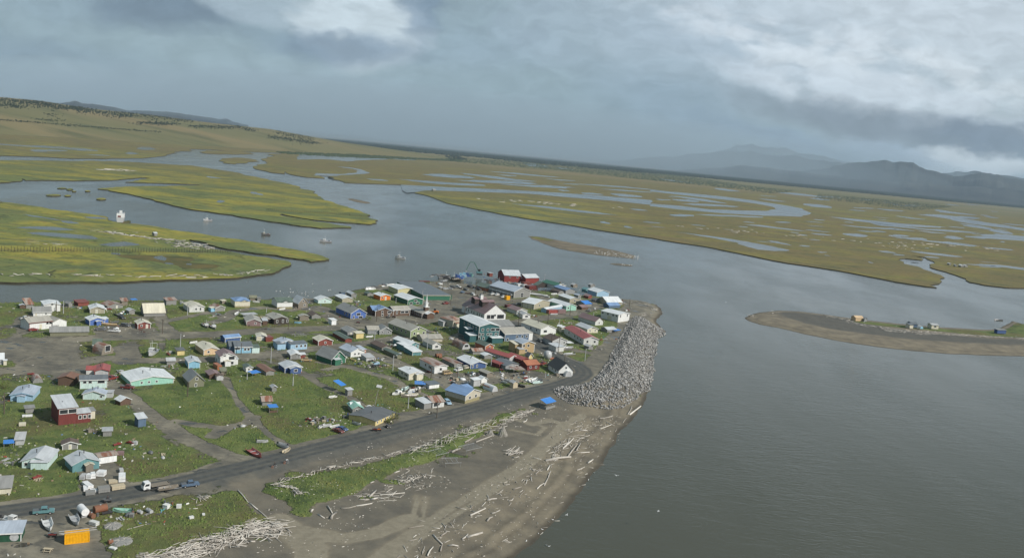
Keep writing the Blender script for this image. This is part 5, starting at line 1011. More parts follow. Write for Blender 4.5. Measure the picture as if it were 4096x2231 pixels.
H(4, (2150, 590), (2195, 640), (2388, 622), 45, 's', .5, 'tan', 'wtin', "white-roofed house above the blue-roofed one near the point", F='w.3')
H(4, 6, (2225, 690), (2400, 685), 40, 's', .5, 'slblue', 'broof', "low blue-roofed house near the point", 'the low blue-roofed house', w0=99, trim='')
H(4, (2118, 845), (2368, 916), (2528, 888), 122, 'g', .15, 'white', 'wtin', "white two-storey apartment house near the rock wall", 'the white two-storey apartment house', F='t.2u t.8u', L='w.1u w.3u w.6u w.9u g.5', cat='apartment house')
H(4, (1795, 880), (2005, 966), (2092, 946), 66, 'g', .65, 'pale', 'mauve', "old white house with faded red gable roof", 'the faded red-roofed white house', F='w.5', trim='')
H(4, (1735, 1015), (1878, 1088), (2025, 1075), 62, 'g', .38, 'cream', 'tin', "cream house with silver roof above the red-roofed one", 'the silver-roofed cream house', F='w.25 w.75 w.5u')
H(4, (1572, 1095), (1818, 1282), (2032, 1276), 100, 'g', .32, 'pale', 'rroof', "long white house with bright red roof near the rock wall", 'the long white house with red roof', F='w.25 w.75', L='w.15 w.3 w.45 w.75', chim=1)
H(4, (945, 1000), (1128, 1118), (1312, 1082), 92, 'g', .36, 'white', 'cream', "white house with beige roof and front dormer", 'the beige-roofed white house', F='W.3', L='w.2 w.5', chim=2)
H(4, 3, (1465, 1074), (1542, 1072), 76, 'f', .05, 'cream', 'white', "cream box shed, right one of a close pair", cat='shed', trim='')
H(4, 4, (1395, 1045), (1448, 1052), 70, 'f', .05, 'cream', 'wtin', "cream box shed, left one of a close pair", cat='shed', trim='')
H(4, (1205, 1225), (1318, 1292), (1535, 1276), 80, 'g', .38, 'lgrey', 'brown', "light grey house with brown roof and large dish", 'the brown-roofed grey house', F='W.3 w.8', dish=1, chim=1)
H(4, (1292, 1345), (1375, 1392), (1482, 1376), 78, 'f', .08, 'pale', 'tin', "pale flat-roofed storage shed beside tall poles", 'the pale flat-roofed shed', cat='shed', trim='')
H(4, (2160, 1045), (2200, 1080), (2310, 1062), 42, 's', .35, 'gwood', 'tin', "half-collapsed shed with tin roof near the rock wall", cat='shed', trim='')
H(4, (1852, 1325), (1905, 1355), (1958, 1345), 45, 'g', .35, 'gwood', 'lgrey', "small grey shed in front of the long red-roofed house", cat='shed', trim='')
H(3, (2125, 1275), (2280, 1352), (2402, 1342), 98, 'q', 0, 'lgrey', 'rusttin', "rusty corrugated arched hut with white skirting", 'the rusty arched hut', cat='hut', trim='', F='W.5')
H(3, (1670, 1275), (1800, 1352), (1922, 1340), 74, 'g', .5, 'pale', 'tanroof', "grey-beige cottage with bay window and mauve-tan roof", 'the grey-beige cottage', F='W.5')
H(3, 8, (1640, 1235), (1960, 1228), 40, 's', .35, 'beige', 'tanroof', "low mauve-roofed house behind the grey-beige cottage", trim='')
# --- beyond the village
H(18, 5, (1120, 625), (1180, 625), 25, 's', .3, 'gwood', 'tin', "tiny grey hunting shelter on the near marsh island", cat='hut', trim='')
H(14, 4, (368, 1288), (422, 1288), 22, 's', .2, 'gwood', 'lgrey', "small open log shelter on the marsh grass at left", cat='hut', trim='')
H(13, 5, (1125, 218), (1190, 220), 22, 's', .5, 'peach', 'peach', "yellow-brown A-roofed tent cabin on the far spit", cat='cabin', trim='')
H(13, 3, (1200, 224), (1222, 224), 16, 'g', .6, 'grey', 'grey', "small grey hut next to the yellow tent cabin on the spit", cat='hut', trim='')
H(13, 4, (1590, 282), (1620, 283), 26, 'f', .1, 'cream', 'slate', "cream shack in front of the dark-roofed one on the spit", cat='hut', trim='')
H(13, 5, (1600, 272), (1655, 276), 26, 's', .5, 'slblue', 'slate', "dark blue-grey roofed camp on the far spit", cat='cabin', trim='')
H(13, 3, (1682, 290), (1708, 290), 22, 'q', 0, 'sky', 'wtin', "small pale blue domed hut on the spit", cat='hut', trim='')
H(13, 5, (1778, 286), (1838, 290), 30, 's', .3, 'cream', 'lgrey', "cream cabin with grey roof on the far spit", F='W.5', cat='cabin', trim='')
H(13, 3, (2345, 325), (2420, 328), 26, 'f', .1, 'dblue', 'gwood', "low fish camp shelter with blue tarps on the spit", cat='hut', trim='')
for k, (x, y, w) in enumerate([(2060, 962, 14), (2102, 972, 12), (2140, 975, 22), (2168, 975, 20)]):
    H(16, 4, (x, y), (x + w, y + 1), 9, 'g', .3, 'gwood', 'wtin' if k % 2 == 0 else 'tin', ["leftmost hut of the marsh camp at the creek mouth", "second hut from the left in the marsh camp", "third hut from the left in the marsh camp", "rightmost hut of the marsh camp"][k], cat='hut', trim='')
H(15, 3, (795, 483), (815, 482), 9, 's', .3, 'gwood', 'lgrey', "small hut on the tip of the long marsh peninsula", cat='hut', trim='')

# ------------------------------------------------------------------ everything else that stands, lies, floats or drives
USED = set()
def near(phrase, x, y, cat=None, maxn=60):
    """label that names the landmark a small thing stands by, never the same twice"""
    c = sorted(LAND, key=lambda l: (l[0] - x) ** 2 + (l[1] - y) ** 2)
    for (lx, ly, nm) in c[:maxn]:
        dx, dy = x - lx, y - ly
        side = ('right of' if dx > 0 else 'left of'); fb = ('behind' if dy > 0 else 'in front of')
        for rel in ([side, fb] if abs(dx) > abs(dy) * .6 else [fb, side]):
            key = (phrase, rel, nm)
            if key not in USED:
                USED.add(key); return f"{phrase} {rel} {nm}"
        key = (phrase, side, fb, nm)
        if key not in USED:
            USED.add(key); return f"{phrase} {fb} and {side} {nm}"
    return f"{phrase} in the village"
def place(o, p, z=None):
    o.location = (p.x, p.y, gz(p.x, p.y) if z is None else z)
def dup(root):
    """a copy of a thing with copies of its parts and sub-parts"""
    r = root.copy(); COL.objects.link(r)
    for ch in root.children:
        c = ch.copy(); COL.objects.link(c); c.parent = r
        for g_ in ch.children:
            d = g_.copy(); COL.objects.link(d); d.parent = c
    return r
for (px, py, nm) in [(560, 1935, "the gravel lot by the shore road"), (300, 2190, "the yellow container"), (1580, 2000, "the grassy dune strip"), (2220, 1640, "the foot of the rock wall"), (1900, 1105, "the dock"), (120, 1460, "the big gravel lot"), (1550, 1640, "the plank storehouse lot")]:
    p = G(px, py); LAND.append((p.x, p.y, nm))

# --- poles
def make_pole(hgt, kind, mat):
    T = empty('utility_pole'); MB().cyl((0, 0, -.5), (0, 0, hgt), .19, .14, 6).build('post', MT(mat, 'wood'), T)
    if kind == 'x': MB().box(-1.1, 1.1, -.06, .06, hgt - .8, hgt - .66).build('crossarm', MT(mat, 'wood'), T)
    if kind == 'l': MB().cyl((0, 0, hgt - .3), (1.2, 0, hgt), .05, .05, 5).build('arm', MT('steel', 'paint'), T); MB().box(1.0, 1.6, -.15, .15, hgt - .1, hgt + .06).build('lamp_head', MT('white', 'paint'), T)
    return T
POLES = [(1, 902, 382, 215, 'p', 'd'), (1, 1015, 415, 210, 'p', 'l'), (1, 435, 600, 430, 'p', 'd'), (2, 440, 520, 330, 'l', 'l'), (2, 325, 1040, 815, 'p', 'l'), (2, 2055, 750, 530, 'l', 'd'), (2, 1705, 480, 400, 'p', 'l'), (2, 1775, 1285, 1030, 'p', 'l'), (2, 38, 820, 580, 'x', 'd'), (2, 1300, 1150, 965, 'p', 'd'),
    (3, 905, 905, 690, 'x', 'd'), (3, 870, 1250, 1030, 'l', 'l'), (3, 1715, 1360, 1110, 'p', 'l'), (3, 2090, 635, 450, 'x', 'd'), (3, 1638, 555, 380, 'l', 'l'), (3, 2485, 550, 270, 'x', 'd'), (3, 2315, 830, 665, 'l', 'd'), (3, 1215, 610, 520, 'p', 'l'), (3, 1965, 420, 270, 'p', 'd'),
    (4, 775, 965, 715, 'x', 'd'), (4, 1245, 940, 740, 'x', 'd'), (4, 1425, 1010, 860, 'p', 'l'), (4, 960, 850, 670, 'p', 'd'), (4, 1185, 300, 140, 'x', 'l'), (4, 1210, 460, 340, 'p', 'd'), (4, 1300, 1290, 1080, 'x', 'd'), (4, 1415, 1395, 1110, 'x', 'd'), (4, 1600, 810, 610, 'x', 'd'), (4, 2115, 670, 540, 'p', 'd'), (4, 2550, 680, 530, 'p', 'd'), (4, 1970, 900, 750, 'p', 'l'), (4, 465, 270, 195, 'p', 'l'), (4, 80, 540, 340, 'p', 'd'),
    (6, 440, 580, 340, 'p', 'd'), (6, 2130, 410, 210, 'l', 'l'), (6, 1395, 305, 180, 'l', 'l'), (7, 1165, 410, 160, 'l', 'l'), (7, 1780, 525, 350, 'x', 'd'), (7, 1870, 1165, 880, 'x', 'd'), (7, 1410, 1015, 830, 'p', 'l'), (7, 2200, 510, 350, 'p', 'd'), (8, 335, 340, 165, 'l', 'l'), (8, 1840, 250, 50, 'l', 'l'), (8, 1515, 270, 150, 'p', 'd'), (8, 1205, 520, 430, 'p', 'l'), (5, 65, 700, 350, 'l', 'd')]
for t, x, y, ty, kd, mt in POLES:
    p = GT(t, x, y); hgt = (y - ty) / TILES[t][2] * depth_at(p) / FPX / math.cos(PITCH)
    T = make_pole(hgt, kd, 'pole' if mt == 'd' else 'lgrey'); place(T, p); T.rotation_euler[2] = random.uniform(-.6, .6)
    ph = {'p': 'plain {} pole', 'x': '{} utility pole with crossarm', 'l': '{} lamp pole'}[kd].format('dark wooden' if mt == 'd' else 'pale')
    tag(T, near(ph, p.x, p.y), 'lamp pole' if kd == 'l' else 'pole', 'poles standing through the village')
# the tall mast with the tilted board
p = GT(7, 868, 1005); T = empty('mast'); place(T, p); hgt = 355 / 4.008 * depth_at(p) / FPX
MB().cyl((0, 0, 0), (1.2, 0, hgt), .09, .05, 6).build('post', MT('steel', 'paint'), T); MB().slab([(.2, -.5, hgt - .1), (2.2, -.5, hgt - .4), (2.4, .7, hgt + .3), (.4, .7, hgt + .6)], .08).build('panel', MT('lgrey', 'paint'), T)
tag(T, "leaning tall mast with a pale flat panel on top in the green field", 'mast')

# --- vehicles (nose towards +x)
def make_truck(col, kind='pickup'):
    T = empty({'pickup': 'pickup_truck', 'suv': 'car', 'van': 'van', 'car': 'car'}[kind]); L, W = 5.2, 1.9
    prof = {'pickup': [(-2.6, .5), (-2.6, 1.15), (-.7, 1.15), (-.7, 1.2), (1.0, 1.2), (2.5, 1.05), (2.6, .5)], 'suv': [(-2.4, .45), (-2.4, 1.1), (-1, 1.15), (1.0, 1.15), (2.3, 1.0), (2.4, .45)], 'van': [(-2.5, .45), (-2.5, 1.2), (1.2, 1.2), (2.4, 1.0), (2.5, .45)], 'car': [(-2.3, .4), (-2.35, .95), (-1.2, 1.0), (1.0, .98), (2.2, .85), (2.3, .4)]}[kind]
    cabp = {'pickup': [(-.75, 1.18), (-.6, 1.85), (.75, 1.85), (1.25, 1.18)], 'suv': [(-2.35, 1.1), (-2.2, 1.75), (.6, 1.75), (1.2, 1.12)], 'van': [(-2.45, 1.2), (-2.4, 2.05), (.9, 2.05), (1.5, 1.2)], 'car': [(-1.5, .95), (-.9, 1.42), (.5, 1.42), (1.2, .95)]}[kind]
    b = MB(); b.loft([[(x, y, z) for x, z in prof] for y in (-W / 2, W / 2)])
    b.build('body', MT(col, 'paint'), T)
    MB().loft([[(x, y, z) for x, z in cabp] for y in (-W / 2 + .12, W / 2 - .12)]).build('cab', MT(col, 'paint'), T)
    g_ = MB(); (x0, z0), (x1, z1), (x2, z2), (x3, z3) = cabp; gp = [(x0 + .15, z0 + .12), (x1 + .12, z1 - .12), (x2 - .05, z2 - .12), (x3 - .25, z3 + .12)]
    g_.loft([[(x, y, z) for x, z in gp] for y in (-W / 2 + .09, W / 2 - .09)]); g_.build('side_window', MT('glass', 'glass'), T)
    MB().slab([(x3 + .03, -W / 2 + .25, z3 + .08), (x3 + .03, W / 2 - .25, z3 + .08), (x2 + .08, W / 2 - .3, z2 - .06), (x2 + .08, -W / 2 + .3, z2 - .06)], .03).build('windscreen', MT('glass', 'glass'), T)
    if kind == 'pickup': MB().box(-2.5, -.8, -W / 2 + .12, W / 2 - .12, 1.16, 1.18).build('truck_bed', MT('dgrey', 'paint'), T)
    for x in (-1.55, 1.6):
        for y in (-1, 1):
            w = MB().cyl((x, y * (W / 2 - .22), .38), (x, y * (W / 2 + .03), .38), .38, n=10).build('wheel', MT('tyre', 'paint'), T); MB().cyl((x, y * (W / 2 + .03), .38), (x, y * (W / 2 + .05), .38), .2, n=8).build('rim', MT('steel', 'paint'), w)
    for y in (-.7, .7): MB().box(prof[-2][0] - .02, prof[-2][0] + .07, y - .18, y + .18, .72, .9).build('headlight', MT('white', 'paint'), T)
    return T
def heading(t, x, y, dx, dy):
    a = GT(t, x, y); b = GT(t, x + dx, y + dy); return a, math.atan2(b.y - a.y, b.x - a.x)
VEH = [(1, 400, 510, 60, -6, 'white', 'pickup'), (1, 2010, 625, 60, 10, 'dgrey', 'suv'), (1, 1840, 715, 80, 6, 'white', 'pickup'), (1, 1950, 500, 60, 20, 'black', 'car'), (1, 535, 690, 50, -5, 'red', 'car'), (3, 1930, 318, 60, -8, 'white', 'suv'), (3, 1935, 370, 60, -14, 'lgrey', 'car'), (3, 2130, 366, 50, 6, 'dgrey', 'suv'), (3, 2215, 360, 60, 14, 'white', 'suv'), (3, 2400, 358, 60, 16, 'black', 'suv'),
    (3, 2340, 408, 60, 18, 'dgrey', 'suv'), (3, 2285, 445, 60, -14, 'slblue', 'car'), (3, 2455, 482, 40, 16, 'white', 'suv'), (3, 2015, 628, 70, -4, 'red', 'pickup'), (3, 2540, 400, 50, 12, 'black', 'suv'), (4, 355, 475, 60, -6, 'white', 'pickup'), (4, 430, 485, 60, -6, 'white', 'pickup'), (4, 530, 520, 60, -4, 'white', 'pickup'), (4, 50, 482, 30, 14, 'lgrey', 'car'), (4, 1130, 1228, 50, 30, 'dgrey', 'suv'), (4, 1910, 742, 40, -34, 'grey', 'pickup'),
    (5, 1795, 155, -70, 20, 'red', 'pickup'), (5, 2045, 300, 80, 6, 'dred', 'pickup'), (7, 2040, 468, 80, -8, 'gold', 'van'), (7, 2215, 412, -70, 14, 'white', 'suv'), (7, 2045, 935, 60, 50, 'lblue', 'suv'), (7, 350, 1362, 70, 20, 'dblue', 'car'), (7, 290, 1395, 70, 20, 'dred', 'car'), (8, 1165, 318, -60, 24, 'red', 'pickup'), (9, 2365, 512, 90, -10, 'slblue', 'pickup'), (9, 545, 845, 90, -6, 'teal2', 'pickup'), (2, 2345, 1262, -80, 0, 'gold', 'pickup'),
    (4, 700, 640, 60, 6, 'dgrey', 'car'), (4, 790, 632, 60, 6, 'dgrey', 'car'), (3, 2010, 388, 60, 0, 'lgrey', 'car'), (3, 2080, 385, 50, 6, 'lgrey', 'car'), (4, 15, 350, 60, 16, 'black', 'suv'), (4, 130, 385, 50, 14, 'slblue', 'suv'), (1, 1620, 690, 50, 0, 'dgrey', 'car'), (7, 2345, 372, 40, -8, 'beige', 'suv'), (8, 1300, 340, 50, 10, 'dred', 'car')]
CN = dict(white='white', dgrey='dark grey', black='black', red='red', lgrey='silver', slblue='slate blue', grey='grey', dred='dark red', gold='tan yellow', lblue='pale blue', dblue='dark blue', teal2='green-grey', beige='beige')
KN = dict(pickup='pickup truck', suv='estate car', van='van', car='car')
for t, x, y, dx, dy, c, k in VEH:
    p, a = heading(t, x, y, dx, dy); T = make_truck(c, k); place(T, p); T.rotation_euler[2] = a; T.scale = (.92,) * 3
    tag(T, near(f"{CN[c]} {KN[k]} parked", p.x, p.y) if t != 9 else f"{CN[c]} {KN[k]} driving on the dark shore road", 'truck' if k == 'pickup' else k if k == 'van' else 'car', 'cars and trucks of the village')
# white cab-over flatbed truck on the shore road
p, a = heading(9, 1930, 535, -90, 16); T = empty('flatbed_truck'); place(T, p); T.rotation_euler[2] = a
MB().loft([[(x, y, z) for x, z in [(1.6, .5), (1.6, 2.3), (3.0, 2.3), (3.4, 1.5), (3.4, .5)]] for y in (-1, 1)]).build('cab', MT('wrap', 'paint'), T)
MB().loft([[(x, y, z) for x, z in [(1.9, 1.4), (1.9, 2.0), (2.8, 2.0), (3.1, 1.4)]] for y in (-1.03, 1.03)]).build('side_window', MT('glass', 'glass'), T); MB().slab([(3.42, -.85, 1.45), (3.42, .85, 1.45), (3.08, .85, 2.15), (3.08, -.85, 2.15)], .04).build('windscreen', MT('glass', 'glass'), T)
MB().box(-3.6, 1.3, -1.05, 1.05, .95, 1.15).box(-3.6, -3.5, -1.05, 1.05, 1.15, 1.3).build('flatbed', MT('wood', 'wood'), T); MB().box(-3.4, 1.6, -.4, .4, .6, .95).build('chassis', MT('black', 'paint'), T)
for x in (-2.4, 2.5):
    for y in (-.85, .85): MB().cyl((x, y - .15, .45), (x, y + .15, .45), .45, n=10).build('wheel', MT('tyre', 'paint'), T)
tag(T, "white cab-over flatbed truck driving left on the dark shore road", 'truck')
# orange loader
p, a = heading(3, 1840, 775, -60, -6); T = empty('wheel_loader'); place(T, p); T.rotation_euler[2] = a
MB().loft([[(x, y, z) for x, z in [(-2.2, .7), (-2.2, 1.7), (.2, 1.9), (1.4, 1.2), (1.4, .7)]] for y in (-.9, .9)]).build('body', MT('orange', 'paint'), T); MB().box(-.6, .7, -.7, .7, 1.8, 3.0).build('cab', MT('glass', 'glass'), T)
MB().slab([(1.2, -.5, 1.1), (3.2, -.5, .6), (3.2, .5, .6), (1.2, .5, 1.1)], .25).build('arm', MT('orange', 'paint'), T); MB().loft([[(x, y, z) for x, z in [(3.1, .9), (3.0, .15), (3.9, .1), (3.3, .3)]] for y in (-1.3, 1.3)]).build('bucket', MT('rust', 'rust'), T)
for x in (-1.4, 1.2):
    for y in (-.95, .95): MB().cyl((x, y - .25, .65), (x, y + .25, .65), .65, n=12).build('wheel', MT('tyre', 'paint'), T)
tag(T, "orange wheel loader parked beside the church", 'loader')
# quad bikes and riders
def body(pose, jacket, trouser, parent_loc, rz, label, cat='person', scale=1.0):
    """one continuous figure grown over a skeleton; clothes are its children"""
    P = dict(stand=dict(hip=(0, 0, .92), kneeL=(.04, .10, .48), kneeR=(-.02, -.10, .48), ftL=(.0, .11, .06), ftR=(-.05, -.11, .06), toeL=(.2, .12, .04), toeR=(.15, -.12, .04), ch=(0, 0, 1.32), nk=(.0, 0, 1.48), hd=(.02, 0, 1.66), elL=(-.02, .24, 1.12), elR=(.03, -.24, 1.12), haL=(.10, .26, .88), haR=(.14, -.26, .88)),
        sit=dict(hip=(-.1, 0, .86), kneeL=(.36, .16, .80), kneeR=(.36, -.16, .80), ftL=(.30, .18, .36), ftR=(.30, -.18, .36), toeL=(.48, .18, .34), toeR=(.48, -.18, .34), ch=(.02, 0, 1.26), nk=(.06, 0, 1.40), hd=(.1, 0, 1.58), elL=(.28, .28, 1.15), elR=(.28, -.28, 1.15), haL=(.55, .25, 1.1), haR=(.55, -.25, 1.1)))[pose]
    V_ = [P['hip'], P['ch'], P['nk'], P['hd'], (P['hip'][0], .1, P['hip'][2] - .04), P['kneeL'], P['ftL'], P['toeL'], (P['hip'][0], -.1, P['hip'][2] - .04), P['kneeR'], P['ftR'], P['toeR'], (P['ch'][0], .17, P['ch'][2] + .08), P['elL'], P['haL'], (P['ch'][0], -.17, P['ch'][2] + .08), P['elR'], P['haR'], (P['hd'][0] + .02, 0, P['hd'][2] + .1)]
    E = [(0, 1), (1, 2), (2, 3), (3, 18), (0, 4), (4, 5), (5, 6), (6, 7), (0, 8), (8, 9), (9, 10), (10, 11), (1, 12), (12, 13), (13, 14), (1, 15), (15, 16), (16, 17)]
    r_ = [.15, .16, .06, .10, .1, .065, .045, .035, .1, .065, .045, .035, .07, .045, .035, .07, .045, .035, .07]
    def skin(nm, vs_, es, rr, root=0):
        me = bpy.data.meshes.new(nm); me.from_pydata(vs_, es, []); o = bpy.data.objects.new(nm, me); COL.objects.link(o)
        o.modifiers.new('skin', 'SKIN'); o.modifiers.new('sub', 'SUBSURF').levels = 1
        for i, v in enumerate(me.skin_vertices[0].data): v.radius = (rr[i], rr[i]); v.use_root = (i == root)
        return o
    b = skin('person', V_, E, r_); b.data.materials.append(MT('skin', 'paint'))
    j = skin('jacket', [V_[0], V_[1], V_[12], V_[13], V_[14], V_[15], V_[16], V_[17]], [(0, 1), (1, 2), (2, 3), (3, 4), (1, 5), (5, 6), (6, 7)], [.17, .19, .09, .065, .05, .09, .065, .05]); j.data.materials.append(MT(jacket, 'wall')); j.parent = b
    tr = skin('trousers', [V_[0], V_[4], V_[5], V_[6], V_[8], V_[9], V_[10]], [(0, 1), (1, 2), (2, 3), (0, 4), (4, 5), (5, 6)], [.17, .12, .085, .06, .12, .085, .06]); tr.data.materials.append(MT(trouser, 'wall')); tr.parent = b
    h_ = MB().cyl((P['hd'][0] - .02, 0, P['hd'][2] + .03), (P['hd'][0] - .02, 0, P['hd'][2] + .19), .125, .07, 10).build('hair', MT('black', 'wall'), b, True)
    b.location = parent_loc; b.rotation_euler = (0, 0, rz); b.scale = (scale,) * 3
    tag(b, label, cat); return b
def make_quad(col):
    T = empty('quad_bike')
    MB().loft([[(x, y, z) for x, z in [(-.8, .5), (-.85, .8), (-.2, .82), (.1, .8), (.5, .9), (.85, .75), (.8, .5)]] for y in (-.3, .3)]).build('body', MT(col, 'paint'), T)
    MB().box(-.75, .1, -.17, .17, .82, .92).build('seat', MT('black', 'paint'), T)
    MB().cyl((.35, -.38, 1.1), (.35, .38, 1.1), .03, n=6).cyl((.45, 0, .8), (.35, 0, 1.1), .04, n=6).build('handlebar', MT('black', 'paint'), T)
    for x in (-.65, .65):
        for y in (-.45, .45): MB().cyl((x, y - .12, .3), (x, y + .12, .3), .3, n=10).build('wheel', MT('tyre', 'paint'), T)
        MB().box(x - .3, x + .3, -.45, .45, .92, .96).build('rack', MT('dgrey', 'paint'), T)
    return T
QD = [(9, 1335, 705, 80, -8, 'dgrey'), (3, 610, 930, 50, 5, 'red'), (3, 2350, 460, 40, 5, 'red'), (3, 2400, 462, 40, 5, 'red'), (3, 1185, 840, 30, 5, 'dred'), (3, 1085, 845, 50, -5, 'dgrey'), (7, 1085, 1315, 30, 20, 'dgrey'), (7, 935, 1365, 50, 0, 'orange'), (7, 880, 1368, 50, 5, 'red'), (8, 500, 405, 40, 0, 'red'), (9, 650, 1135, 40, 0, 'red'), (2, 1405, 690, 40, 0, 'red'), (4, 235, 445, 30, 0, 'dgrey'), (7, 1735, 440, 40, 10, 'dred'), (3, 2525, 500, 20, 20, 'dred'), (4, 118, 500, 20, 20, 'dred'), (7, 2130, 620, 40, 10, 'dgrey'), (3, 2255, 378, 40, 10, 'dred'), (3, 1235, 800, 20, 10, 'brown')]
for k, (t, x, y, dx, dy, c) in enumerate(QD):
    p, a = heading(t, x, y, dx, dy); T = make_quad(c); place(T, p); T.rotation_euler[2] = a
    cn = {'orange': 'orange', 'brown': 'brown'}.get(c, CN.get(c, c))
    tag(T, near(f"{cn} quad bike", p.x, p.y) if k else "dark quad bike with a rider on the dark shore road", 'quad bike', 'quad bikes of the village')
    if k == 0: body('sit', 'black', 'dgrey', (p.x, p.y, T.location.z + .06), a, "person in dark clothes riding the quad bike on the shore road"); 
def make_bike():
    T = empty('bicycle')
    for x in (-.52, .52):
        n = 16; w = MB(); w.loft([[(x + (.33 + .03 * math.cos(b)) * math.cos(a), .03 * math.sin(b), .35 + (.33 + .03 * math.cos(b)) * math.sin(a)) for b in (0, 1.57, 3.14, 4.71)] for a in [2 * math.pi * i / n for i in range(n + 1)]], caps=False); w.build('wheel', MT('orange' if x < 0 else 'lgrey', 'paint'), T)
    f = MB()
    for a, b in [((-.52, 0, .35), (-.1, 0, .35)), ((-.1, 0, .35), (-.2, 0, .85)), ((-.2, 0, .75), (.4, 0, .8)), ((-.1, 0, .35), (.4, 0, .75)), ((.52, 0, .35), (.38, 0, .95)), ((-.52, 0, .35), (-.2, 0, .75))]: f.cyl(a, b, .025, n=5)
    f.build('frame', MT('dgrey', 'paint'), T); MB().box(-.33, -.08, -.08, .08, .85, .9).build('saddle', MT('black', 'paint'), T); MB().cyl((.38, -.28, .98), (.38, .28, .98), .02, n=5).build('handlebar', MT('black', 'paint'), T)
    return T
for k, (x, y, jc, lb) in enumerate([(925, 275, 'black', "person in a black top cycling along the shore road"), (1072, 222, 'wrap', "person in a white top cycling ahead on the shore road")]):
    p, a = heading(10, x, y, 80, -14); T = make_bike(); place(T, p); T.rotation_euler[2] = a
    tag(T, ["bicycle with a rider in black on the shore road", "bicycle with a rider in white on the shore road"][k], 'bicycle', 'bicycles on the shore road'); body('sit', jc, 'dgrey', (p.x, p.y, T.location.z + .04), a, lb)
for t, x, y, jc, lb in [(3, 1920, 1052, 'black', "person in dark clothes walking on the gravel by the teal building"), (7, 1138, 1270, 'cream', "person in a pale top standing by the low yellow house"), (2, 738, 365, 'wrap', "person in a white top standing on the grass by the river shacks")]:
    p = GT(t, x, y); body('stand', jc, 'black', (p.x, p.y, gz(p.x, p.y)), random.uniform(0, 6), lb)

# --- boats
def hull(L, W, D, n=9, bow=.5):
    rings = []
    for i in range(n):
        t = i / (n - 1); x = -L / 2 + L * t; w = W / 2 * (1 - max(0, (t - .45) / .55) ** 2.2 * .97); sh = D * (1 + bow * t ** 3)
        rings.append([(x, -w, sh), (x + (.25 if t > .9 else 0), -w * .72, .12 * D + D * .5 * max(0, t - .8) * 4), (x, 0, 0 + D * .55 * max(0, t - .8) * 4), (x + (.25 if t > .9 else 0), w * .72, .12 * D + D * .5 * max(0, t - .8) * 4), (x, w, sh), (x, w * .86, sh), (x, w * .6, .25 * D + D * .5 * max(0, t - .8) * 4), (x, -w * .6, .25 * D + D * .5 * max(0, t - .8) * 4), (x, -w * .86, sh)])
    return rings
def make_skiff(L, c, inner='lgrey', motor=True, cab=False):
    T = empty('skiff'); MB().loft(hull(L, L * .32, .75)).build('hull', MT(c, 'paint'), T)
    for x in (-.2, .12): MB().box(L * x, L * x + .3, -L * .12, L * .12, .42, .5).build('thwart', MT(inner, 'wood'), T)
    if motor: MB().box(-L / 2 - .35, -L / 2 + .05, -.17, .17, .55, 1.25).cyl((-L / 2 - .2, 0, .55), (-L / 2 - .25, 0, .0), .07, n=6).build('outboard_motor', MT('black', 'paint'), T)
    if cab: MB().box(-.6, 1.0, -L * .11, L * .11, .5, 1.7).build('cabin', MT('white', 'paint'), T); MB().box(.98, 1.03, -L * .09, L * .09, 1.15, 1.55).build('windscreen', MT('glass', 'glass'), T)
    return T
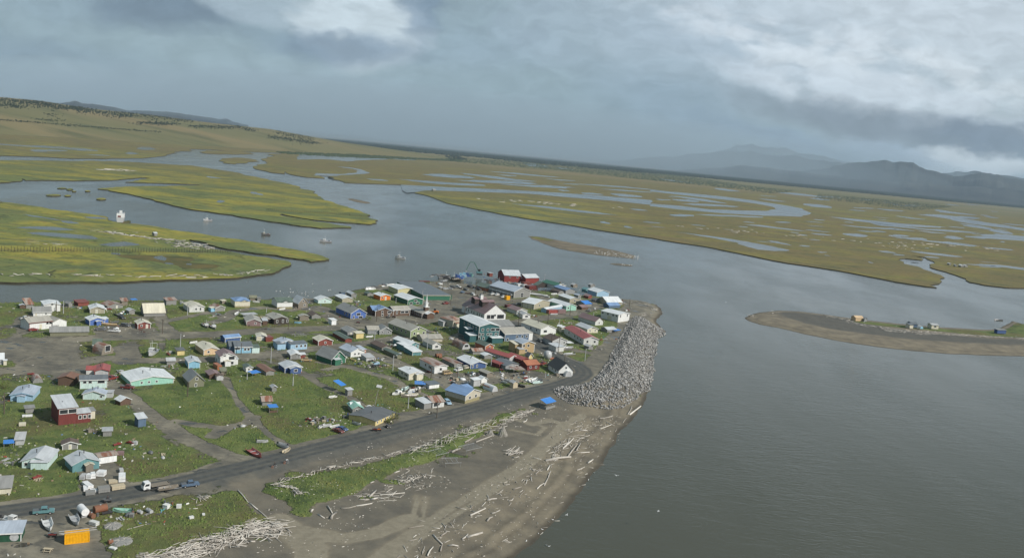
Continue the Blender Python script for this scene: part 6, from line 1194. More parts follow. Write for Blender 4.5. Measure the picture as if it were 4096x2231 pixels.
SK = [(3, 735, 362, 870, 358, 'lgrey'), (3, 820, 325, 912, 330, 'dgrey'), (3, 940, 318, 1005, 305, 'wood'), (3, 1000, 300, 1082, 310, 'dred'), (3, 1005, 350, 1140, 338, 'pale'), (3, 1110, 308, 1242, 306, 'lgrey'), (3, 1215, 288, 1300, 278, 'teal2'), (3, 1310, 268, 1420, 262, 'dgrey'), (3, 1330, 252, 1400, 248, 'white'), (3, 1592, 262, 1760, 270, 'dred'), (3, 1640, 248, 1720, 252, 'dgrey'), (3, 735, 402, 890, 396, 'white'),
    (3, 1765, 195, 1820, 190, 'grey'), (3, 1785, 165, 1860, 170, 'dgrey'), (3, 1850, 160, 1930, 165, 'grey'), (3, 1880, 185, 1990, 190, 'dgrey'), (3, 1930, 165, 2010, 168, 'wood'), (3, 1960, 195, 2060, 200, 'black'), (3, 2000, 178, 2090, 180, 'dgrey'), (3, 1925, 262, 2060, 250, 'dgrey'), (3, 1960, 275, 2040, 265, 'grey'), (3, 880, 350, 960, 345, 'dgrey'), (3, 1450, 262, 1560, 268, 'grey'), (3, 2130, 240, 2270, 225, 'wood'),
    (9, 575, 935, 625, 1080, 'white'), (9, 905, 885, 965, 1015, 'lgrey'), (9, 1410, 830, 1640, 838, 'mint'), (9, 20, 925, 270, 985, 'white'), (10, 605, 60, 760, 165, 'rroof'), (10, 970, 0, 1100, 50, 'lgrey'), (7, 1160, 810, 1340, 765, 'white'), (7, 1325, 735, 1420, 695, 'aqua'), (7, 1430, 745, 1555, 730, 'white'), (7, 1295, 800, 1570, 815, 'cream'), (7, 1300, 840, 1560, 830, 'wood'), (7, 0, 1330, 55, 1310, 'white'), (7, 62, 1320, 152, 1305, 'lgrey'), (7, 180, 1330, 290, 1312, 'pale'),
    (7, 168, 850, 240, 838, 'white'), (7, 525, 1255, 640, 1295, 'lgrey'), (8, 912, 580, 1010, 550, 'white'), (8, 980, 600, 1080, 548, 'white'), (8, 1010, 622, 1145, 598, 'aqua'), (8, 565, 568, 660, 608, 'white'), (8, 770, 650, 880, 690, 'black'), (8, 525, 600, 575, 620, 'white'), (4, 1155, 500, 1270, 520, 'white'), (4, 1420, 470, 1300, 480, 'white'), (4, 1290, 800, 1400, 800, 'lgrey'), (2, 1215, 520, 1260, 490, 'white'), (2, 1490, 320, 1600, 325, 'white'), (2, 1910, 445, 2005, 435, 'white'), (2, 2285, 432, 2385, 430, 'dgrey'),
    (1, 1845, 425, 1985, 490, 'dgrey'), (1, 1600, 600, 1880, 612, 'gold'), (1, 1800, 570, 1900, 560, 'dgrey'), (2, 2180, 655, 2235, 660, 'sky'), (7, 880, 320, 930, 312, 'lblue'), (7, 480, 245, 560, 265, 'yellow'), (7, 1200, 160, 1300, 150, 'lgrey'), (3, 740, 1165, 845, 1160, 'white'), (4, 1490, 1340, 1650, 1330, 'lgrey'), (8, 1500, 165, 1670, 150, 'lgrey'), (2, 510, 975, 560, 970, 'white'), (10, 1035, 100, 1120, 60, 'plank'), (6, 1560, 1320, 1715, 1325, 'lgrey'), (6, 1875, 1350, 2040, 1395, 'lgrey')]
BN = dict(lgrey='pale grey', dgrey='dark grey', wood='brown', dred='dark red', pale='off-white', teal2='teal', white='white', grey='grey', black='black', mint='light green', rroof='red', aqua='pale aqua', cream='cream', gold='orange-tan', sky='light blue', lblue='light blue', yellow='yellow', plank='plywood')
for k, (t, x0, y0, x1, y1, c) in enumerate(SK):
    a, b = GT(t, x0, y0), GT(t, x1, y1); m_ = (a + b) / 2; L = max(3.4, min(9, (b - a).length)); z = gz(m_.x, m_.y)
    cab = k in (4, 27, 30, 33); T = make_skiff(L, c, cab=cab, motor=k % 3 != 1); T.location = (m_.x, m_.y, max(z, WATER_Z - .15) + .05); T.rotation_euler = (random.uniform(-.06, .06), 0, math.atan2(b.y - a.y, b.x - a.x) + (math.pi if k % 4 == 2 else 0))
    tag(T, near(f"{BN[c]} open skiff" if not cab else f"{BN[c]} cabin skiff", m_.x, m_.y), 'boat', 'small boats pulled up around the village')
a, b = GT(13, 2327, 215, WATER_Z), GT(13, 2395, 220, WATER_Z); T = make_skiff((b - a).length, 'dgrey'); T.location = ((a.x + b.x) / 2, (a.y + b.y) / 2, WATER_Z - .15); T.rotation_euler[2] = math.atan2(b.y - a.y, b.x - a.x); tag(T, "dark skiff floating alone behind the right-hand spit", 'boat')
p, a = heading(9, 2090, 565, 80, -12); T = make_skiff(5.2, 'wood'); T.location = (p.x, p.y, gz(p.x, p.y) + .45); T.rotation_euler[2] = a; tag(T, "brown skiff on a trailer towed along the shore road", 'boat')
TR = empty('boat_trailer'); TR.location = (p.x, p.y, gz(p.x, p.y)); TR.rotation_euler[2] = a; MB().box(-2, 3.6, -.06, .06, .35, .45).box(-.8, -.6, -.8, .8, .3, .4).build('frame', MT('steel', 'paint'), TR)
for y in (-.85, .85): MB().cyl((-.7, y - .1, .3), (-.7, y + .1, .3), .3, n=10).build('wheel', MT('tyre', 'paint'), TR)
tag(TR, "boat trailer hitched behind the pickup on the shore road", 'trailer')
def make_fishboat(L, hc, cc, style=0):
    T = empty('fishing_boat'); W = L * .32
    h = MB().loft(hull(L, W, 1.5, 11, .6)).build('hull', MT(hc, 'paint'), T); MB().box(-L / 2 + .3, L * .22, -W * .36, W * .36, .95, 1.0).build('deck', MT('lgrey', 'wood'), T)
    x0, x1 = ((.02, .25) if style != 1 else (.12, .3))
    c = MB().loft([[(x, y, z) for x, z in [(L * x0, 1.0), (L * x0, 3.0), (L * x1 - .2, 3.0), (L * x1 + .15, 1.9), (L * x1 + .15, 1.0)]] for y in (-W * .28, W * .28)]).build('cabin', MT(cc, 'paint'), T)
    MB().box(L * x0 + .3, L * x1 - .15, -W * .285, W * .285, 2.2, 2.7).build('window', MT('glass', 'glass'), c); MB().box(L * x0 - .3, L * x1, -W * .31, W * .31, 3.0, 3.1).build('cabin_roof', MT('white', 'paint'), c)
    MB().cyl((L * x0 + .4, 0, 3.0), (L * x0 + .4, 0, 6.4), .07, .04, 6).cyl((L * x0 + .4, -1.2, 5.2), (L * x0 + .4, 1.2, 5.2), .04, n=5).build('mast', MT('white', 'paint'), T)
    MB().cyl((-L * .3, -.9, 1.5), (-L * .3, .9, 1.5), .5, n=10).build('net_reel', MT('brown' if style else 'dgrey', 'wood'), T); MB().box(-L / 2 + .3, -L / 2 + 1.1, -W * .3, W * .3, 1.0, 1.5).build('stern_locker', MT(cc, 'paint'), T)
    MB().loft([[(-L / 2 + L * .93 * t - .02, s * (W / 2 * (1 - max(0, (t - .45) / .55) ** 2.2 * .97) + .04), 1.5 * (1 + .6 * t ** 3) - dz) for t in (0, .2, .4, .6, .8, 1)] for s, dz in ((1, .06), (1, .26))], close=False, caps=False).build('rub_rail', MT('dred' if style == 1 else 'dblue', 'paint'), T)
    return T
for k, (t, x0, y0, x1, y1, hc, cc, st_, lb) in enumerate([(14, 1427, 952, 1482, 950, 'lgrey', 'white', 0, "small pale fishing boat moored farthest up the river channel"), (14, 1832, 1052, 1895, 1055, 'dgrey', 'cream', 1, "dark fishing boat with red stripe and rigging moored in the channel"), (14, 2242, 1098, 2325, 1102, 'lgrey', 'white', 0, "long low grey fishing boat moored off the marsh point"), (15, 515, 978, 590, 985, 'white', 'white', 0, "white fishing boat with tall mast moored nearest the village")]):
    a, b = GT(t, x0, y0, WATER_Z), GT(t, x1, y1, WATER_Z); T = make_fishboat(max(7.5, (b - a).length), hc, cc, st_); T.location = ((a.x + b.x) / 2, (a.y + b.y) / 2, WATER_Z - .3); T.rotation_euler[2] = math.atan2(b.y - a.y, b.x - a.x) + math.pi; tag(T, lb, 'fishing boat', 'fishing boats moored in the river')
# moored work boats at the dock
for k, (x, y, dx, L, hc, lb) in enumerate([(2110, 225, 60, 12, 'dgrey', "dark tug-like work boat tied up at the dock"), (2190, 245, 60, 11, 'wood', "rusty brown work boat drawn up beside the dock"), (1990, 215, 60, 9, 'grey', "grey gillnetter tied up outside the dock")]):
    a = GT(3, x, y, WATER_Z); T = make_fishboat(L, hc, 'lgrey', 1); T.location = (a.x, a.y, WATER_Z - .2); T.rotation_euler[2] = .1 + k * .15; tag(T, lb, 'fishing boat', 'work boats at the dock')
# big white vessel aground on the near marsh
p = GT(18, 415, 352, MARSH_Z); T = empty('beached_vessel'); T.location = (p.x, p.y, MARSH_Z - .2); T.rotation_euler[2] = math.radians(-72); Wv, Lv = 6.6, 13
MB().loft([[(x - .5, -w, 4.2 + .3 * abs(x) / 8), (x, -w * .8, 0), (x, w * .8, 0), (x - .5, w, 4.2 + .3 * abs(x) / 8)] for x, w in [(-Lv + 2, Wv / 2 * .5), (-Lv / 2, Wv / 2), (0, Wv / 2), (2, Wv / 2 * .96)]]).build('hull', MT('lgrey', 'paint'), T)
MB().box(-Lv / 2, 1.7, -Wv / 2 * .82, Wv / 2 * .82, 0.1, 1.4).build('bottom_strake', MT('dred', 'rust'), T)
sp_ = MB().box(-Lv * .62, 1.2, -Wv * .46, Wv * .46, 4.4, 8.2).build('superstructure', MT('wrap', 'paint'), T); MB().box(1.2, 1.32, -Wv * .32, Wv * .1, 4.8, 6.3).build('doorway', MT('dred', 'paint'), sp_)
MB().box(-Lv * .62, 1.0, -Wv * .47, Wv * .47, 8.2, 8.4).build('upper_deck', MT('lgrey', 'paint'), T); MB().box(-Lv * .42, -Lv * .15, -Wv * .16, Wv * .16, 8.4, 10.6).build('wheelhouse', MT('white', 'paint'), T)
for y in (-Wv * .46, Wv * .46): MB().box(-Lv * .6, 1.0, y - .04, y + .04, 9.2, 9.3).build('railing', MT('white', 'paint'), T)
tag(T, "big white and dark red vessel stranded on the edge of the near marsh", 'ship')
# the grey working vessel on land (left) and the old white hull
p, a = heading(1, 2440, 1080, 30, -60); T = make_fishboat(10, 'lgrey', 'lgrey', 0); place(T, p); T.location.z += .2; T.rotation_euler[2] = a + math.pi * .95
MB().cyl((-2, -1.3, 1.5), (-2, -1.3, 4.6), .06, n=5).cyl((-2, 1.3, 1.5), (-2, 1.3, 4.6), .06, n=5).cyl((-2, -1.3, 4.6), (-2, 1.3, 4.6), .06, n=5).build('gallows', MT('white', 'paint'), T); tag(T, "pale grey fishing vessel standing on the grass island left of the peach house", 'fishing boat')
p, a = heading(4, 1060, 480, 90, 10); T = make_skiff(16, 'pale', motor=False); place(T, p); T.rotation_euler[2] = a; T.name = 'old_hull'; tag(T, "old weathered white boat hull lying by the grey store", 'boat hull')
for k, (x, y, dx, dy) in enumerate([(730, 700, 60, 70), (850, 720, 60, 70)]):
    p, a = heading(2, x, y, dx, dy); T = make_fishboat(9.5, 'gwood', 'lgrey', 1); T.name = 'old_boat'; place(T, p); T.location.z -= .2; T.rotation_euler[2] = a; T.scale = (1, 1, .6)
    tag(T, ["left one of two derelict grey boats on the grass by the street", "right one of two derelict grey boats on the grass by the street"][k], 'boat', 'derelict boats beside the street')

# --- containers, tanks, totes, crates
def container(t, B, C, dp, hpx, c, label, top='same'):
    b, th, wd, d_, h, k = frame_of(t, dp, B, C, hpx); T = empty('shipping_container'); T.location = (b.x, b.y, gz(b.x, b.y)); T.rotation_euler[2] = th; h = max(h, 1.6)
    m = MB(); n = int(wd / .3) * 2; pr = []
    for i in range(n + 1): pr.append((wd * i / n, .0 if (i // 1) % 2 else .07))
    m.add([(x, y, .1) for x, y in pr] + [(x, y, h - .1) for x, y in pr], [(i, i + 1, i + 2 + n, i + 1 + n) for i in range(n)])
    m.build('corrugated_side', MT(c, 'paint'), T); MB().box(0, wd, .075, d_, .05, h - .04).build('box', MT(c, 'paint'), T)
    f = MB(); f.box(-.04, wd + .04, -.04, .06, h - .12, h).box(-.04, wd + .04, -.04, .06, 0, .12).box(-.04, .1, -.04, .06, 0, h).box(wd - .1, wd + .04, -.04, .06, 0, h).build('frame', MT(c, 'paint'), T)
    MB().box(-.03, 0, d_ * .1, d_ * .48, .2, h - .2).build('door', MT(c, 'paint'), T)
    tag(T, label, 'container', 'shipping containers'); return T, wd, d_, h
T_, w_, d_, h_ = container(9, (803, 1235), (1113, 1200), 2.5, 130, 'tyellow', "bright yellow shipping container with poles laid across its top")
for y in (.6, 1.8):
    o = MB().cyl((-1.2, y, h_ + .12), (w_ + 1.6, y + .3, h_ + .12), .07, n=6).build('long_pole', MT('lgrey', 'wood')); o.matrix_world = T_.matrix_basis @ Matrix.Identity(4); tag(o, ["nearer of two long pale poles resting on the yellow container", "farther of two long pale poles resting on the yellow container"][y > 1], 'pole', 'poles on the yellow container')
for a in [(2, (920, 1398), (990, 1392), 5, 72, 'orng2', "orange shipping container beside the white two-storey house"), (2, (1700, 950), (1812, 945), 5, 75, 'brick', "dull red container between the small grey shed and the light blue house"), (4, (1265, 782), (1405, 776), 3, 58, 'rroof', "bright red container before the long pale blue shed"), (4, (1410, 776), (1535, 768), 3, 58, 'mauve', "faded red-brown container next to the bright red one"), (4, (865, 325), (975, 322), 4, 45, 'brick', "red container against the fish plant"), (4, (948, 388), (1062, 380), 5, 52, 'dred', "dark red container standing apart below the fish plant"), (4, (600, 690), (682, 685), 3, 48, 'dred', "small dark red container left of the olive-tan garage"), (4, (862, 352), (935, 350), 3, 35, 'white', "white container among the fish plant stores"), (4, (770, 340), (840, 338), 3, 30, 'white', "low white container in front of the fish plant wall"), (4, (585, 560), (640, 556), 2.5, 62, 'tyellow', "yellow-orange steel bin beside the grey store")]: container(*a)
def tank(t, x0, y0, x1, y1, r, c, label, z=.0, legs=False):
    a, b = GT(t, x0, y0), GT(t, x1, y1); T = empty('storage_tank'); T.location = (a.x, a.y, gz(a.x, a.y) + z); T.rotation_euler[2] = math.atan2(b.y - a.y, b.x - a.x); L = min((b - a).length, 7)
    MB().cyl((0, 0, r), (L, 0, r), r, n=16).build('shell', MT(c, 'rust' if c == 'rust' else 'paint'), T, False)
    MB().box(.3, .5, -r * .8, r * .8, -z - .1, r * .4).box(L - .5, L - .3, -r * .8, r * .8, -z - .1, r * .4).build('stand', MT('steel', 'paint'), T) if legs else MB().cyl((L / 2, 0, 2 * r - .02), (L / 2, 0, 2 * r + .15), .2, n=8).build('hatch', MT('steel', 'paint'), T)
    tag(T, label, 'tank', 'fuel tanks'); return T
tank(9, 1062, 905, 1000, 840, .95, 'wrap', "white horizontal fuel tank on a stand beside the shore road", .5, True); tank(9, 1170, 850, 1325, 815, .95, 'rust', "large rusty cylindrical tank right of the white tank"); tank(9, 1165, 915, 1110, 880, .6, 'rust', "smaller rusty tank behind the white tank")
tank(9, 1765, 855, 1715, 840, .45, 'lgrey', "short pale barrel tank on the grass, left one"); tank(9, 1885, 850, 1830, 820, .5, 'lgrey', "short pale barrel tank on the grass, right one"); tank(9, 1345, 1230, 1400, 1215, .5, 'rust', "rusty drum beside the round tangle of old nets")
tank(7, 1855, 195, 1940, 190, .9, 'rust', "rusty tank lying behind the white box-like house"); tank(7, 1900, 210, 1950, 208, .6, 'rust', "small rusty drum lying beside the larger rusty tank")
# domed tank
p = GT(8, 1240, 215); T = empty('domed_tank'); place(T, p); MB().loft([[(r * math.cos(a), r * math.sin(a), z) for a in [k * math.pi / 8 for k in range(16)]] for r, z in [(2.0, 0), (2.1, 2), (1.9, 3.1), (1.2, 3.8), (.2, 4.1)]]).build('shell', MT('lgrey', 'paint'), T, True); MB().box(1.2, 3.6, -1.8, 1, 0, .6).build('base', MT('orng2', 'wood'), T); tag(T, "grey domed tank beside the road near the steep white house", 'tank')
# fish totes on the dock
TO = []
for i, (x, y, c) in enumerate([(2190, 190, 'dblue'), (2215, 175, 'aqua'), (2235, 190, 'aqua'), (2255, 175, 'sky'), (2240, 210, 'blue'), (2265, 208, 'blue'), (2285, 205, 'broof'), (2275, 165, 'aqua'), (2290, 150, 'aqua'), (2310, 165, 'sky'), (2325, 178, 'aqua'), (2345, 170, 'blue'), (2362, 168, 'dblue'), (2380, 172, 'blue'), (2398, 172, 'dblue'), (2418, 172, 'teal2'), (2432, 170, 'mint'), (2305, 188, 'sky'), (2220, 205, 'blue'), (2205, 160, 'dgrey')]):
    p = GT(3, x, y + 14); T = empty('fish_tote'); place(T, p); T.location.z += .0; nst = 1 if i % 3 else 2; L = 2.0
    MB().loft([[(-L / 2, -L / 2, 0), (L / 2, -L / 2, 0), (L / 2, L / 2, 0), (-L / 2, L / 2, 0)], [(-L / 2 - .1, -L / 2 - .1, 1.3 * nst), (L / 2 + .1, -L / 2 - .1, 1.3 * nst), (L / 2 + .1, L / 2 + .1, 1.3 * nst), (-L / 2 - .1, L / 2 + .1, 1.3 * nst)]]).build('tub', MT(c, 'paint'), T); MB().box(-L / 2 - .18, L / 2 + .18, -L / 2 - .18, L / 2 + .18, 1.3 * nst, 1.3 * nst + .18).build('rim', MT(c, 'paint'), T)
    o = dict(dblue='dark blue', aqua='pale aqua', sky='light blue', blue='blue', broof='grey-blue', teal2='teal', mint='mint green', dgrey='dark grey')[c]
    tag(T, f"{o} stack of fish totes on the dock, " + ["leftmost", "second", "third", "fourth", "fifth", "sixth", "seventh", "eighth", "ninth", "tenth", "eleventh", "twelfth", "thirteenth", "fourteenth", "fifteenth", "sixteenth", "seventeenth", "eighteenth", "nineteenth", "twentieth"][i] + " in the row", 'fish tote', 'fish totes stacked on the dock')
# green material handler
p = GT(4, 150, 155); T = empty('material_handler'); place(T, p); T.rotation_euler[2] = .15
MB().box(-2.2, 2.2, -1.5, 1.5, 0, 1.1).build('tracks', MT('black', 'paint'), T); MB().box(-2.6, 2, -1.4, 1.4, 1.2, 2.8).build('body', MT('teal2', 'paint'), T); MB().box(-1.2, .4, -1.4, .2, 2.8, 4.6).build('cab', MT('glass', 'glass'), T)
MB().slab([(-1, -.3, 2.6), (-1, .3, 2.6), (-5.2, .3, 9.5), (-5.2, -.3, 9.5)], .5).build('boom', MT('green', 'paint'), T); MB().slab([(-5.4, -.25, 9.6), (-5.4, .25, 9.6), (-8.4, .25, 9.0), (-8.4, -.25, 9.0)], .4).slab([(-8.2, -.2, 9.3), (-8.2, .2, 9.3), (-10.6, .2, 2.6), (-10.6, -.2, 2.6)], .35).build('stick', MT('green', 'paint'), T); MB().box(-11.2, -10.2, -.5, .5, 1.4, 2.6).build('grab', MT('steel', 'paint'), T)
tag(T, "green crane-like material handler with bent boom on the dock", 'crane')
# --- racks, shelters, tents on poles
def shelter(t, B, C, dp, hpx, roofc, label, base=None, slats=0, tilt=.2, cat='rack', name='drying_rack'):
    b, th, wd, d_, h, k = frame_of(t, dp, B, C, hpx); T = empty(name); T.location = (b.x, b.y, gz(b.x, b.y)); T.rotation_euler[2] = th; h = max(h, 1.2)
    for x in (0, wd):
        for y in (0, d_): MB().cyl((x, y, -.2), (x, y, h + (tilt if y else 0)), .07, n=6).build('leg', MT('gwood', 'wood'), T)
    for y, z in ((0, h), (d_, h + tilt)): MB().cyl((-.3, y, z), (wd + .3, y, z), .06, n=5).build('rail', MT('lgrey', 'wood'), T)
    if roofc: MB().slab([(-.2, -.2, h + .06), (wd * .5, -.25, h + .0), (wd + .2, -.2, h + .06), (wd + .2, d_ + .2, h + tilt + .08), (-.2, d_ + .2, h + tilt + .08)], .03).build('tarp' if roofc == 'tarp' else 'roof', MT(roofc, 'paint' if roofc == 'tarp' else 'roof'), T)
    for i in range(slats): MB().cyl((wd * (i + .5) / slats, -.2, h + .08), (wd * (i + .5) / slats, d_ + .2, h + tilt + .08), .04, n=5).build('slat', MT('lgrey', 'wood'), T)
    if base: MB().box(.05, wd - .05, .05, .12, 0, h * .4).box(.05, .12, .12, d_, 0, h * .4).build('side_boards', MT(base, 'wood'), T)
    tag(T, label, cat); return T
shelter(8, (1220, 1000), (1370, 960), 3, 100, 'tarp', "driftwood shelter with blue tarp at the foot of the rock wall", base='gwood', cat='shelter', name='shelter', tilt=1.0)
shelter(6, (1478, 282), (1610, 258), 3, 70, 'tarp', "long blue-tarped rack on thin legs beside the green-roofed shed", cat='rack')
shelter(6, (1752, 840), (1885, 832), 3, 85, 'tarp', "blue-tarped fish rack with boarded lower sides in the field", base='brown')
shelter(7, (330, 760), (405, 740), 4, 110, 'tarp', "blue tarp shelter beside a grey outhouse in the long grass", cat='shelter', tilt=1.2); shelter(7, (1520, 690), (1680, 700), 4, 70, 'tarp', "dark blue-tarped fish rack left of the white-fronted shack", slats=6, base='gwood')
shelter(1, (2118, 245), (2200, 240), 2.5, 48, 'tarp', "bright blue canopy on legs at the river bank", cat='canopy', name='canopy'); shelter(5, (62, 1250), (215, 1240), 2.5, 75, 'tarp', "blue and white tarped drying rack at the left edge"); shelter(11, (545, 505), (650, 480), 4, 42, None, "bare driftwood rack frame on the beach, left one", slats=5); shelter(11, (815, 470), (945, 440), 4, 50, None, "bare driftwood rack frame with many slats on the beach, middle one", slats=12); shelter(11, (628, 575), (760, 570), 4, 40, None, "low bare driftwood rack frame on the beach, nearest one", slats=3)
shelter(8, (700, 460), (880, 455), 5, 65, 'rusttin', "long open drying rack with patched rusty cover", slats=4); shelter(4, (2325, 1085), (2415, 1070), 3, 20, 'tarp', "blue tarp frame beside the half-collapsed shed"); shelter(2, (1340, 560), (1560, 545), 4, 40, 'lgrey', "low patched lean-to rack behind the mauve-brown house"); shelter(4, (1565, 1290), (1655, 1285), 3, 40, 'white', "white-topped frame tent beside the brown-roofed house"); shelter(2, (2160, 890), (2340, 880), 3, 35, None, "bare wooden rack beside the large light blue house", slats=4); shelter(9, (640, 170), (690, 170), 2, 30, None, "small rack of grey sticks right of the aqua house", slats=4)
# driftwood tipis
for k, (x, y, hh, n) in enumerate([(1028, 288, 56, 18), (1138, 290, 92, 26)]):
    p = GT(11, x, y); T = empty('driftwood_tipi'); place(T, p); hm_ = hh / 2.224 * depth_at(p) / FPX * 1.05; rr = random.Random(k)
    for i in range(n):
        a = 6.283 * i / n + rr.uniform(-.1, .1); r0 = hm_ * (.45 if k else .62) * rr.uniform(.85, 1.1)
        MB().cyl((r0 * math.cos(a), r0 * math.sin(a), 0), (-.3 * math.cos(a + .3), -.3 * math.sin(a + .3), hm_ * rr.uniform(.95, 1.15)), .09, .04, 5).build('pole', MT('log', 'wood'), T)
    tag(T, ["low wide tipi of driftwood poles, the left one on the beach", "tall tipi of driftwood poles, the right one on the beach"][k], 'tipi', 'driftwood tipis on the beach')
# lumber, white wrapped packs, plywood
def pack(t, B, C, dp, hpx, c, label, cat='lumber pack', strap=True):
    b, th, wd, d_, h, k = frame_of(t, dp, B, C, hpx); T = empty(cat.replace(' ', '_')); T.location = (b.x, b.y, gz(b.x, b.y)); T.rotation_euler[2] = th
    MB().box(0, wd, 0, d_, .12, h).build('wrapped_load' if c == 'wrap' else 'stack', MT(c, 'paint' if c == 'wrap' else 'wood'), T)
    MB().box(.1, .25, -.02, d_ + .02, 0, .12).build('skid', MT('wood', 'wood'), T); MB().box(wd - .25, wd - .1, -.02, d_ + .02, 0, .12).build('skid', MT('wood', 'wood'), T)
    if strap: MB().box(-.02, wd + .02, -.02, d_ + .02, h * .52, h * .56).build('strap', MT('dgrey', 'paint'), T)
    tag(T, label, cat, 'packs of building material beside the dark teal house'); return T
pack(9, (1065, 420), (1130, 425), 1.4, 60, 'wrap', "white wrapped lumber pack, left of the group nearest the teal house"); pack(9, (1135, 418), (1190, 412), 1.8, 65, 'wrap', "white wrapped lumber pack in the middle of the upper group"); pack(9, (1195, 385), (1290, 392), 2, 62, 'wrap', "white wrapped lumber pack, right and separate in the upper group")
pack(9, (1095, 545), (1165, 530), 4, 40, 'wrap', "long white wrapped pack on the left side of the gravel yard"); pack(9, (1040, 575), (1095, 570), 3, 30, 'wrap', "low white wrapped pack at the lower left of the gravel yard"); pack(9, (1115, 590), (1245, 585), 1.5, 30, 'wrap', "long low white pack beside the shore road"); pack(9, (1065, 628), (1185, 618), 2, 40, 'gwood', "grey timber stack beside the shore road")
pack(9, (1225, 598), (1370, 580), 2.2, 60, 'gwood', "tall grey-brown timber stack beside the shore road"); pack(9, (1395, 565), (1560, 540), 1.8, 50, 'plank', "yellow-brown plywood stack beside the shore road"); pack(9, (1355, 480), (1465, 470), 2, 30, 'plank', "plywood stack behind the yellow-brown one"); pack(9, (1475, 460), (1560, 455), 3.5, 70, 'wrap', "tall white wrapped pack at the right of the gravel yard"); pack(9, (1490, 345), (1540, 340), 2, 40, 'lgrey', "grey crate at the top right of the gravel yard")
pack(9, (985, 430), (1045, 432), 2.4, 50, 'lgrey', "grey upright crate at the top left of the gravel yard"); pack(5, (355, 758), (520, 750), 1.2, 30, 'wrap', "long white trough-like box in the grass near the left edge"); pack(5, (302, 905), (412, 900), 1.4, 50, 'cream', "cream storage box in the grass below the white trough"); pack(9, (1455, 130), (1540, 128), 1.5, 45, 'mauve', "small rusty-topped crate right of the white storage shed"); pack(9, (2360, 925), (2415, 915), .9, 30, 'white', "white square box in the dune grass, left"); pack(9, (2515, 880), (2551, 878), .9, 22, 'white', "white square box in the dune grass, right"); pack(9, (1350, 1290), (1425, 1310), .9, 25, 'white', "white slab beside the round tangle of nets"); pack(9, (1102, 990), (1190, 1015), 1.2, 50, 'pale', "pale appliance box right of the yellow container's boat")
# picnic table
p = GT(9, 595, 1320); T = empty('picnic_table'); place(T, p); T.rotation_euler[2] = .05
MB().box(-.95, .95, -.38, .38, .70, .76).build('table_top', MT('plank', 'wood'), T)
for y in (-.75, .75): MB().box(-.95, .95, y - .13, y + .13, .42, .46).build('bench', MT('plank', 'wood'), T)
for x in (-.65, .65): MB().slab([(x, -.75, 0), (x, -.6, 0), (x, -.15, .7), (x, -.3, .7)], .06).slab([(x, .6, 0), (x, .75, 0), (x, .3, .7), (x, .15, .7)], .06).box(x, x + .05, -.85, .85, .36, .42).build('leg', MT('plank', 'wood'), T)
tag(T, "wooden picnic table on the gravel left of the yellow container", 'picnic table')

# --- yard clutter: crates, drums, pallets, bundles
rj = random.Random(21)
def junk(kind, c, x, y):
    s = rj.uniform(.7, 1.3)
    if kind == 'crate': T = empty('crate'); MB().box(-.6 * s, .6 * s, -.5 * s, .5 * s, 0, .8 * s).build('box', MT(c, 'wood'), T); MB().box(-.65 * s, .65 * s, -.55 * s, .55 * s, .8 * s, .86 * s).build('lid', MT(c, 'wood'), T); cat = 'crate'
    elif kind == 'drum': T = empty('drum'); MB().cyl((0, 0, 0), (0, 0, .9), .3, n=10).build('shell', MT(c, 'paint'), T); MB().cyl((0, 0, .9), (0, 0, .93), .26, n=10).build('lid', MT('dgrey', 'paint'), T); cat = 'drum'
    elif kind == 'pallet':
        T = empty('pallet_stack'); nn = rj.randint(2, 5)
        for i in range(nn): MB().box(-.6, .6, -.5, .5, i * .2 + .08, i * .2 + .13).box(-.6, .6, -.5, -.4, i * .2, i * .2 + .08).box(-.6, .6, .4, .5, i * .2, i * .2 + .08).build('pallet', MT(c, 'wood'), T)
        cat = 'pallets'
    elif kind == 'bundle':
        T = None; V_ = []; n = 9; rr = [[(r * s * (1 + rj.uniform(-.15, .15)) * math.cos(a), r * .7 * s * (1 + rj.uniform(-.15, .15)) * math.sin(a), z * s) for a in [k * 2 * math.pi / n for k in range(n)]] for r, z in ((1.0, 0), (1.05, .3), (.8, .6), (.3, .8))]
        T = MB().loft(rr).build('covered_heap', MT(c, 'paint'), None, True); cat = 'covered heap'
    elif kind == 'planks':
        T = empty('lumber_pile')
        for i in range(rj.randint(4, 7)):
            a = rj.uniform(-.25, .25); L = rj.uniform(1.5, 3); o = MB().box(-L / 2, L / 2, -.09, .09, 0, .05).build('board', MT(c, 'wood'), T); o.location = (rj.uniform(-.3, .3), rj.uniform(-.6, .6), .05 * i); o.rotation_euler[2] = a
        cat = 'lumber pile'
    else:
        T = empty('snow_machine'); MB().loft([[(x, yy, z) for x, z in [(-1.3, .3), (-1.3, .7), (-.1, .75), (.3, 1.0), (1.2, .6), (1.4, .3)]] for yy in (-.28, .28)]).build('body', MT(c, 'paint'), T)
        for yy in (-.4, .4): MB().box(.5, 1.6, yy - .07, yy + .07, 0, .08).build('ski', MT('black', 'paint'), T)
        cat = 'snowmobile'
    T.location = (x, y, gz(x, y)); T.rotation_euler[2] = rj.uniform(0, 3.1); return T, cat
KINDS = [('crate', 'wood'), ('crate', 'lgrey'), ('drum', 'blue'), ('drum', 'rust'), ('drum', 'dgrey'), ('pallet', 'gwood'), ('pallet', 'plank'), ('bundle', 'lgrey'), ('bundle', 'wrap'), ('planks', 'gwood'), ('planks', 'plank'), ('planks', 'lgrey'), ('snow', 'black'), ('snow', 'red'), ('bundle', 'dgrey'), ('crate', 'white'), ('planks', 'wood')]
PH = dict(crate='wooden crate', drum='upright drum', pallet='stack of pallets', bundle='tarp-covered heap', planks='loose pile of boards', snow='snowmobile')
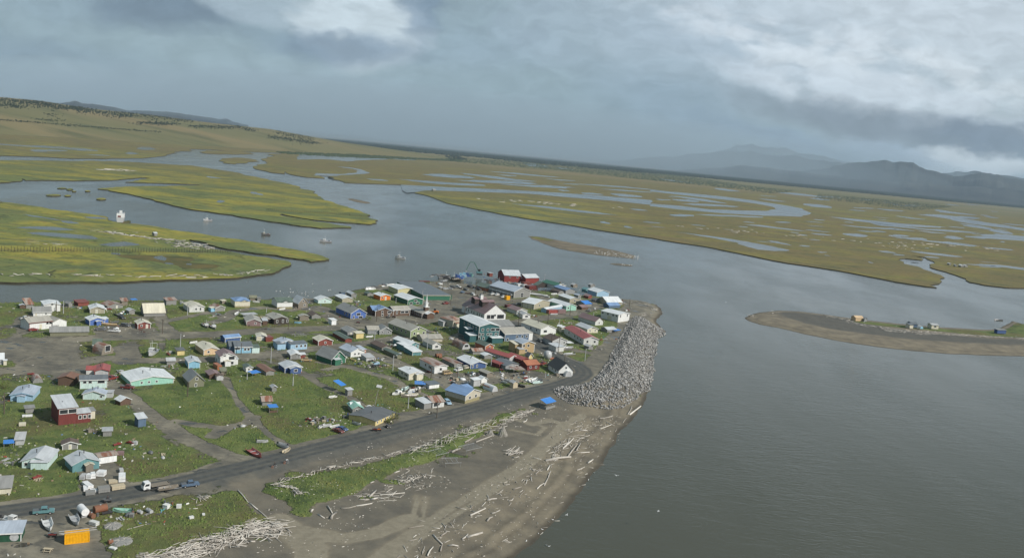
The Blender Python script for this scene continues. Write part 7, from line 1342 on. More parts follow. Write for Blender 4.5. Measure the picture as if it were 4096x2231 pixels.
CC = dict(wood='brown', lgrey='pale grey', blue='blue', rust='rusty', dgrey='dark grey', gwood='grey', plank='yellow-brown', tarp='bright blue', wrap='white', black='black', red='red', white='white')
CL = [(7, 700, 230, 350, 60, 14), (7, 850, 330, 300, 60, 10), (8, 60, 480, 120, 40, 5), (8, 620, 500, 350, 70, 14), (8, 830, 560, 250, 50, 9), (7, 1450, 720, 400, 60, 8), (7, 2250, 560, 250, 60, 8), (4, 1450, 1330, 250, 50, 6), (4, 2200, 740, 300, 40, 5), (3, 550, 590, 200, 40, 8), (3, 650, 650, 150, 40, 5), (3, 1780, 1080, 200, 60, 7), (3, 2160, 1190, 150, 40, 5), (3, 2020, 1010, 200, 40, 4), (3, 1130, 1290, 120, 50, 6), (4, 300, 240, 250, 40, 10), (4, 700, 285, 260, 20, 8), (4, 1000, 810, 160, 40, 4), (4, 1420, 300, 250, 30, 3), (1, 1750, 360, 300, 40, 6), (1, 2050, 420, 300, 40, 5), (1, 1750, 680, 300, 40, 7), (1, 1200, 330, 160, 40, 4), (2, 300, 320, 150, 30, 4), (2, 930, 540, 120, 30, 3), (2, 1520, 560, 120, 40, 4), (2, 2200, 400, 160, 30, 6), (5, 450, 130, 200, 80, 4), (5, 1950, 40, 140, 40, 4), (5, 2080, 1180, 300, 50, 3), (5, 1450, 980, 200, 60, 3), (9, 100, 200, 200, 60, 4), (9, 400, 430, 200, 40, 3), (9, 1900, 110, 300, 60, 3), (6, 150, 1280 - 1240 + 60, 150, 20, 3), (2, 150, 1130, 150, 40, 3), (6, 1340, 1060, 200, 30, 4), (6, 2480, 980, 150, 70, 8), (7, 200, 1200, 200, 30, 7), (7, 480, 1130, 150, 60, 5), (7, 720, 1010, 100, 40, 4), (8, 1450, 480, 220, 30, 5), (8, 1300, 120, 60, 20, 2), (4, 1850, 980, 60, 30, 2), (4, 2250, 1180, 200, 60, 4), (3, 1960, 300, 200, 20, 6), (2, 2050, 1180, 60, 20, 2), (7, 2420, 470, 120, 30, 5), (4, 1560, 930, 150, 20, 4), (9, 1650, 880, 500, 50, 7), (9, 2200, 760, 300, 40, 5)]
for (t, x, y, rx, ry, n) in CL:
    for k in range(n):
        p = GT(t, x + rj.gauss(0, rx * .42), y + rj.gauss(0, ry * .42)); kd, c = rj.choice(KINDS)
        if any(abs((Matrix.Rotation(-T.rotation_euler[2], 3, 'Z') @ (Vector((p.x, p.y, 0)) - cen)).x) < w / 2 + .5 and abs((Matrix.Rotation(-T.rotation_euler[2], 3, 'Z') @ (Vector((p.x, p.y, 0)) - cen)).y) < d / 2 + .5 for T, cen, w, d, h in HOUSES): continue
        T, cat = junk(kd, c, p.x, p.y); tag(T, near(f"{CC[c]} {PH[kd]}", p.x, p.y), cat, 'odds and ends lying in the yards')
# tangles of old nets
for t, x, y, r, lb in [(9, 1510, 1200, 2.6, "round grey tangle of old nets in the dune grass"), (9, 1400, 1010, 2.2, "grey heap of driftwood and nets behind the round tangle")]:
    p = GT(t, x, y); T = empty('net_heap'); place(T, p); rr = random.Random(int(x))
    V_ = [[(r * q_ * math.cos(a) * rr.uniform(.85, 1.1), r * q_ * math.sin(a) * rr.uniform(.85, 1.1), z) for a in [k * .524 for k in range(12)]] for q_, z in ((1, 0), (.85, .35), (.5, .6), (.1, .7))]; MB().loft(V_).build('netting', MT('gwood', 'wood'), T)
    for i in range(26):
        a = rr.uniform(0, 6.3); MB().cyl((r * math.cos(a) * .2, r * math.sin(a) * .2, .7), (r * math.cos(a) * rr.uniform(.7, 1.2), r * math.sin(a) * rr.uniform(.7, 1.2), rr.uniform(.1, .6)), .04, n=4).build('stick', MT('log', 'wood'), T)
    tag(T, lb, 'net heap')

# ------------------------------------------------------------------ rock wall
def m_rock():
    m, nt, b, out = newmat("boulder_stone"); q = NT(nt)
    oi = q.n('ShaderNodeNewGeometry'); n_ = q.noise(q.pos(), .9, 3, .6); f = q.noise(q.pos(), 4, 3, .6)
    r_ = oi.outputs['Random Per Island']
    col = q.mix(r_, (.17, .168, .165), (.44, .43, .415)); col = q.mix(q.ramp(n_, .4, .7, True, 0, .5), col, (.16, .15, .14)); q.put(b.inputs['Base Color'], col)
    b.inputs['Roughness'].default_value = .9; q.bump(f, .8, .15, b); return m
M_ROCK = m_rock()
def rock_shape(seed):
    rr = random.Random(seed); V_ = []
    for z, r in ((-.55, .6), (0, 1.0), (.5, .75)):
        n = 6; a0 = rr.random() * 6
        for k in range(n):
            a = a0 + k * 6.283 / n + rr.uniform(-.3, .3); V_.append((r * rr.uniform(.7, 1.15) * math.cos(a), r * rr.uniform(.7, 1.15) * math.sin(a), z + rr.uniform(-.15, .2)))
    V_.append((rr.uniform(-.2, .2), rr.uniform(-.2, .2), .9)); V_.append((0, 0, -.8))
    F_ = [(k, (k + 1) % 6, (k + 1) % 6 + 6, k + 6) for k in range(6)] + [(k + 6, (k + 1) % 6 + 6, (k + 1) % 6 + 12, k + 12) for k in range(6)] + [(k + 12, (k + 1) % 6 + 12, 18) for k in range(6)] + [((k + 1) % 6, k, 19) for k in range(6)]
    T_ = []
    for f in F_: T_ += [(f[0], f[1], f[2]), (f[0], f[2], f[3])] if len(f) == 4 else [f]
    return np.array(V_), np.array(T_)
RS = [rock_shape(k) for k in range(8)]
RM = [mesh_obj("boulder", v, f, M_ROCK) for v, f in RS]
xs = [p.x for p in rev]; ys = [p.y for p in rev]
RX = rng.uniform(min(xs), max(xs), 70000); RY = rng.uniform(min(ys), max(ys), 70000)
ok = sdist(RX, RY, rev) + fbm(RX, RY, 8, 77) * 3 > -.5; RX = RX[ok]; RY = RY[ok]
# thin out to a spacing of about a metre
cell = {}; keep = []
for i, (x, y) in enumerate(zip(RX, RY)):
    k = (int(x / .74), int(y / .74))
    if k in cell: continue
    cell[k] = 1; keep.append(i)
RX = RX[keep]; RY = RY[keep]; NR = len(RX)
RZ = np.array([gz(x, y) for x, y in zip(RX, RY)]); RZ = np.maximum(RZ, -2.1)
SC = .34 + .55 * rng.random(NR) ** 2.6; ANG = rng.uniform(0, 6.28, NR); TLT = rng.uniform(-.35, .35, NR); SH = rng.integers(0, 8, NR); FL = rng.uniform(.45, .8, NR)
def xf(i, v):
    c, s_ = math.cos(ANG[i]), math.sin(ANG[i]); ct, st_ = math.cos(TLT[i]), math.sin(TLT[i])
    p = v * np.array([SC[i], SC[i] * .75, SC[i] * FL[i]]); y = p[:, 1] * ct - p[:, 2] * st_; z = p[:, 1] * st_ + p[:, 2] * ct
    return np.stack([RX[i] + p[:, 0] * c - y * s_, RY[i] + p[:, 0] * s_ + y * c, RZ[i] + z + .25 * SC[i]], 1)
score = SC * 1.0 / np.sqrt(RX ** 2 + RY ** 2 + 1e4); order = np.argsort(-score)
LR = "angular grey boulder of the long rock wall at the river mouth"
for n_, i in enumerate(order[:300]):
    o = RM[SH[i]].copy(); COL.objects.link(o)
    o.location = (RX[i], RY[i], RZ[i] + .25 * SC[i]); o.rotation_euler = (TLT[i], 0, ANG[i]); o.scale = (SC[i], SC[i] * .75, SC[i] * FL[i]); tag(o, LR, 'boulder', 'boulders of the rock wall')
for o in RM: bpy.data.objects.remove(o)
VV, FF = [], []; b0 = 0
for i in order[300:]:
    v, f = RS[SH[i]]; VV.append(xf(i, v)); FF.append(f + b0); b0 += len(v)
tag(mesh_obj("rock_wall_stones", np.concatenate(VV), np.concatenate(FF), M_ROCK), "thousands of grey boulders heaped as a rock wall along the river mouth", "boulders", kind='stuff')
# pebbly debris on the point beyond the wall and along the beach edge
# ------------------------------------------------------------------ driftwood
def m_log():
    m, nt, b, out = newmat("driftwood"); q = NT(nt); g_ = q.n('ShaderNodeNewGeometry'); n_ = q.noise(q.pos((1, 1, 1)), 1.5, 4, .7)
    ob = q.n('ShaderNodeObjectInfo'); rn = q.math('FRACT', q.math('ADD', g_.outputs['Random Per Island'], ob.outputs['Random']))
    col = q.mix(rn, (.26, .235, .205), (.60, .57, .52)); col = q.mix(q.ramp(n_, .45, .75, True, 0, .6), col, (.22, .19, .16)); q.put(b.inputs['Base Color'], col); b.inputs['Roughness'].default_value = .85; return m
M_LOG = m_log()
LOGS = []   # (centre xyz, length, radius, heading, pitch, bend)
rl = random.Random(99)
def log_px(t, x0, y0, x1, y1, r=.22, zl=None):
    a, b = GT(t, x0, y0, zl or 0), GT(t, x1, y1, zl or 0); m_ = (a + b) / 2; z = gz(m_.x, m_.y) if zl is None else zl
    L = min((b - a).length, 16); LOGS.append((m_.x, m_.y, z + r * .6, L, r, math.atan2(b.y - a.y, b.x - a.x), 0, rl.uniform(-.1, .1), 1))
def log_area(pts, n, wid, pile=0.0, Lr=(1.5, 5), along=None, rr=(.05, .14), zl=None, sp=.5):
    """n logs scattered along a ground polyline"""
    seg = [(a, b, (b - a).length) for a, b in zip(pts[:-1], pts[1:])]; tot = sum(s[2] for s in seg)
    for k in range(n):
        u = rl.random() * tot
        for a, b, L in seg:
            if u < L: break
            u -= L
        p = a.lerp(b, min(u / L, 1)); nrm = Vector((-(b - a).y, (b - a).x, 0)).normalized(); q_ = rl.gauss(0, wid * .45); p = p + nrm * q_
        h0 = math.atan2((b - a).y, (b - a).x); z = gz(p.x, p.y) if zl is None else zl
        ln = rl.uniform(*Lr) * (1 if rl.random() > .15 else 1.5); r = rl.uniform(*rr)
        LOGS.append((p.x, p.y, z + r * .6 + rl.uniform(0, pile) * math.exp(-(q_ / wid) ** 2 * 2), ln, r, h0 + rl.gauss(0, sp) if rl.random() > .25 else rl.uniform(0, 3.1), rl.gauss(0, .12) if pile else 0, rl.uniform(-.12, .12), 0))
log_area(nat((700, 2222), (800, 2185), (900, 2150), (980, 2115), (1060, 2090), (1140, 2088)), 430, 4.4, .8, (.8, 4.2)); log_area(nat((560, 2240), (700, 2222), (800, 2180)), 200, 4.2, .8, (.8, 3.6)); log_area(nat((1000, 2120), (1130, 2095)), 60, 5, .5, (2, 5))
log_area(nat((1120, 1908), (1180, 1902), (1290, 1868), (1400, 1845), (1520, 1818), (1600, 1798), (1720, 1770)), 150, 1.5, .5, (.8, 3.0), sp=.8); log_area(nat((1640, 1800), (1700, 1788), (1780, 1760), (1850, 1730), (1920, 1705), (2000, 1682)), 190, 4.5, .8, (1.5, 5.0)); log_area(nat((2000, 1680), (2060, 1660), (2130, 1632)), 90, 2.5, .3, (1.5, 5))
log_area(nat((1100, 1935), (1160, 1950), (1200, 1975)), 60, 2.0, .5, (1, 3)); log_area(nat((800, 1985), (820, 1995)), 25, 3, .3, (1, 2.5)); log_area(nat((1430, 1970), (1540, 1960), (1600, 1950), (1680, 1900), (1720, 1860)), 70, 5, .1, (1, 4)); log_area(nat((1560, 1910), (1620, 1915), (1680, 1890)), 30, 4, .1, (1, 3)); log_area(nat((2035, 1800), (2080, 1795)), 24, 3, .6, (1.5, 4))
log_area(nat((2480, 1650), (2380, 1680), (2330, 1720), (2280, 1760), (2240, 1800), (2180, 1830), (2100, 1890), (2040, 1950), (1960, 1990), (1900, 2040), (1800, 2090), (1720, 2150), (1680, 2231)), 200, 8, .05, (.6, 3.2), sp=.6, rr=(.05, .14)); log_area(nat((2340, 1680), (2300, 1720), (2200, 1830)), 70, 4, .15, (1.5, 5)); log_area(nat((2480, 1700), (2400, 1800), (2300, 1900), (2150, 2040), (2000, 2180)), 60, 7, 0, (.5, 2.0), rr=(.05, .1))
log_area(nat((2560, 1210), (2600, 1225), (2640, 1240)), 50, 5, .2, (1.5, 5)); log_area(nat((2560, 1260), (2590, 1250)), 25, 4, .2, (1.5, 4)); log_area(nat((2440, 1205), (2500, 1215)), 30, 3, .4, (1.5, 4)); log_area(nat((2210, 1340), (2300, 1350), (2420, 1400)), 30, 6, .3, (1, 3)); log_area(nat((2160, 1415), (2300, 1470)), 20, 4, .2, (1, 3))
for a in [(11, 1520, 510, 1745, 475, .5), (11, 1722, 462, 1795, 368, .28), (11, 900, 352, 1050, 295, .25), (11, 1250, 92, 1330, 88, .25), (11, 1325, 92, 1418, 68, .3), (11, 800, 362, 890, 308, .28), (11, 1508, 722, 1545, 650, .25), (11, 1545, 650, 1566, 592, .22), (11, 1445, 750, 1510, 700, .22), (11, 820, 1182, 960, 1140, .42), (11, 780, 1200, 830, 1155, .25), (11, 1040, 975, 1115, 945, .25), (11, 1230, 766, 1305, 744, .25), (11, 1000, 1042, 1050, 1004, .28), (11, 470, 1350, 520, 1272, .22), (11, 650, 1258, 745, 1260, .22), (11, 850, 1000, 985, 938, .28),
    (11, 2268, 92, 2370, 14, .35), (11, 2250, 90, 2290, 35, .2), (11, 1798, 432, 1912, 426, .25), (11, 2000, 222, 2110, 180, .2), (11, 2050, 156, 2132, 190, .2), (11, 2000, 135, 2120, 112, .3), (11, 1675, 400, 1770, 310, .25), (11, 1690, 385, 1730, 340, .2), (11, 1795, 415, 1832, 352, .25), (11, 1900, 515, 1945, 485, .3), (11, 1800, 580, 1870, 550, .22), (11, 1430, 628, 1475, 592, .22), (11, 1535, 590, 1560, 545, .25), (11, 1190, 470, 1218, 420, .3), (11, 1200, 470, 1320, 438, .3), (11, 1255, 430, 1290, 400, .3), (11, 1225, 488, 1280, 480, .3), (11, 1320, 178, 1355, 150, .3), (11, 1190, 865, 1235, 842, .25), (11, 1000, 868, 1085, 852, .25), (11, 590, 1180, 640, 1150, .2), (11, 585, 1310, 605, 1230, .22), (11, 520, 1170, 600, 1250, .25), (11, 360, 1400, 385, 1350, .2), (11, 1830, 242, 1895, 242, .3), (11, 685, 440, 760, 408, .38), (11, 2210, 160, 2240, 120, .15), (11, 2140, 238, 2155, 210, .15),
    (10, 475, 540, 600, 690, .2), (10, 610, 685, 720, 770, .22), (10, 720, 770, 845, 875, .2), (10, 1760, 750, 1950, 720, .22), (10, 1950, 720, 2145, 688, .22), (10, 1635, 882, 1700, 800, .4), (10, 1590, 722, 1650, 812, .22), (10, 2240, 582, 2551, 556, .18), (10, 2110, 610, 2195, 530, .35), (10, 2130, 640, 2215, 620, .3), (10, 2120, 445, 2170, 425, .2), (10, 2420, 315, 2490, 290, .25), (10, 1470, 820, 1550, 868, .2), (10, 1385, 790, 1415, 762, .3), (10, 840, 1120, 940, 1100, .2), (10, 600, 1150, 690, 1155, .22), (10, 480, 1200, 570, 1110, .2), (10, 690, 1005, 860, 985, .2), (10, 770, 1075, 850, 980, .2), (10, 835, 1012, 1030, 1020, .2), (10, 660, 1075, 780, 1105, .18), (10, 400, 1125, 520, 1120, .2), (10, 1050, 985, 1145, 1048, .2),
    (9, 1580, 1050, 1850, 975, .12), (9, 1440, 1250, 1490, 1130, .18), (9, 2440, 750, 2520, 730, .16), (9, 2400, 790, 2460, 785, .14), (9, 740, 1105, 800, 1110, .08), (12, 545, 1380, 585, 1290, .2), (12, 560, 1382, 680, 1290, .3), (12, 730, 990, 740, 950, .25), (12, 695, 1025, 712, 985, .2)]: log_px(*a)
def mz(pts, z): return [GT(t, x, y, z) for t, x, y in pts]
SZ = -.85
log_area(mz([(13, 850, 178), (13, 1000, 205), (13, 1100, 245), (13, 1250, 268), (13, 1400, 290)], SZ), 190, 5, .4, (2, 6), zl=SZ); log_area(mz([(13, 1350, 290), (13, 1500, 310), (13, 1700, 325), (13, 1850, 330)], SZ), 260, 8, .6, (2, 6), zl=SZ); log_area(mz([(13, 1850, 335), (13, 2100, 350), (13, 2576, 378), (13, 2900, 395)], SZ), 260, 4, .5, (2, 6), zl=SZ)
log_area(mz([(13, 200, 190), (13, 240, 172)], -1.3), 20, 3, .1, (1, 3), zl=-1.3); log_area(mz([(13, 330, 175), (13, 450, 140), (13, 440, 220)], -1.1), 22, 4, .1, (1, 4), zl=-1.1); log_area(mz([(13, 1330, 370), (13, 1600, 395), (13, 2100, 430), (13, 2576, 440)], -1.2), 90, 3, .1, (1, 4), zl=-1.2)
log_area(mz([(18, 0, 552), (18, 300, 575), (18, 600, 630), (18, 900, 670), (18, 1200, 700), (18, 1450, 720), (18, 1800, 790), (18, 2300, 910)], MARSH_Z), 130, 6, .2, (2, 9), zl=MARSH_Z, sp=.15, rr=(.15, .35)); log_area(mz([(18, 1300, 760), (18, 1600, 830), (18, 2100, 870)], MARSH_Z), 34, 16, .1, (2, 8), zl=MARSH_Z, sp=.15, rr=(.2, .4))
log_area(mz([(14, 0, 1330), (14, 450, 1330), (14, 900, 1345), (14, 1350, 1345), (14, 1700, 1325), (14, 1900, 1295)], MARSH_Z), 70, 5, .1, (2, 7), zl=MARSH_Z, sp=.12, rr=(.12, .3)); log_area(mz([(14, 600, 1008), (14, 900, 1045)], MARSH_Z), 20, 20, 0, (2, 6), zl=MARSH_Z, sp=.2); log_area(mz([(14, 200, 1105), (14, 480, 1120)], MARSH_Z), 16, 10, 0, (2, 6), zl=MARSH_Z, sp=.2)
log_area(mz([(14, 700, 595), (14, 940, 600)], MARSH_Z), 24, 20, 0, (6, 16), zl=MARSH_Z, sp=.15, rr=(.3, .5)); log_area(mz([(15, 1100, 545), (15, 1700, 580), (15, 2200, 610)], MARSH_Z), 40, 50, 0, (4, 12), zl=MARSH_Z, sp=.1, rr=(.3, .6)); log_area(mz([(16, 100, 690), (16, 700, 740), (16, 1300, 790), (16, 1800, 820), (16, 2400, 850)], MARSH_Z), 70, 60, 0, (4, 12), zl=MARSH_Z, sp=.1, rr=(.3, .6)); log_area(mz([(16, 1700, 850), (16, 1750, 830)], MARSH_Z), 30, 40, 0, (4, 10), zl=MARSH_Z, sp=.1, rr=(.3, .5))
def log_geo(L, r, bend, n=6, root=False):
    rings = []
    for t in (0, .5, 1): rings.append([(-L / 2 + L * t, bend * L * (t - t * t) * 2 + r * (1 - .35 * t) * math.cos(a), r * (1 - .35 * t) * math.sin(a)) for a in [k * 2 * math.pi / n for k in range(n)]])
    v = [p for g_ in rings for p in g_]; f = [(k * n + i, k * n + (i + 1) % n, (k + 1) * n + (i + 1) % n, (k + 1) * n + i) for k in range(2) for i in range(n)] + [tuple(range(n))[::-1], tuple(range(2 * n, 3 * n))]
    return v, f
LOGS.sort(key=lambda l: -(l[3] * l[4] ** .5 * (2 if l[8] else 1)) / math.hypot(l[0], l[1], 100) ** 1.0)
LL = "bleached grey driftwood log lying on the shore or marsh"
protos = []
for k in range(6):
    v, f = log_geo(1, .06 if k % 2 else .04, [0, .08, -.1, .04, -.05, .12][k]); protos.append(mesh_obj("driftwood_log", v, f, M_LOG, smooth=True))
for k, (x, y, z, L, r, h, pt, bd, sp2) in enumerate(LOGS[:300]):
    o = protos[k % 6].copy(); COL.objects.link(o); rr0 = .06 if k % 2 else .04
    o.location = (x, y, z); o.rotation_euler = (rl.uniform(0, 3), -pt, h); o.scale = (L, r / rr0, r / rr0); tag(o, LL, 'log', 'bleached driftwood logs')
for o in protos: bpy.data.objects.remove(o)
V_, F_ = [], []
for (x, y, z, L, r, h, pt, bd, sp2) in LOGS[300:]:
    v, f = log_geo(L, r, bd, 5); M_ = Matrix.Translation((x, y, z)) @ Matrix.Rotation(h, 4, 'Z') @ Matrix.Rotation(-pt, 4, 'Y'); b = len(V_); V_ += [tuple(M_ @ Vector(p)) for p in v]; F_ += [tuple(i + b for i in q_) for q_ in f]
tag(mesh_obj("driftwood", V_, F_, M_LOG, smooth=True), "scattered bleached driftwood sticks and small logs along the shores", "driftwood", kind='stuff')
# small broken sticks and pebbles strewn on the beach
n = 9000; X = rng.uniform(-60, 110, n); Y = rng.uniform(200, 420, n); k = (sdist(X, Y, beach) > 0) & (sdist(X, Y, coast_w) > 4) & (sdist(X, Y, rev) < 0) & (fbm(X, Y, 12, 55) > -.04); X = X[k]; Y = Y[k]
V_, F_ = [], []
for i, (x, y) in enumerate(zip(X, Y)):
    z = gz(x, y); a = rng.uniform(0, 3.14); s = rng.uniform(.1, .5); t_ = rng.uniform(.04, .1); b = len(V_); c, s2 = math.cos(a), math.sin(a)
    V_ += [(x + s * c, y + s * s2, z + t_), (x - s * c, y - s * s2, z + t_), (x - t_ * s2, y + t_ * c, z), (x + t_ * s2, y - t_ * c, z), (x, y, z + t_ * 2)]; F_ += [(b, b + 2, b + 4), (b + 2, b + 1, b + 4), (b + 1, b + 3, b + 4), (b + 3, b, b + 4)]
tag(mesh_obj("beach_litter", V_, F_, M_LOG), "fine litter of twigs and pale pebbles strewn over the beach", "beach litter", kind='stuff')

# ------------------------------------------------------------------ tufts of tall grass in the village and on the dune
def m_tuft():
    m, nt, b, out = newmat("tall_grass"); q = NT(nt); g_ = q.n('ShaderNodeNewGeometry'); big = q.noise(q.pos(), .04, 4, .6)
    col = q.mix(g_.outputs['Random Per Island'], (.075, .115, .033), (.138, .168, .052)); col = q.mix(q.ramp(big, .5, .66, True, 0, .5), col, (.16, .14, .05)); q.put(b.inputs['Base Color'], col); b.inputs['Roughness'].default_value = .8; b.inputs['Specular IOR Level'].default_value = .15; return m
M_TUFT = m_tuft()
def tufts(n, x0, x1, y0, y1, thr, h0, h1, name, label, seed):
    rr = np.random.default_rng(seed); X = rr.uniform(x0, x1, n); Y = rr.uniform(y0, y1, n)
    ix = np.clip(((X - GX[0, 0]) / (GX[0, 1] - GX[0, 0])).round().astype(int), 0, GX.shape[1] - 1); iy = np.clip(((Y - GY[0, 0]) / (GY[1, 0] - GY[0, 0])).round().astype(int), 0, GX.shape[0] - 1)
    g_ = MASKG[iy, ix] * (X > GX[0, 0]) * (X < GX[0, -1]); k = (g_ > thr) & (fbm(X, Y, 9, seed) > -.12)
    for T, cen, w, d, h in HOUSES:
        th = T.rotation_euler[2]; dx = X - cen.x; dy = Y - cen.y; lx = dx * math.cos(th) + dy * math.sin(th); ly = -dx * math.sin(th) + dy * math.cos(th); k &= ~((abs(lx) < w / 2 + .2) & (abs(ly) < d / 2 + .2))
    X, Y, ix, iy = X[k], Y[k], ix[k], iy[k]; Z = GZ[iy, ix] - .05; m_ = len(X); H_ = rr.uniform(h0, h1, m_); W_ = H_ * rr.uniform(.45, .8, m_); a0 = rr.uniform(0, 6.28, m_); vs_ = []
    for j in range(4): a = a0 + j * 1.571; vs_.append(np.stack([X + W_ * np.cos(a), Y + W_ * np.sin(a), Z], 1))
    vs_.append(np.stack([X + W_ * rr.uniform(-.4, .4, m_), Y + W_ * rr.uniform(-.4, .4, m_), Z + H_], 1)); vs_ = np.stack(vs_, 1).reshape(-1, 3); b0 = np.arange(m_) * 5
    F_ = np.concatenate([np.stack([b0 + j, b0 + (j + 1) % 4, b0 + 4], 1) for j in range(4)])
    tag(mesh_obj(name, vs_, F_, M_TUFT), label, "grass", kind='stuff')
tufts(42000, -330, 60, 180, 560, .42, .2, .75, "grass", "tufted tall grass over the village fields and yards", 5)
tufts(26000, -110, 60, 195, 400, .6, .2, .5, "dune_grass", "thick green grass on the dune strips and nearest lawns", 6)
# leafy bushes
def bush(t, x, y, r, h, label):
    p = GT(t, x, y); T = empty('bush'); place(T, p); rr = random.Random(int(x)); V_, F_ = [], []
    for k in range(240):
        a = rr.uniform(0, 6.28); u = rr.random(); rad = r * math.sqrt(rr.random()) * (1 - .4 * u); c = Vector((rad * math.cos(a), rad * math.sin(a), h * u + .1)); s = rr.uniform(.15, .32); b = len(V_)
        d1 = Vector((rr.uniform(-1, 1), rr.uniform(-1, 1), rr.uniform(-.5, .5))).normalized() * s; d2 = Vector((rr.uniform(-1, 1), rr.uniform(-1, 1), rr.uniform(.2, 1))).normalized() * s
        V_ += [c - d1, c + d1, c + d2]; F_.append((b, b + 1, b + 2))
    mesh_obj('foliage', [tuple(v) for v in V_], F_, M_TUFT, T); st = MB()
    for k in range(5): a = k * 1.257; st.cyl((0, 0, 0), (r * .6 * math.cos(a), r * .6 * math.sin(a), h * .8), .05, .02, 5)
    st.build('stem', MT('brown', 'wood'), T); tag(T, label, 'bush')
bush(6, 1125, 245, 2.2, 2.2, "dark leafy bush beside the small brown privy"); bush(7, 1190, 1180, 2.4, 2.0, "green bush at the right end of the low yellow house"); bush(7, 1110, 1240, 1.6, 1.5, "small green bush before the low yellow house"); bush(3, 765, 880, 3.0, 2.0, "low green bush beside the royal blue two-storey house"); bush(5, 60, 300, 3, 2.5, "green bush at the left edge beside the light blue porch house"); bush(1, 1400, 380, 2.5, 2, "bush left of the tan plywood house")

# ------------------------------------------------------------------ long row of posts across the near marsh, and the farther one
for (pts, npost, hh, lb) in [([(14, -60, 1168), (14, 400, 1168), (14, 900, 1172), (14, 1300, 1174), (14, 1615, 1176)], 84, 3.6, "long dark row of tall posts and netting crossing the near marsh"), ([(14, 1870, 880), (14, 2200, 898), (14, 2450, 914), (15, 180, 668), (15, 350, 682)], 60, 3.2, "second row of dark posts on the farther marsh island")]:
    W_ = mz(pts, MARSH_Z); T = empty('post_fence', W_[0]); seg = [(a, b, (b - a).length) for a, b in zip(W_[:-1], W_[1:])]; tot = sum(s[2] for s in seg); pm = None; PP = []
    for k in range(npost):
        u = tot * k / (npost - 1)
        for a, b, L in seg:
            if u <= L + 1e-6: break
            u -= L
        p = a.lerp(b, min(u / L, 1)) - W_[0]; PP.append(p); h_ = hh * rl.uniform(.75, 1.1)
        if pm is None: pm = MB().cyl((0, 0, -.3), (0, 0, 1), .16, .12, 5).build('post', MT('dbrown', 'wood'), T); o = pm
        else: o = pm.copy(); COL.objects.link(o); o.parent = T
        o.location = p; o.scale = (1, 1, h_)
    m_ = MB()
    for a, b in zip(PP[:-1], PP[1:]):
        for z in (.5, 1.0, 1.5, 2.0): m_.cyl(a + Vector((0, 0, z)), b + Vector((0, 0, z)), .05, n=4, cap=False)
    m_.build('netting_rails', MT('dbrown', 'wood'), T); tag(T, lb, 'fence')

# ------------------------------------------------------------------ gulls
def gull(fly):
    if fly:
        return MB().loft([[(x, r * math.cos(a), r * math.sin(a)) for a in (0, 1.57, 3.14, 4.71)] for x, r in ((-.3, .02), (-.1, .1), (.15, .1), (.3, .03))]).slab([(-.05, .05, .03), (.12, .05, .03), (.05, .4, .18), (-.05, .4, .18)], .02).slab([(-.05, .4, .18), (.05, .4, .18), (-.08, .75, .05), (-.1, .75, .05)], .015).slab([(.12, -.05, .03), (-.05, -.05, .03), (-.05, -.4, .18), (.05, -.4, .18)], .02).slab([(.05, -.4, .18), (-.05, -.4, .18), (-.1, -.75, .05), (-.08, -.75, .05)], .015)
    return MB().loft([[(x, r * math.cos(a), z + r * math.sin(a)) for a in [k * 1.047 for k in range(6)]] for x, z, r in ((-.32, .2, .02), (-.1, .18, .1), (.1, .18, .11), (.2, .26, .07), (.27, .38, .06), (.36, .37, .015))])
MG = MT('wrap', 'wall'); g1 = gull(False).build('gull', MG, None, True); g2 = gull(True).build('gull', MG); rg = random.Random(4)
def put_gull(src, p, z, s=1.3, lb="white gull resting on the sandbar in mid-river", gp='gulls on the sandbar'):
    o = src.copy(); COL.objects.link(o); o.location = (p.x, p.y, z); o.rotation_euler = (0, 0, rg.uniform(0, 6.28)); o.scale = (s,) * 3; tag(o, lb, 'gull', gp)
for k in range(110):
    u = rg.random(); x = 1980 + 330 * u; y = 935 + 42 * u + rg.gauss(0, 9); put_gull(g1, GT(15, x, y, WATER_Z + .12), WATER_Z + .12, 1.9)
for k in range(14): put_gull(g1, GT(15, rg.uniform(2180, 2265), rg.uniform(1026, 1036), WATER_Z + .12), WATER_Z + .12, 1.9)
for x, y in [(1865, 140), (1925, 142), (1980, 175), (2090, 105), (2090, 158), (2130, 160), (2200, 140), (2275, 178), (2335, 158), (2330, 195), (2368, 172), (2440, 155), (2460, 143), (2375, 222), (2060, 232), (1390, 3), (2445, 25), (2325, 170)]: put_gull(g1, GT(2, x, y, WATER_Z), WATER_Z - .05, 1.5, "white gull floating on the river behind the riverside houses", 'gulls on the river')
for x, y in [(135, 408), (160, 402), (178, 415)]: put_gull(g1, GT(3, x, y, WATER_Z), WATER_Z - .05, 1.4, "white gull floating close to the bank by the mint riverside house", 'gulls near the bank')
for x, y in [(1948, 648), (1897, 712), (1580, 1065), (1487, 1152), (1453, 1188), (1345, 1255), (1523, 1292), (1546, 1302)]: put_gull(g1, GT(11, x, y, WATER_Z), WATER_Z - .03, 1.1, "white gull floating just off the beach", 'gulls off the beach')
for t, x, y, lb in [(11, 2148, 668, "white gull flying low over the sea off the beach"), (11, 1705, 1018, "pale gull flying low at the waterline of the beach"), (11, 2520, 985, "white gull flying over the sea at the far right of the beach view"), (13, 8, 62, "white gull gliding over the river left of the spit")]: put_gull(g2, GT(t, x, y, 4), 4, 1.2, lb, None)
bpy.data.objects.remove(g1); bpy.data.objects.remove(g2)

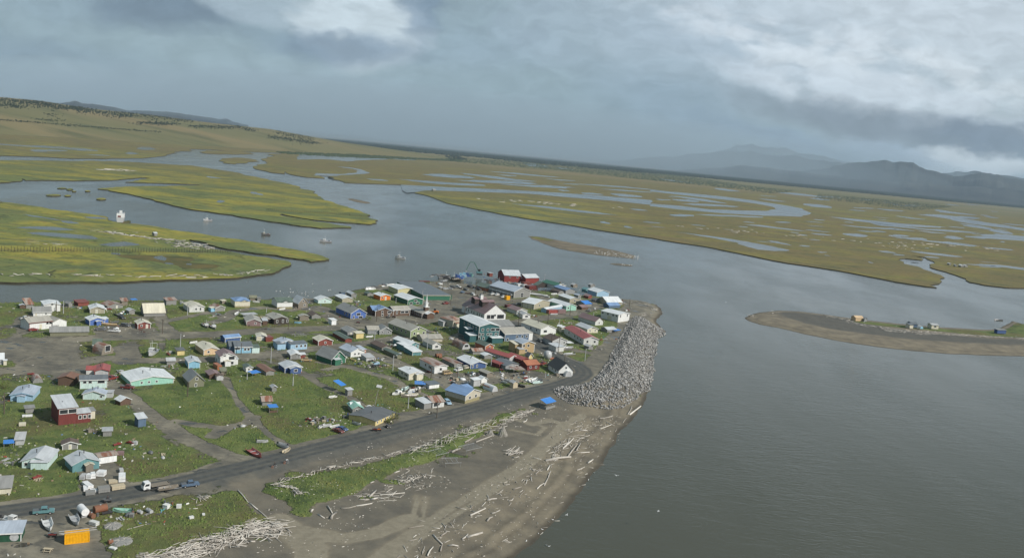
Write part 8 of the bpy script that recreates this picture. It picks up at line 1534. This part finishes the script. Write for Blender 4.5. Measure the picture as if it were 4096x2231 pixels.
# small uncountable yard litter: chips, scraps, rope, plastic
def litter():
    rr = np.random.default_rng(31); V_, F_ = [], []; pool = []
    cents = [(c.x, c.y, max(w, d)) for T, c, w, d, h in HOUSES if c.y < 700]
    for (t, x, y, rx, ry, n) in CL:
        p = GT(t, x, y); q_ = GT(t, x + rx * .5, y + ry * .5); pool += [(p.x, p.y, 1.1 * max(abs(q_.x - p.x), 3), 1.1 * max(abs(q_.y - p.y), 3))] * (n * 2)
    for (x, y, r) in cents: pool += [(x, y, r * .8 + 1, r * .8 + 1)] * 4
    for k in range(2600):
        cx, cy, sx, sy = pool[rr.integers(len(pool))]; x = cx + rr.normal() * sx; y = cy + rr.normal() * sy; bad = False
        for T, c, w, d, h in HOUSES:
            if abs(x - c.x) + abs(y - c.y) < 20:
                th = T.rotation_euler[2]; dx, dy = x - c.x, y - c.y
                if abs(dx * math.cos(th) + dy * math.sin(th)) < w / 2 + .2 and abs(-dx * math.sin(th) + dy * math.cos(th)) < d / 2 + .2: bad = True; break
        if bad or ldist(np.array([x]), np.array([y]), main_road)[0] < 5.5: continue
        z = gz(x, y)
        if z < -1.0: continue
        a = rr.uniform(0, 3.14); l = rr.uniform(.1, .6); w = rr.uniform(.05, .2); hh = rr.uniform(.05, .35); c, s_ = math.cos(a), math.sin(a); b = len(V_)
        for zz, f in ((0, 1), (hh, .75)):
            for ux, uy in ((-l, -w), (l, -w), (l, w), (-l, w)): V_.append((x + (ux * c - uy * s_) * f, y + (ux * s_ + uy * c) * f, z + zz))
        F_ += [(b + 4, b + 5, b + 6, b + 7), (b, b + 1, b + 5, b + 4), (b + 1, b + 2, b + 6, b + 5), (b + 2, b + 3, b + 7, b + 6), (b + 3, b, b + 4, b + 7)]
    m, nt, b, out = newmat("yard_litter"); q = NT(nt); g_ = q.n('ShaderNodeNewGeometry'); r_ = g_.outputs['Random Per Island']
    cr = q.n('ShaderNodeValToRGB'); cr.color_ramp.interpolation = 'CONSTANT'; q.link(r_, cr.inputs[0]); E = cr.color_ramp.elements
    cols = [(0, (.30, .28, .25)), (.2, (.42, .41, .38)), (.38, (.08, .08, .08)), (.52, (.20, .14, .09)), (.66, (.65, .65, .63)), (.74, (.38, .36, .32)), (.9, (.10, .18, .38)), (.94, (.35, .07, .05)), (.97, (.1, .3, .3))]
    E[0].position = 0; E[0].color = (*cols[0][1], 1); E[1].position = cols[1][0]; E[1].color = (*cols[1][1], 1)
    for p_, c_ in cols[2:]: e = E.new(p_); e.color = (*c_, 1)
    q.link(cr.outputs[0], b.inputs['Base Color']); b.inputs['Roughness'].default_value = .8
    tag(mesh_obj("yard_litter", V_, F_, m), "small scraps, boards and gear littering the yards between the houses", "yard litter", kind='stuff')
litter()

# ------------------------------------------------------------------ haze: one even body of air round everything
hz = mesh_obj("haze", [(x, y, z) for z in (-12, 1010) for x, y in ((-34000, -500), (34000, -500), (34000, 34000), (-34000, 34000))],
              [(0, 3, 2, 1), (4, 5, 6, 7), (0, 1, 5, 4), (1, 2, 6, 5), (2, 3, 7, 6), (3, 0, 4, 7)])
hm = bpy.data.materials.new("haze_air"); hm.use_nodes = True; hm.node_tree.nodes.clear()
ho = hm.node_tree.nodes.new('ShaderNodeOutputMaterial'); pv = hm.node_tree.nodes.new('ShaderNodeVolumePrincipled')
pv.inputs['Density'].default_value = 3.2e-5; pv.inputs['Color'].default_value = (0.54, 0.71, 0.88, 1)
hm.node_tree.links.new(pv.outputs[0], ho.inputs['Volume']); hz.data.materials.append(hm)
tag(hz, "pale even haze filling the air over the delta", "haze", kind='stuff')

def rain(x, y, rx, ry, rz, dens):
    V_, F_ = [], []; nu, nv = 32, 12
    for j in range(nv + 1):
        ph = -math.pi / 2 + math.pi * j / nv
        for i in range(nu):
            a = 2 * math.pi * i / nu; V_.append((x + rx * math.cos(ph) * math.cos(a), y + ry * math.cos(ph) * math.sin(a), max(-10, rz * math.sin(ph))))
    for j in range(nv):
        for i in range(nu): F_.append((j * nu + i, j * nu + (i + 1) % nu, (j + 1) * nu + (i + 1) % nu, (j + 1) * nu + i))
    o = mesh_obj("rain_shower", V_, F_)
    m = bpy.data.materials.new("rain_air"); m.use_nodes = True; m.node_tree.nodes.clear()
    q = m.node_tree.nodes.new('ShaderNodeOutputMaterial'); p = m.node_tree.nodes.new('ShaderNodeVolumePrincipled')
    p.inputs['Density'].default_value = dens; p.inputs['Color'].default_value = (0.58, 0.72, 0.83, 1)
    m.node_tree.links.new(p.outputs[0], q.inputs['Volume']); o.data.materials.append(m)
    return o
RAIN = [(4200, 17500, 5200, 1600, 990), (-2500, 14500, 9500, 4600, 980), (-2200, 14300, 8300, 4300, 960), (-2000, 14100, 7100, 4000, 930), (-1800, 13900, 5900, 3700, 900), (-1500, 13700, 4700, 3400, 860)]
for k, a in enumerate(RAIN):
    lab(tag(rain(*a, 4.6e-5 if k else 2.2e-4), kind='stuff'), "grey rain curtain falling across the far plain, " + ["separate pale veil before the far peaks", "thin outermost veil", "second veil", "third veil", "fourth veil", "dense innermost core"][k], "rain")
